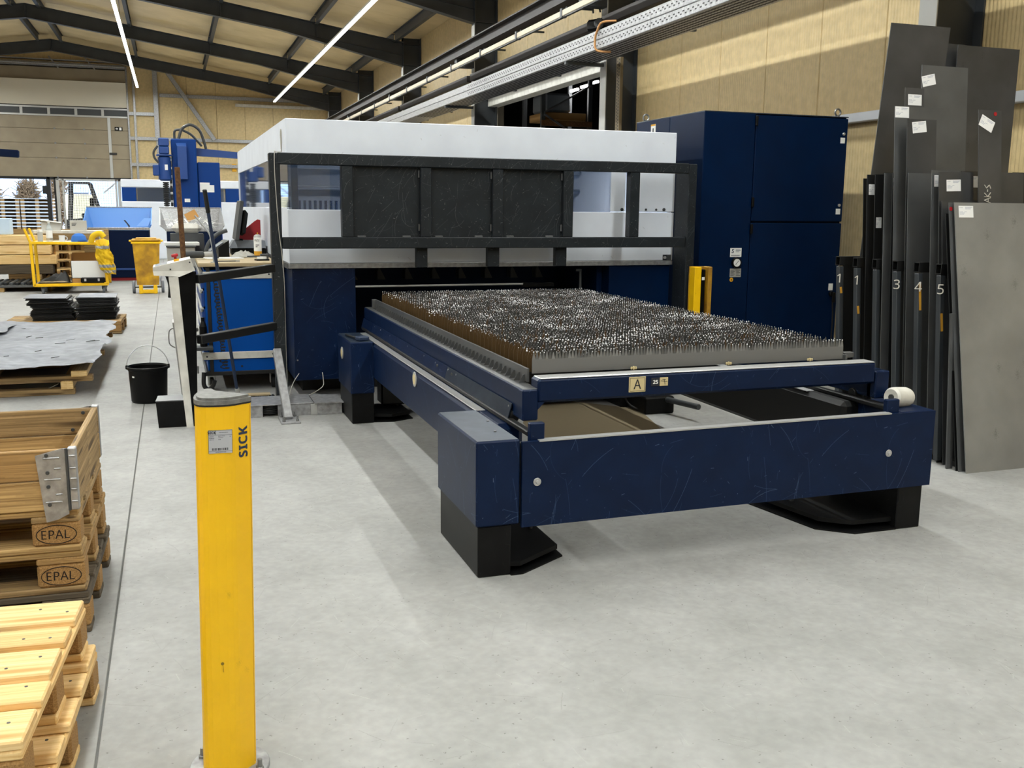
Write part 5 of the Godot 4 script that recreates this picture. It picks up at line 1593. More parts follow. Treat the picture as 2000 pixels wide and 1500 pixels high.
func bucket() -> void:
	var b := thing("bucket", "black plastic mortar bucket with thin wire handle on the floor", "bucket", V(-0.215, 0, -7.48))
	part("tub", G.new().lathe([Vector2(0, 0.0), Vector2(0.118, 0.0), Vector2(0.124, 0.012), Vector2(0.134, 0.235), Vector2(0.141, 0.238), Vector2(0.145, 0.258), Vector2(0.137, 0.262), Vector2(0.131, 0.25), Vector2(0.121, 0.02), Vector2(0, 0.015)], 40, Transform3D.IDENTITY), M.black_plastic, b)
	for s in [-1.0, 1.0]:
		part("ear", G.new().box(V(s * 0.143, 0.255, 0), V(0.016, 0.03, 0.022), 0.004), M.black_plastic, b)
	var arc := []
	for k in 25:
		var a := PI * k / 24.0
		arc.append(V(-cos(a) * 0.143, 0.262 + sin(a) * (0.125 + 0.02 * sin(a)), -0.02 * sin(a)))
	part("wire_handle", G.new().tube(arc, 0.0034, 6), M.bright, b)
	part("label_sticker", G.new().box(V(-0.098, 0.195, 0.0862), V(0.022, 0.012, 0.004), 0.001, Basis(Vector3.UP, -0.85)), M.paper, b)


func pedestal() -> void:
	var p := thing("control_pedestal", "slanting white and black control pedestal with sloped console top", "control panel", V(0.05, 0, -6.5))
	# white front edge plate, black side, white rear plate
	wpart("front_plate", G.new().hexa([V(0.028, 0, -6.485), V(0.070, 0, -6.50), V(0.072, 0, -6.56), V(0.03, 0, -6.545), V(-0.036, 0.965, -6.485), V(0.022, 0.965, -6.49), V(0.024, 0.965, -6.55), V(-0.034, 0.965, -6.545)]), M.white_dirty, p)
	wpart("side_panel", G.new().hexa([V(0.072, 0, -6.512), V(0.098, 0, -6.56), V(0.06, 0, -6.75), V(0.034, 0, -6.70), V(0.024, 0.965, -6.502), V(0.128, 0.99, -6.55), V(0.10, 0.99, -6.75), V(-0.01, 0.965, -6.70)]), M.foot, p)
	wpart("console", G.new().hexa([V(-0.125, 1.00, -6.50), V(-0.125, 1.025, -6.50), V(0.100, 1.078, -6.49), V(0.125, 1.00, -6.505), V(-0.125, 1.00, -6.80), V(-0.125, 1.025, -6.80), V(0.100, 1.078, -6.80), V(0.125, 1.00, -6.80)]), M.white_dirty, p)
	wpart("console_base", G.new().hexa([V(-0.122, 0.975, -6.497), V(-0.125, 1.004, -6.50), V(0.125, 1.004, -6.505), V(0.03, 0.965, -6.49), V(-0.122, 0.975, -6.79), V(-0.125, 1.004, -6.79), V(0.125, 1.004, -6.79), V(0.03, 0.965, -6.79)]), M.white_dirty, p)
	wpart("button_base", G.new().cyl(V(0.018, 1.055, -6.60), V(0.016, 1.072, -6.60), 0.017, 14, 0.002), M.yellow_plain, p)
	wpart("emergency_button", G.new().lathe([Vector2(0.008, 0.0), Vector2(0.008, 0.012), Vector2(0.02, 0.014), Vector2(0.022, 0.026), Vector2(0.016, 0.032), Vector2(0, 0.033)], 18, Transform3D(Basis(V(0, 0, 1), 0.2), V(0.012, 1.072, -6.60))), M.red, p)
	wpart("membrane", G.new().hexa([V(-0.112, 1.0295, -6.53), V(-0.04, 1.0465, -6.53), V(-0.04, 1.0465, -6.76), V(-0.112, 1.0295, -6.76), V(-0.112, 1.0305, -6.53), V(-0.04, 1.0475, -6.53), V(-0.04, 1.0475, -6.76), V(-0.112, 1.0305, -6.76)]), M.grey_dark, p)
	for q in [V(0.094, 1.055, -6.494), V(-0.022, 1.012, -6.497)]:
		wpart("screw", G.new().cyl(q, q + V(0, 0, 0.004), 0.005, 10), M.ink, p)
	wpart("rear_plate", G.new().hexa([V(0.012, 0.0, -7.35), V(0.020, 0.0, -7.35), V(0.02, 0, -7.42), V(0.012, 0, -7.42), V(-0.03, 0.6, -7.2), V(-0.018, 0.6, -7.2), V(-0.018, 0.6, -7.42), V(-0.03, 0.6, -7.42)]), M.alu, p)
	wpart("grip", G.new().tube(smooth_path([V(-0.022, 0.62, -6.70), V(-0.05, 0.60, -6.70), V(-0.052, 0.52, -6.70), V(-0.018, 0.49, -6.70)], 14), 0.004, 6), M.steel, p)
	wpart("lock", G.new().cyl(V(0.112, 0.62, -6.58), V(0.122, 0.62, -6.57), 0.012, 10).box(V(0.116, 0.36, -6.575), V(0.012, 0.05, 0.02), 0.003), M.steel, p)
	wpart("sticker", G.new().bar(V(0.1105, 0.70, -6.556), V(0.1125, 0.73, -6.555), 0.014, 0.003), M.card, p)
	wpart("cable_bundle", G.new().tube(smooth_path([V(-0.05, 0.975, -6.7), V(-0.03, 0.90, -6.68), V(-0.035, 0.82, -6.68)], 10), 0.012, 7), M.rubber, p)
	var bx := thing("black_box", "small scuffed black steel box on the floor at the pedestal foot", "box", V(-0.055, 0, -6.60))
	wpart("box", G.new().hexa([V(-0.142, 0, -6.52), V(0.036, 0, -6.515), V(0.03, 0, -6.70), V(-0.135, 0, -6.70), V(-0.152, 0.172, -6.51), V(0.022, 0.172, -6.505), V(0.018, 0.172, -6.70), V(-0.14, 0.172, -6.70)]), M.foot, bx)
	wpart("lid", G.new().hexa([V(-0.153, 0.172, -6.509), V(0.023, 0.172, -6.504), V(0.019, 0.172, -6.70), V(-0.141, 0.172, -6.70), V(-0.153, 0.178, -6.509), V(0.023, 0.178, -6.504), V(0.019, 0.178, -6.70), V(-0.141, 0.178, -6.70)]), M.sheet_mid, bx)
	var fp := thing("foot_pedal", "metal foot pedal with cable on the floor between bucket and pedestal", "pedal", V(-0.03, 0, -7.1))
	wpart("plate", G.new().span(V(-0.10, 0, -7.2), V(0.02, 0.02, -7.0), 0.004), M.galv, fp)
	wpart("treadle", G.new().hexa([V(-0.09, 0.03, -7.02), V(0.01, 0.03, -7.02), V(0.01, 0.05, -7.02), V(-0.09, 0.05, -7.02), V(-0.07, 0.07, -7.18), V(0.0, 0.07, -7.18), V(0.0, 0.09, -7.18), V(-0.07, 0.09, -7.18)]), M.grey_dark, fp)
	wpart("cable", G.new().tube(smooth_path([V(0.0, 0.02, -7.05), V(0.03, 0.012, -6.9), V(0.05, 0.012, -6.75)], 10), 0.006, 6), M.rubber, fp)


func workbench() -> void:
	var w := thing("workbench_cart", "blue tool cart workbench with wooden top and cursive writing behind the dark rails", "workbench", V(0.46, 0, -8.5))
	var z0 := -7.72
	wpart("worktop", G.new().span(V(0.17, 0.955, -9.35), V(0.765, 0.985, z0 + 0.02), 0.004), M.bench_wood, w)
	wpart("bracket_shelf", G.new().span(V(-0.06, 0.835, -9.95), V(0.3, 0.86, -9.3), 0.004), M.grey_dark, w)
	wpart("top_frame", G.new().span(V(0.20, 0.862, z0 - 0.03), V(0.75, 0.918, z0), 0.003), M.white_dirty, w)
	wpart("lower_frame", G.new().span(V(0.17, 0.250, z0 - 0.03), V(0.75, 0.305, z0 + 0.005), 0.003), M.white_dirty, w)
	wpart("corner_post", G.new().span(V(0.735, 0.15, z0 - 0.04), V(0.76, 0.955, z0), 0.003), M.alu, w)
	wpart("corner_post", G.new().span(V(0.225, 0.15, z0 - 0.04), V(0.252, 0.95, z0 - 0.005), 0.003), M.black, w)
	wpart("side_panel", G.new().span(V(0.252, 0.15, z0 - 0.02), V(0.735, 0.87, z0 - 0.008), 0.002), M.cart_blue, w)
	wpart("body", G.new().span(V(0.21, 0.16, -9.3), V(0.74, 0.93, z0 - 0.03), 0.004), M.cart_blue, w)
	wpart("base_frame", G.new().span(V(0.19, 0.125, -9.3), V(0.76, 0.155, z0), 0.003), M.black, w)
	for k in 5:
		var d := wpart("drawer", G.new().span(V(0.185, 0.23 + k * 0.14, -9.2), V(0.21, 0.35 + k * 0.14, z0 - 0.06), 0.003), M.motor_blue, w)
		part("drawer_grip", G.new().span(V(0.175, 0.33 + k * 0.14, -9.2), V(0.20, 0.362 + k * 0.14, z0 - 0.06), 0.003), M.alu, d)
	for q in [[0.235, z0 - 0.1], [0.70, z0 - 0.1], [0.235, -9.1], [0.70, -9.1]]:
		var cs := wpart("caster", G.new().cyl(V(q[0] - 0.015, 0.05, q[1]), V(q[0] + 0.015, 0.05, q[1]), 0.05, 18, 0.004), M.rubber, w)
		part("fork", G.new().span(V(q[0] - 0.028, 0.04, q[1] - 0.02), V(q[0] - 0.02, 0.125, q[1] + 0.02), 0.002).span(V(q[0] + 0.02, 0.04, q[1] - 0.02), V(q[0] + 0.028, 0.125, q[1] + 0.02), 0.002), M.alu, cs)
	# cursive writing up the side panel
	var pts := []
	for k in 120:
		var a := k / 119.0
		var y := lerpf(0.175, 0.85, a)
		var amp := 0.022 if a > 0.22 else 0.034
		pts.append(V(0.335 - a * 0.045 + sin(k * 1.55) * amp * (0.7 + 0.3 * sin(k * 0.7)), y + cos(k * 1.55) * 0.010, z0 - 0.0075))
	wpart("writing", G.new().tube(smooth_path(pts, 420), 0.0046, 5), M.ink, w)
	wpart("writing_dot", G.new().cyl(V(0.375, 0.365, z0 - 0.01), V(0.375, 0.365, z0 - 0.006), 0.010, 10).cyl(V(0.46, 0.19, z0 - 0.01), V(0.46, 0.19, z0 - 0.006), 0.009, 10), M.ink, w)
	for q in [V(0.685, 0.895, z0), V(0.205, 0.275, z0 + 0.005), V(0.695, 0.28, z0 + 0.005)]:
		wpart("bolt", G.new().cyl(q, q + V(0, 0, 0.004), 0.007, 8), M.ink, w)
	var hk := thing("hook", "large dark wrench hook leaning at the cart foot behind the pedestal", "hook", V(0.2, 0, -7.6))
	wpart("hook", G.new().tube(smooth_path([V(0.175, 0.17, -7.62), V(0.17, 0.08, -7.6), V(0.20, 0.045, -7.6), V(0.235, 0.07, -7.6), V(0.25, 0.11, -7.6)], 18), 0.016, 8), M.black, hk)
	var bo := thing("dark_bottle", "dark bottle standing on the ledge left of the blue cart side", "bottle", V(0.185, 0.36, -7.68))
	part("bottle", G.new().lathe([Vector2(0, 0), Vector2(0.026, 0.0), Vector2(0.028, 0.02), Vector2(0.028, 0.15), Vector2(0.014, 0.19), Vector2(0.014, 0.22), Vector2(0.0, 0.222)], 16, Transform3D.IDENTITY), M.black_plastic, bo)
	var ld := solo("small_ledge", G.new().span(V(0.13, 0.335, -7.74), V(0.25, 0.36, -7.62), 0.003), M.grey_dark, "small dark ledge on the cart corner below the bottle", "shelf")
	# broom leaning on the rail
	var br := thing("broom", "push broom with long black handle leaning against the upper dark rail", "broom", V(0.37, 0, -7.3))
	wpart("handle", G.new().cyl(V(0.388, 0.09, -7.20), V(0.215, 1.50, -6.84), 0.0115, 12), M.navy_ink, br)
	wpart("grip", G.new().cyl(V(0.232, 1.36, -6.875), V(0.2137, 1.51, -6.8375), 0.0145, 12, 0.003), M.black, br)
	wpart("socket", G.new().cyl(V(0.397, 0.055, -7.215), V(0.386, 0.115, -7.195), 0.016, 12), M.alu, br)
	wpart("head", G.new().span(V(0.36, 0.052, -7.24), V(0.62, 0.066, -7.18), 0.003), M.bench_wood, br)
	var bs := G.new()
	for k in 90:
		var q := V(0.365 + rng.randf() * 0.28, 0.054, -7.235 + rng.randf() * 0.05)
		bs.bar(q, q + V(rng.randf_range(-0.005, 0.02), -0.054, rng.randf_range(-0.01, 0.02)), 0.006, 0.006)
	wpart("bristles", bs, M.rubber, br).set_meta("kind", "stuff")
	# rusty rod and bent conduit standing on the bench side
	var rr := thing("rusty_rod", "rusty brown steel rod standing upright behind the control pedestal", "rod", V(0.02, 0, -7.1))
	wpart("rod", G.new().cyl(V(0.085, 0.0, -7.1), V(0.052, 1.66, -7.12), 0.018, 14, 0.002), M.rust, rr)
	var bp := thing("bent_pipe", "thin grey bent pipe standing on the front edge of the bench", "pipe", V(0.27, 0.985, -7.75))
	wpart("pipe", G.new().tube(smooth_path([V(0.285, 0.985, -7.74), V(0.282, 1.05, -7.74), V(0.275, 1.13, -7.74), V(0.262, 1.20, -7.74), V(0.22, 1.26, -7.74), V(0.163, 1.335, -7.74)], 24), 0.006, 8), M.alu, bp)
	wpart("foot", G.new().cyl(V(0.285, 0.985, -7.74), V(0.285, 0.992, -7.74), 0.024, 14), M.alu, bp)
	# clutter on the bench
	var y := 0.985
	var mo := thing("monitor", "black computer monitor seen from the side on the wooden bench", "monitor", V(0.55, y, -9.0))
	part("screen", G.new().box(V(0, 0.30, 0), V(0.03, 0.34, 0.48), 0.006, Basis(V(0, 0, 1), -0.16)), M.grey_dark, mo)
	part("back_shell", G.new().box(V(0.035, 0.28, 0), V(0.06, 0.22, 0.34), 0.025, Basis(V(0, 0, 1), -0.16)), M.black_plastic, mo)
	part("stand", G.new().box(V(0.02, 0.07, 0), V(0.03, 0.14, 0.08), 0.006), M.black_plastic, mo)
	part("foot", G.new().box(V(0.01, 0.01, 0), V(0.16, 0.02, 0.2), 0.006), M.black_plastic, mo)
	var ph := thing("telephone", "black desk telephone with raised handset on the bench", "telephone", V(0.33, y, -8.7), 0.2)
	part("body", G.new().hexa([V(-0.09, 0, 0.1), V(0.10, 0, 0.1), V(0.10, 0, -0.1), V(-0.09, 0, -0.1), V(-0.085, 0.02, 0.1), V(0.10, 0.14, 0.1), V(0.10, 0.14, -0.1), V(-0.085, 0.02, -0.1)]), M.black_plastic, ph)
	part("keypad", G.new().hexa([V(-0.05, 0.045, 0.07), V(0.06, 0.117, 0.07), V(0.06, 0.117, -0.02), V(-0.05, 0.045, -0.02), V(-0.052, 0.05, 0.07), V(0.058, 0.122, 0.07), V(0.058, 0.122, -0.02), V(-0.052, 0.05, -0.02)]), M.grey_plastic, ph)
	part("handset", G.new().tube(smooth_path([V(-0.10, 0.05, 0.12), V(-0.07, 0.12, 0.12), V(0.0, 0.19, 0.12), V(0.08, 0.22, 0.12)], 16), 0.017, 8), M.grey_dark, ph)
	var pl := thing("angle_plate", "red steel guard plate standing on edge against the white machine side", "guard", V(0.7, y, -9.2))
	wpart("plate", G.new().prism(poly([-0.16, 0.07, 0.10, 0.07, 0.10, 0.28, 0.075, 0.285, 0.05, 0.27, 0.0, 0.23, -0.05, 0.19, -0.10, 0.14]), Transform3D(Basis(), V(0.66, y + 0.02, -9.25)), 0.01), M.red, pl)
	var tr := thing("document_tray", "grey plastic tray box lying on the bench by the machine", "tray", V(0.65, y, -9.05))
	part("lower", G.new().span(V(-0.17, 0.0, -0.14), V(0.125, 0.06, 0.1), 0.01), M.black_plastic, tr)
	part("upper", G.new().hexa([V(-0.19, 0.06, 0.12), V(0.125, 0.06, 0.12), V(0.125, 0.06, -0.15), V(-0.19, 0.06, -0.15), V(-0.15, 0.125, 0.10), V(0.12, 0.125, 0.10), V(0.12, 0.125, -0.13), V(-0.15, 0.125, -0.13)]), M.grey_plastic, tr)
	var cn := thing("spray_can", "white spray can with yellow foot standing on the bench", "spray can", V(0.675, y, -8.55))
	part("can", G.new().cyl(V(0, 0.05, 0), V(0, 0.165, 0), 0.032, 20), M.paper, cn)
	part("yellow_band", G.new().cyl(V(0, 0.0, 0), V(0, 0.05, 0), 0.0321, 20, 0.002), M.chalk_yellow, cn)
	part("dome", G.new().lathe([Vector2(0.032, 0.165), Vector2(0.028, 0.18), Vector2(0.015, 0.188), Vector2(0.014, 0.19), Vector2(0, 0.19)], 20, Transform3D.IDENTITY), M.alu, cn)
	part("valve", G.new().cyl(V(0, 0.19, 0), V(0, 0.205, 0), 0.005, 8), M.chalk_yellow, cn)
	letters(cn, "WS!", 0.018, M.ink, V(-0.008, 0.14, 0.0318))
	part("print", G.new().span(V(-0.02, 0.10, 0.031), V(0.01, 0.105, 0.0332)).span(V(-0.02, 0.085, 0.031), V(-0.005, 0.09, 0.0332)), M.ink, cn)
	var rg := thing("rag", "crumpled white rag with dark streaks on the bench", "cloth", V(0.555, y, -8.55))
	var f := FastNoiseLite.new()
	f.seed = 4
	f.frequency = 9.0
	var rp := []
	for j in 18:
		for i in 18:
			var a := Vector2(i / 17.0 - 0.5, j / 17.0 - 0.5)
			var hh := maxf(0.0, 0.055 * (1.0 - a.length_squared() * 4.0) * (0.7 + f.get_noise_2d(a.x, a.y) * 0.9)) + 0.004
			rp.append(V(a.x * 0.21, hh, a.y * 0.17))
	part("cloth", G.new().grid(rp, 18, 18, 0.002), M.rag, rg)
	var gr := thing("angle_grinder", "dark hand grinder lying on the bench beside the rusty rod", "power tool", V(0.21, y, -8.3), 0.15)
	part("body", G.new().cyl(V(-0.13, 0.035, 0), V(0.02, 0.035, 0), 0.028, 14, 0.006), M.grey_dark, gr)
	part("grip", G.new().cyl(V(0.02, 0.035, 0), V(0.11, 0.038, 0), 0.022, 12, 0.004), M.alu, gr)
	part("disc", G.new().cyl(V(0.13, 0.045, -0.01), V(0.135, 0.045, -0.01), 0.045, 20), M.black, gr)
	var ca := thing("caliper_case", "small black tool case with round gauge lying on the bench front", "tool", V(0.66, y, -8.0), 0.2)
	part("base", G.new().span(V(-0.05, 0, -0.04), V(0.05, 0.012, 0.04), 0.003), M.black_plastic, ca)
	part("ring", G.new().lathe([Vector2(0.0, 0.012), Vector2(0.036, 0.012), Vector2(0.036, 0.03), Vector2(0.026, 0.03), Vector2(0.026, 0.016), Vector2(0, 0.016)], 24, Transform3D.IDENTITY), M.paper, ca)
	part("jaw", G.new().box(V(-0.06, 0.034, -0.02), V(0.10, 0.008, 0.014), 0.002), M.ink, ca)
	var bk := solo("black_block", G.new().box(V(0, 0.02, 0), V(0.065, 0.04, 0.06), 0.004), M.grey_dark, "small dark block on the bench under the spray can", "block", V(0.70, y, -8.25))
	var wr := thing("wrench", "slim steel wrench lying along the front of the bench", "wrench", V(0.37, y, -7.85))
	part("shank", G.new().box(V(0, 0.005, 0), V(0.17, 0.007, 0.011), 0.002, Basis(Vector3.UP, 0.05)), M.grey_dark, wr)
	part("jaw", G.new().lathe([Vector2(0.008, 0.0), Vector2(0.016, 0.0), Vector2(0.016, 0.012), Vector2(0.008, 0.012), Vector2(0.008, 0)], 12, Transform3D(Basis(), V(0.095, 0.0, -0.005))), M.alu, wr)
	var sh := solo("paper_sheet", G.new().box(V(0, 0.002, 0), V(0.30, 0.003, 0.22), 0.001, Basis(Vector3.UP, 0.2)), M.paper, "sheet of white paper lying on the bench under the phone", "paper", V(0.38, y, -8.4))
	# grey cabinet with a paper stack and white helmet-like case behind the rod
	var ck := thing("bench_box", "pale grey metal box on the far left end of the bench", "box", V(0.07, 0.86, -9.5))
	wpart("box", G.new().span(V(-0.055, 0.86, -9.75), V(0.19, 1.035, -9.42), 0.006), M.beige_box, ck)
	wpart("lid", G.new().span(V(-0.06, 1.035, -9.77), V(0.20, 1.048, -9.4), 0.004), M.grey_dark, ck)
	var pp := solo("paper_stack", G.new().box(V(0, 0.015, 0), V(0.30, 0.03, 0.26), 0.003, Basis(Vector3.UP, 0.05)), M.paper, "thick stack of white paper on the pale grey box", "paper", V(0.075, 1.048, -9.58))
	var ts := thing("label_printer", "rounded white printer on a dark stand behind the rusty rod", "printer", V(0.13, 1.15, -9.8))
	part("shell", G.new().box(V(0, 0.05, 0), V(0.27, 0.085, 0.24), 0.038), M.white_dirty, ts)
	part("seam", G.new().box(V(0, 0.045, 0), V(0.272, 0.005, 0.242), 0.002), M.grey_dark, ts)
	part("stand", G.new().span(V(-0.15, -0.29, -0.13), V(0.15, 0.0, 0.12), 0.005), M.grey_dark, ts)


# ---------------------------------------------------------------- things at the far end of the hall

func skip(label: String, x0: float, x1: float, z: float, blue: bool) -> void:
	# tipping skip: a dark body with a flared trough on top
	var t := thing("tipping_skip", label, "skip", V((x0 + x1) * 0.5, 0, z - 0.5))
	wpart("body", G.new().span(V(x0 + 0.12, 0.06, z - 1.0), V(x1 - 0.06, 0.95, z), 0.01), M.skip_dark, t)
	wpart("base", G.new().span(V(x0 + 0.16, 0, z - 0.95), V(x1 - 0.1, 0.06, z - 0.05)), M.red if blue else M.black, t)
	var m: Material = M.skip_blue if blue else M.galv
	wpart("back_wall", G.new().hexa([V(x0 + 0.12, 0.95, z - 0.9), V(x1 - 0.06, 0.95, z - 0.9), V(x1, 1.37, z - 1.25), V(x0, 1.37, z - 1.25), V(x0 + 0.12, 0.95, z - 0.92), V(x1 - 0.06, 0.95, z - 0.92), V(x1, 1.37, z - 1.27), V(x0, 1.37, z - 1.27)]), m, t)
	for s in [[x0 + 0.12, x0, 0.02], [x1 - 0.06, x1, -0.02]]:
		wpart("side_wall", G.new().hexa([V(s[0], 0.95, z), V(s[0], 0.95, z - 0.9), V(s[1], 1.37, z - 1.25), V(s[1], 1.05, z + 0.02), V(s[0] + s[2], 0.95, z), V(s[0] + s[2], 0.95, z - 0.9), V(s[1] + s[2], 1.37, z - 1.25), V(s[1] + s[2], 1.05, z + 0.02)]), m, t)
	wpart("rim", G.new().span(V(x0 + 0.1, 0.95, z - 0.02), V(x1 - 0.04, 1.0, z + 0.02), 0.004), M.galv, t)
	wpart("rim", G.new().span(V(x0, 1.36, z - 1.28), V(x1, 1.385, z - 1.24), 0.004), M.galv, t)
	wpart("bottom", G.new().span(V(x0 + 0.12, 0.94, z - 0.92), V(x1 - 0.06, 0.955, z)), m, t)
	wpart("runner", G.new().span(V(x0 + 0.2, 0.20, z), V(x1 - 0.12, 0.24, z + 0.02), 0.004), M.motor_blue, t)


func background() -> void:
	skip("light blue tipping skip with dark blue body and red base", -1.58, -0.36, -20.0, true)
	skip("grey tipping skip full of white scrap pieces", -0.22, 0.94, -19.4, false)
	var sc := thing("scrap_heap", "tangle of thin white metal offcuts filling the grey skip", "scrap", V(0.35, 1.0, -19.8))
	sc.set_meta("kind", "stuff")
	var g := G.new()
	for k in 90:
		var q := V(rng.randf_range(-0.42, 0.42), rng.randf_range(0.0, 0.16), rng.randf_range(-0.45, 0.4))
		g.bar(q, q + V(rng.randfn(0, 0.12), rng.randfn(0, 0.05), rng.randfn(0, 0.1)), rng.randf_range(0.008, 0.03), 0.006)
	part("offcuts", g, M.white, sc).set_meta("kind", "stuff")
	var cb := solo("cardboard_piece", G.new().box(Vector3.ZERO, V(0.22, 0.17, 0.01), 0.002, Basis(V(0, 0, 1), 0.5) * Basis(V(1, 0, 0), -0.4)), M.card, "piece of brown cardboard sticking out of the grey skip", "cardboard", V(0.36, 1.23, -19.75))
	var bl := thing("scrap_strip", "dark bent steel strip lying in the light blue skip", "scrap", V(-0.75, 0.99, -20.3))
	part("strip", G.new().bar(V(-0.02, 0.0, 0), V(-0.10, 0.14, 0), 0.05, 0.01).bar(V(-0.10, 0.14, 0), V(-0.02, 0.02, -0.1), 0.03, 0.01), M.grey_dark, bl)
	part("flap", G.new().hexa([V(0.10, 0.0, 0.1), V(0.36, 0.0, 0.1), V(0.36, 0.02, 0.1), V(0.10, 0.02, 0.1), V(0.25, 0.16, -0.1), V(0.38, 0.16, -0.1), V(0.38, 0.18, -0.1), V(0.25, 0.18, -0.1)]), M.skip_blue, bl)
	# yellow wheelie bin
	var b := thing("wheelie_bin", "dirty yellow wheelie bin with closed lid", "bin", V(-0.41, 0, -17.1))
	part("body", G.new().hexa([V(-0.165, 0.14, 0.16), V(0.165, 0.14, 0.16), V(0.165, 0.14, -0.16), V(-0.165, 0.14, -0.16), V(-0.205, 0.83, 0.21), V(0.205, 0.83, 0.21), V(0.205, 0.83, -0.22), V(-0.205, 0.83, -0.22)]), M.yellow_dirty, b)
	part("rim", G.new().span(V(-0.225, 0.80, -0.24), V(0.225, 0.84, 0.225), 0.012), M.yellow, b)
	part("lid", G.new().span(V(-0.225, 0.845, -0.25), V(0.225, 0.875, 0.235), 0.014).span(V(-0.16, 0.87, -0.2), V(0.16, 0.895, 0.18), 0.012), M.yellow_dirty, b)
	for s in [-1.0, 1.0]:
		part("handle", G.new().box(V(s * 0.235, 0.845, 0.0), V(0.05, 0.03, 0.10), 0.008), M.yellow, b)
		part("wheel", G.new().cyl(V(s * 0.20, 0.10, 0.0), V(s * 0.245, 0.10, 0.0), 0.10, 22, 0.008), M.grey_plastic, b)
		part("foot", G.new().box(V(s * 0.11, 0.07, 0.15), V(0.06, 0.14, 0.05), 0.008), M.yellow, b)
	part("axle_cover", G.new().box(V(0, 0.035, 0.14), V(0.27, 0.06, 0.06), 0.01), M.yellow, b)
	part("axle", G.new().cyl(V(-0.22, 0.10, 0.06), V(0.22, 0.10, 0.06), 0.012, 8), M.grey_dark, b)
	# yellow trolley with things on it
	var t := thing("yellow_trolley", "yellow tubular trolley with slanted push handle beside the lumber", "trolley", V(-1.6, 0, -17.5))
	for z in [-17.2, -17.75]:
		wpart("rail", G.new().bar(V(-2.12, 0.81, z), V(-1.15, 0.80, z), 0.04, 0.045, 0.008), M.yellow, t)
		wpart("rail", G.new().bar(V(-2.12, 0.14, z), V(-1.02, 0.15, z), 0.04, 0.05, 0.008), M.yellow, t)
		wpart("post", G.new().bar(V(-2.11, 0.12, z), V(-2.125, 0.83, z), 0.04, 0.045, 0.008, Vector3.RIGHT), M.yellow, t)
		wpart("post", G.new().bar(V(-1.03, 0.14, z), V(-1.05, 0.45, z), 0.04, 0.045, 0.008, Vector3.RIGHT), M.yellow, t)
		wpart("push_handle", G.new().bar(V(-2.12, 0.80, z), V(-2.20, 1.03, z), 0.035, 0.035, 0.008), M.yellow, t)
	wpart("top_shelf", G.new().span(V(-2.1, 0.80, -17.75), V(-1.15, 0.825, -17.2), 0.004), M.white_dirty, t)
	wpart("deck", G.new().span(V(-2.1, 0.15, -17.75), V(-1.03, 0.17, -17.2), 0.004), M.bench_wood, t)
	for q in [[-2.0, -17.3], [-1.1, -17.3], [-2.0, -17.7], [-1.1, -17.7]]:
		wpart("caster", G.new().cyl(V(q[0] - 0.02, 0.055, q[1]), V(q[0] + 0.02, 0.055, q[1]), 0.055, 14, 0.006).span(V(q[0] - 0.03, 0.06, q[1] - 0.02), V(q[0] + 0.03, 0.14, q[1] + 0.02), 0.004), M.grey_plastic, t)
	var wb := thing("white_box", "open white cardboard box on the yellow trolley's deck", "box", V(-1.31, 0.17, -17.45))
	part("front", G.new().span(V(-0.26, 0.07, 0.17), V(0.26, 0.35, 0.18)), M.white, wb)
	part("walls", G.new().span(V(-0.26, 0.0, -0.18), V(0.26, 0.47, -0.17)).span(V(-0.26, 0.0, -0.18), V(-0.25, 0.45, 0.18)).span(V(0.25, 0.0, -0.18), V(0.26, 0.45, 0.18)).span(V(-0.26, 0.0, -0.18), V(0.26, 0.08, 0.18)), M.card, wb)
	var tc := thing("tool_case", "flat black tool case with two clasps lying on the trolley before the white box", "case", V(-1.26, 0.17, -17.22))
	part("shell", G.new().span(V(-0.17, 0, -0.06), V(0.19, 0.085, 0.06), 0.015), M.black_plastic, tc)
	for x in [-0.10, 0.10]:
		part("clasp", G.new().span(V(x - 0.015, 0.03, 0.06), V(x + 0.015, 0.07, 0.068), 0.003), M.bright, tc)
	var bg := thing("black_bag", "black folded bag slumped on the trolley's deck", "bag", V(-1.83, 0.17, -17.3))
	var f := FastNoiseLite.new()
	f.seed = 9
	f.frequency = 3.0
	var pts := []
	for j in 14:
		for i in 20:
			var a := i / 19.0 - 0.5
			var c := j / 13.0 - 0.5
			pts.append(V(a * 0.46, maxf(0.005, (0.03 + 0.20 * (a + 0.5) * (1.0 - c * c * 3.6) * (0.8 + f.get_noise_2d(a, c) * 0.8)) * (1.0 - pow(absf(a) * 2.0, 8.0))), c * 0.26))
	part("bag", G.new().grid(pts, 20, 14, 0.004), M.black, bg)
	# hi-vis jacket hanging over the trolley rail
	var jk := thing("safety_jacket", "yellow hi-vis jacket with silver bands draped over the trolley corner", "jacket", V(-1.1, 0.8, -17.2))
	pts = []
	for j in 26:
		for i in 12:
			var a := i / 11.0 - 0.5
			var c := j / 25.0
			var wdt := 0.16 + 0.09 * sin(c * 3.0) + 0.02 * sin(c * 17.0)
			var fold := f.get_noise_2d(a * 3.0, c * 2.0)
			var x := 0.02 + a * wdt + c * c * 0.10
			var y := 0.05 - c * 0.54 + fold * 0.02
			var z := 0.05 + 0.05 * cos(a * 5.0) + fold * 0.09
			if c < 0.12:
				y = 0.07 - absf(a) * 0.06
				z = 0.04 - (0.12 - c) * 1.8
			pts.append(V(x, y, z))
	part("shell", G.new().grid(pts, 12, 26, 0.008), M.cloth_yellow, jk)
	part("sleeve", G.new().tube(smooth_path([V(-0.14, 0.02, 0.0), V(-0.10, 0.12, 0.03), V(0.0, 0.16, 0.05), V(0.06, 0.10, 0.06)], 16), 0.045, 12), M.cloth_yellow, jk)
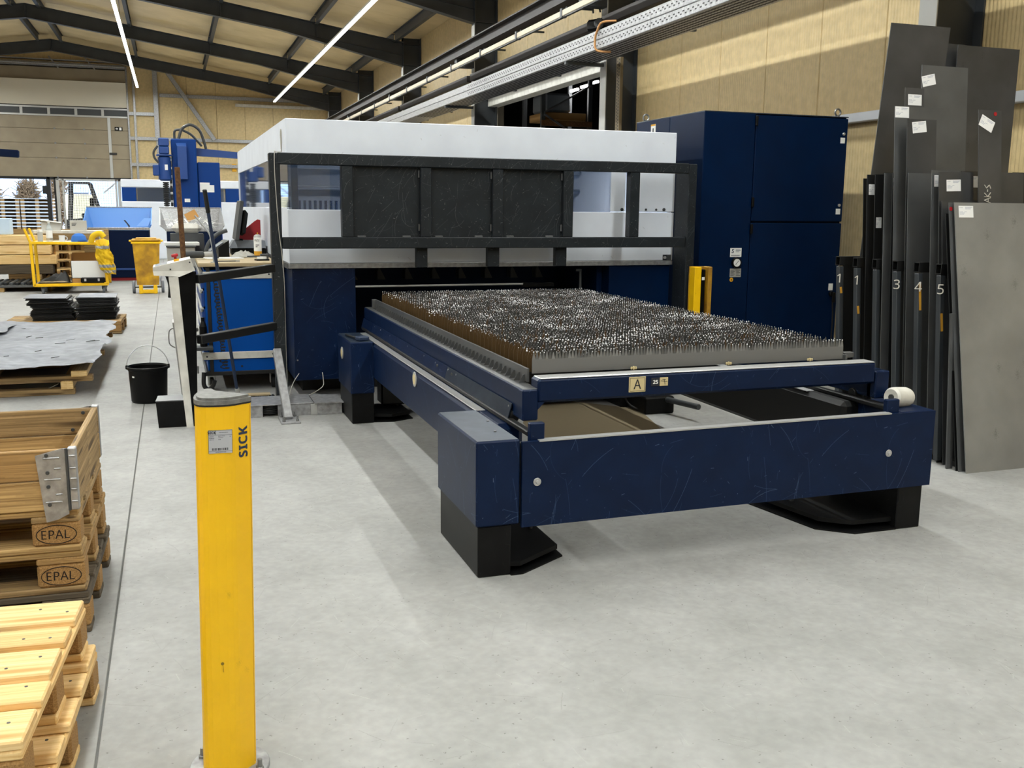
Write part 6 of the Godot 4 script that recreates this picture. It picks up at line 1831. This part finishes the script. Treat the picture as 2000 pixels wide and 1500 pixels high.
	for row in [[4, 6], [18, 20], [22, 24]]:
		var bp := []
		for j in range(row[0], row[1] + 1):
			for i in 12:
				bp.append(pts[j * 12 + i] + V(0, 0.0, 0.016))
		part("silver_band", G.new().grid(bp, 12, row[1] - row[0] + 1, 0.003), M.silver_tape, jk)
	# odds and ends on the top shelf
	var ht := thing("blue_cap", "blue cloth cap lying on the yellow trolley's top shelf", "cap", V(-1.43, 0.825, -17.35))
	part("crown", G.new().lathe([Vector2(0.115, 0.0), Vector2(0.118, 0.03), Vector2(0.10, 0.09), Vector2(0.06, 0.125), Vector2(0, 0.135)], 20, Transform3D.IDENTITY), M.cloth_blue, ht)
	part("peak", G.new().cyl(V(0.06, 0.004, 0.06), V(0.06, 0.012, 0.06), 0.09, 18), M.motor_blue, ht)
	var jr := thing("white_jar", "small white lidded jar on the yellow trolley's top shelf", "jar", V(-2.0, 0.825, -17.4))
	part("jar", G.new().cyl(V(0, 0, 0), V(0, 0.15, 0), 0.04, 16, 0.005), M.beige_box, jr)
	part("lid", G.new().cyl(V(0, 0.15, 0), V(0, 0.19, 0), 0.042, 16, 0.004), M.white, jr)
	var bt := thing("water_bottle", "clear plastic bottle with white label on the yellow trolley's top shelf", "bottle", V(-1.86, 0.825, -17.35))
	part("body", G.new().lathe([Vector2(0, 0), Vector2(0.045, 0), Vector2(0.048, 0.02), Vector2(0.048, 0.2), Vector2(0.02, 0.27), Vector2(0.016, 0.29), Vector2(0, 0.29)], 16, Transform3D.IDENTITY), M.bottle, bt)
	part("label", G.new().cyl(V(0, 0.06, 0), V(0, 0.18, 0), 0.0485, 16), M.paper, bt)
	part("cap", G.new().cyl(V(0, 0.29, 0), V(0, 0.31, 0), 0.018, 10), M.white, bt)
	var mg := thing("mug", "white mug with side handle on the yellow trolley's top shelf", "mug", V(-1.68, 0.825, -17.35))
	part("cup", G.new().lathe([Vector2(0, 0), Vector2(0.042, 0), Vector2(0.046, 0.10), Vector2(0.040, 0.10), Vector2(0.036, 0.01), Vector2(0, 0.01)], 18, Transform3D.IDENTITY), M.white, mg)
	part("handle", G.new().tube(smooth_path([V(0.045, 0.08, 0), V(0.075, 0.07, 0), V(0.075, 0.035, 0), V(0.045, 0.02, 0)], 12), 0.007, 6), M.white, mg)
	# white shelf trolley behind it
	var wt := thing("shelf_frame", "pale grey shelf frame with two shelves behind the yellow trolley", "shelf", V(-1.7, 0, -18.8))
	for x in [-2.27, -1.19]:
		for z in [-18.7, -19.2]:
			wpart("post", G.new().span(V(x - 0.025, 0, z - 0.025), V(x + 0.025, 0.97, z + 0.025), 0.004), M.alu, wt)
	wpart("shelf", G.new().span(V(-2.29, 0.92, -19.22), V(-1.165, 0.97, -18.68), 0.005), M.white_dirty, wt)
	wpart("shelf", G.new().span(V(-2.29, 0.765, -19.22), V(-1.165, 0.80, -18.68), 0.005), M.white_dirty, wt)
	var cr := thing("magazine_box", "small white carton with printed lines on the pale shelf frame", "carton", V(-1.55, 0.97, -18.9))
	part("box", G.new().span(V(-0.13, 0, -0.1), V(0.13, 0.17, 0.1), 0.004), M.beige_box, cr)
	part("print", G.new().span(V(-0.10, 0.12, 0.1), V(-0.02, 0.128, 0.102)).span(V(-0.10, 0.10, 0.1), V(-0.03, 0.108, 0.102)).span(V(-0.10, 0.08, 0.1), V(-0.04, 0.088, 0.102)), M.ink, cr)
	var bg2 := thing("folded_bag", "grey folded paper bag with white flap on the pale shelf frame", "bag", V(-1.98, 0.97, -18.9))
	part("bag", G.new().hexa([V(-0.16, 0, 0.1), V(0.14, 0, 0.1), V(0.14, 0, -0.1), V(-0.16, 0, -0.1), V(-0.15, 0.16, 0.06), V(0.16, 0.12, 0.06), V(0.16, 0.12, -0.06), V(-0.15, 0.16, -0.06)]), M.beige_box, bg2)
	part("flap", G.new().bar(V(-0.16, 0.175, 0.05), V(0.16, 0.13, 0.05), 0.14, 0.02, 0.006), M.white, bg2)
	# lumber and small pallets by the left edge
	for k in 4:
		for j in 2:
			var lb: String = ["planed pale beam, bottom layer of the lumber pile", "planed pale beam, second layer of the lumber pile", "planed pale beam, third layer of the lumber pile", "planed pale beam, top layer of the lumber pile"][k]
			var o := thing("timber_beam", lb + [" at the front", " at the back"][j], "timber", V(-3.1, 0.24 + k * 0.165, -18.6 - j * 0.32), 0.0, "beams of the lumber pile")
			board("beam", V(2.35 + rng.randf_range(-0.1, 0.1) - k * 0.04, 0.155, 0.29), V(0, 0.08, 0), M.wood_old if k == 0 else M.wood_new, o, false, 0.008)
	for k in 2:
		solo("timber_bearer", G.new().box(Vector3.ZERO, V(0.12, 0.09, 0.8), 0.006), M.wood_mid[k], ["squared bearer under the left end of the lumber pile", "squared bearer under the right end of the lumber pile"][k], "timber", V([-3.4, -2.2][k], 0.19, -18.75))
	var cs := thing("corrugated_stack", "flat stack of dark corrugated sheets on the floor under the lumber pile", "sheet stack", V(-2.6, 0.09, -18.2))
	for k in 26:
		part("rib", G.new().box(V(-1.2 + k * 0.085, 0.04, 0.0), V(0.06, 0.05, 0.9), 0.012), M.grey_dark if k % 2 else M.sheet_black, cs)
	part("tray", G.new().span(V(-1.25, -0.02, -0.46), V(1.0, 0.02, 0.46), 0.004), M.sheet_mid, cs)
	for x in [-0.9, -0.1, 0.6]:
		part("bearer", G.new().span(V(x - 0.07, -0.09, -0.45), V(x + 0.07, -0.02, 0.45), 0.006), M.wood_mid[0], cs)
	for k in 4:
		var p := pallet(["small worn pallet at the bottom of the short stack beside the lumber", "small worn pallet, second of the short stack beside the lumber", "small worn pallet, third of the short stack beside the lumber", "small worn pallet on top of the short stack beside the lumber"][k], M.wood_mid if k % 2 else M.wood_new, V(-1.48, 0.17 + k * 0.144, -18.9), 0.5, 0.6, false, "small pallets beside the lumber")
		p.scale = V(0.42, 1, 0.8)
	solo("pale_crate", G.new().box(V(0, 0.13, 0), V(0.34, 0.27, 0.3), 0.008), M.far_wall, "pale blue and white carton standing on the lumber pile", "carton", V(-2.75, 0.91, -18.7))
	solo("wooden_board", G.new().box(Vector3.ZERO, V(1.7, 0.98, 0.05), 0.006), M.wood_mid[1], "rough brown board standing behind the shelf frame", "board", V(-1.95, 0.49, -19.5))
	# blue standing drill with motor and chain
	var d := thing("saw_machine", "tall blue drilling machine with motor, chain and hoses behind the skips", "machine", V(0.3, 0, -22.5))
	var z := -22.0
	wpart("column", G.new().span(V(0.06, 0, z - 0.7), V(0.56, 2.78, z), 0.02), M.drill_blue, d)
	wpart("guard", G.new().hexa([V(0.15, 1.96, z), V(0.36, 1.96, z), V(0.36, 2.70, z), V(0.15, 2.70, z), V(0.18, 1.96, z + 0.16), V(0.36, 1.96, z + 0.16), V(0.36, 2.62, z + 0.16), V(0.18, 2.62, z + 0.16)]), M.motor_blue, d)
	var mt := wpart("motor", G.new().cyl(V(-0.08, 1.92, z + 0.05), V(-0.08, 2.42, z + 0.05), 0.125, 20, 0.03), M.motor_blue, d)
	part("gearbox", G.new().cyl(V(-0.08, 2.42, z + 0.05), V(-0.08, 2.45, z + 0.05), 0.16, 20, 0.006).box(V(-0.08, 2.54, z + 0.05), V(0.20, 0.16, 0.2), 0.02).box(V(-0.08, 2.70, z + 0.05), V(0.21, 0.16, 0.22), 0.02), M.motor_blue, mt)
	part("terminal_box", G.new().box(V(-0.25, 2.13, z + 0.05), V(0.13, 0.22, 0.16), 0.015), M.motor_blue, mt)
	part("motor_plate", G.new().box(V(-0.05, 2.19, z + 0.176), V(0.06, 0.11, 0.006), 0.002), M.paper, mt)
	part("motor_cable", G.new().tube(smooth_path([V(-0.20, 2.62, z + 0.1), V(-0.28, 2.5, z + 0.1), V(-0.27, 2.38, z + 0.1), V(-0.19, 2.28, z + 0.1)], 16), 0.022, 8), M.grey_dark, mt)
	for k in 13:
		wpart("chain_link", G.new().box(V(-0.075, 1.88 - k * 0.038, z + 0.08), V(0.12, 0.026, 0.05), 0.006).box(V(-0.075, 1.861 - k * 0.038, z + 0.08), V(0.07, 0.018, 0.04), 0.004), M.black, d)
	wpart("connector", G.new().box(V(0.03, 1.9, z + 0.02), V(0.05, 1.0, 0.06), 0.01), M.black, d)
	for k in 6:
		wpart("connector_ring", G.new().box(V(0.03, 1.5 + k * 0.17, z + 0.05), V(0.055, 0.05, 0.04), 0.006), M.alu, d)
	wpart("hose", G.new().tube(smooth_path([V(0.14, 2.79, z - 0.2), V(0.15, 2.95, z - 0.2), V(0.26, 2.98, z - 0.2), V(0.48, 2.88, z - 0.2), V(0.68, 2.66, z - 0.25)], 24), 0.025, 8), M.grey_dark, d)
	wpart("hose", G.new().tube(smooth_path([V(0.22, 2.79, z - 0.1), V(0.28, 2.97, z - 0.1), V(0.46, 3.08, z - 0.1), V(0.66, 2.95, z - 0.15), V(0.76, 2.60, z - 0.2)], 24), 0.03, 8), M.grey_dark, d)
	wpart("cross_arm", G.new().hexa([V(0.56, 2.46, z - 0.3), V(0.56, 2.62, z - 0.3), V(0.56, 2.62, z - 0.5), V(0.56, 2.46, z - 0.5), V(1.6, 2.42, z - 0.3), V(1.6, 2.54, z - 0.3), V(1.6, 2.54, z - 0.5), V(1.6, 2.42, z - 0.5)]), M.motor_blue, d)
	var cu := wpart("switch_cabinet", G.new().span(V(0.57, 0.3, z - 0.5), V(1.02, 2.32, z - 0.1), 0.012), M.drill_blue, d)
	part("paper_note", G.new().span(V(0.60, 1.70, z - 0.1), V(0.80, 1.90, z - 0.096)).span(V(0.80, 1.70, z - 0.1), V(0.89, 1.85, z - 0.096)), M.paper, cu)
	wpart("type_plate", G.new().span(V(0.28, 1.49, z), V(0.39, 1.56, z + 0.004)), M.paper, d)
	# white and blue machine farther back
	var fm := thing("far_machine", "white machine with blue panels and a window strip at the far end", "machine", V(0.4, 0, -28.5))
	wpart("body", G.new().span(V(-1.22, 0, -29.5), V(2.2, 1.52, -28.0), 0.02), M.white_paint, fm)
	wpart("body", G.new().span(V(-1.22, 1.88, -29.5), V(2.2, 2.09, -28.0), 0.02), M.white_paint, fm)
	wpart("panel", G.new().span(V(-1.2, 1.52, -28.4), V(-0.85, 1.88, -28.02)), M.drill_blue, fm)
	wpart("panel", G.new().span(V(1.42, 1.52, -28.4), V(1.9, 1.88, -28.02)), M.drill_blue, fm)
	wpart("window", G.new().span(V(-0.85, 1.52, -28.05), V(1.42, 1.88, -28.04)), M.glass, fm)
	wpart("interior", G.new().span(V(-0.85, 1.52, -29.3), V(1.42, 1.88, -29.2)).span(V(-0.3, 1.52, -29.1), V(0.0, 1.82, -28.9)), M.inner, fm)
	solo("yellow_notice", G.new().box(Vector3.ZERO, V(0.16, 0.28, 0.02), 0.02), M.yellow_plain, "small yellow notice on the far wall above the white machine", "notice", V(2.28, 2.82, END_Z + 0.02))
	# mesh partition
	var cg := thing("mesh_partition", "galvanised mesh partition of posts and wire in front of the roller door", "partition", V(-2.1, 0, -30))
	for q in [[-2.92, 0.08], [-2.78, 0.05], [-1.42, 0.05], [-1.34, 0.08]]:
		wpart("post", G.new().span(V(q[0] - q[1] * 0.5, 0, -30.05), V(q[0] + q[1] * 0.5, 2.12, -29.97), 0.005), M.alu, cg)
	wpart("top_rail", G.new().span(V(-2.95, 2.07, -30.05), V(-1.3, 2.12, -29.97), 0.005), M.alu, cg)
	wpart("brace", G.new().bar(V(-1.40, 2.05, -30.0), V(-1.75, 1.75, -30.0), 0.04, 0.04), M.alu, cg)
	for k in 20:
		var x := -2.66 + k * 0.064
		wpart("wire", G.new().span(V(x - 0.004, 0.25, -30.004), V(x + 0.004, 2.07, -29.996)), M.galv, cg)
	for k in 26:
		wpart("wire", G.new().span(V(-2.72, 0.3 + k * 0.068, -30.008), V(-1.44, 0.308 + k * 0.068, -30.0)), M.galv, cg)
	# forklift beyond the partition
	var fk := thing("forklift", "dark forklift truck standing by the open roller door", "forklift", V(-3.0, 0, -35.2))
	for x in [-3.62, -3.40]:
		wpart("mast", G.new().span(V(x - 0.06, 0.1, -34.6), V(x + 0.06, 2.28, -34.45), 0.01), M.black, fk)
	wpart("mast_cross", G.new().span(V(-3.66, 2.2, -34.6), V(-3.35, 2.28, -34.45), 0.01).span(V(-3.66, 0.4, -34.6), V(-3.35, 0.5, -34.45), 0.01).span(V(-3.8, 1.75, -34.6), V(-3.66, 2.0, -34.5), 0.01), M.black, fk)
	wpart("body", G.new().hexa([V(-3.3, 0.25, -34.6), V(-2.1, 0.25, -34.6), V(-2.1, 0.25, -35.7), V(-3.3, 0.25, -35.7), V(-3.2, 0.95, -34.6), V(-2.1, 1.05, -34.6), V(-2.1, 1.05, -35.7), V(-3.2, 0.95, -35.7)]), M.grey_dark, fk)
	for q in [[-3.1, 0.95, -34.7, -3.02], [-2.15, 1.0, -34.7, -2.45], [-3.1, 0.95, -35.6, -3.02], [-2.15, 1.0, -35.6, -2.45]]:
		wpart("cab_post", G.new().bar(V(q[0], q[1], q[2]), V(q[3], 2.1, q[2]), 0.07, 0.07), M.black, fk)
	wpart("roof_guard", G.new().span(V(-3.05, 2.08, -35.65), V(-2.42, 2.14, -34.65), 0.02), M.black, fk)
	wpart("seat", G.new().span(V(-2.75, 1.0, -35.4), V(-2.4, 1.15, -34.9), 0.03).span(V(-2.48, 1.1, -35.4), V(-2.36, 1.65, -34.9), 0.03), M.black_plastic, fk)
	for q in [-3.1, -2.3]:
		wpart("wheel", G.new().cyl(V(q, 0.28, -34.62), V(q, 0.28, -34.45), 0.28, 20, 0.03), M.rubber, fk)
	# yard outside
	struct("ground_outside", G.new().span(V(-60, -0.25, -160), V(60, -0.02, END_Z - 0.25)), M.snow)
	for k in 12:
		for j in 2:
			var o: Node3D = null
			o = thing("yard_pallet", "pale snow-lit pallet, %s from the bottom of the %s pile outside the roller door" % [["first", "second", "third", "fourth", "fifth", "sixth", "seventh", "eighth", "ninth", "tenth", "eleventh", "twelfth"][k], ["left", "right"][j]], "pallet", V(-6.35 + j * 1.25, k * 0.138, -44.6), 0.0, "pallets piled in the yard")
			part("deck", G.new().span(V(-0.6, 0.112, -0.5), V(0.6, 0.136, 0.5), 0.004), M.white_dirty, o)  # white stands for the bright snow light falling on the pallets
			part("base", G.new().span(V(-0.6, 0.0, -0.5), V(0.6, 0.022, 0.5), 0.004), M.white_dirty, o)
			part("blocks", G.new().span(V(-0.6, 0.02, 0.3), V(-0.46, 0.112, 0.48), 0.004).span(V(-0.07, 0.02, 0.3), V(0.07, 0.112, 0.48), 0.004).span(V(0.46, 0.02, 0.3), V(0.6, 0.112, 0.48), 0.004).span(V(-0.6, 0.02, -0.1), V(0.6, 0.112, -0.06)), M.chip, o)
	for k in 5:
		var tx := -13.0 + k * 1.75
		var tree := thing("bare_shrub", ["bare brown shrub at the far left in the yard", "bare brown shrub, second from the left in the yard", "bare brown shrub in the middle behind the yard pallets", "bare brown shrub, fourth from the left in the yard", "bare brown shrub beside the forklift mast in the yard"][k], "shrub", V(tx, 0, -62.0 - k % 2))
		var sg := G.new()
		var r := RandomNumberGenerator.new()
		r.seed = 50 + k
		for q in 700:
			var h := r.randf_range(0.2, 3.0) * (1.0 - 0.15 * (k % 2))
			var rad := 0.85 * sqrt(maxf(0.0, 1.0 - h / 3.3))
			var an := r.randf() * TAU
			var o := V(cos(an) * rad * r.randf(), h, sin(an) * rad * r.randf())
			sg.bar(o, o + V(r.randfn(0, 0.22), r.randf_range(0.1, 0.5), r.randfn(0, 0.22)), 0.03, 0.03)
			sg.face([o, o + V(r.randfn(0, 0.1), 0.16, r.randfn(0, 0.1)), o + V(r.randfn(0, 0.15), 0.05, r.randfn(0, 0.15))], Vector3.BACK)
		part("branches", sg, M.twig, tree)
		part("trunk", G.new().cyl(Vector3.ZERO, V(0, 1.4, 0), 0.08, 8), M.twig, tree)
	var bd := thing("far_building", "pale blue hall building with a shallow roof beyond the yard", "building", V(-6, 0, -84))
	part("wall", G.new().span(V(-22, 0, -8), V(20, 4.2, 0)), M.far_wall, bd)
	part("roof", G.new().span(V(-22.5, 4.2, -8.5), V(20.5, 4.5, 0.5)), M.snow, bd)
	for k in 20:
		part("rib", G.new().span(V(-20 + k * 2.0, 0, 0), V(-19.9 + k * 2.0, 4.2, 0.08)), M.snow, bd)
	for k in 4:
		var w := part("window", G.new().span(V(-12 + k * 3.6, 1.0, 0.0), V(-10.6 + k * 3.6, 2.4, 0.05)), M.inner, bd)
		part("pane", G.new().span(V(-11.9 + k * 3.6, 1.1, 0.05), V(-10.7 + k * 3.6, 2.3, 0.07)), M.grey_dark, w)
	solo("tan_tank", G.new().cyl(V(0, 0, 0), V(0, 1.9, 0), 0.7, 20, 0.05), M.tan, "tan storage tank in the yard seen through the mesh partition", "tank", V(-3.9, 0, -50))
	var tp := solo("orange_tarpaulin", G.new().box(V(0, 1.9, 0), V(1.6, 0.25, 1.0), 0.1), M.card, "orange tarpaulin over a pile at the left of the yard", "tarpaulin", V(-9.3, 0, -54))
	# dark blue jib ends at the left picture edge
	var jb := thing("jib_arm", "dark blue jib crane arm reaching in at the left picture edge", "jib", V(-3.4, 0, -24))
	part("arm", G.new().box(V(-0.6, 2.53, 0), V(1.9, 0.16, 0.14), 0.02, Basis(V(0, 0, 1), -0.05)), M.skip_dark, jb)
	part("column", G.new().cyl(V(-1.5, 0, 0), V(-1.5, 2.7, 0), 0.12, 18), M.skip_dark, jb)


func _ready() -> void:
	camera_and_light()
	make_materials()
	light_rows()
	setting()
	machine()
	shuttle_table()
	cabinet()
	rack()
	bollard()
	crate()
	scrap_pallet()
	plate_stacks()
	bucket()
	pedestal()
	workbench()
	background()
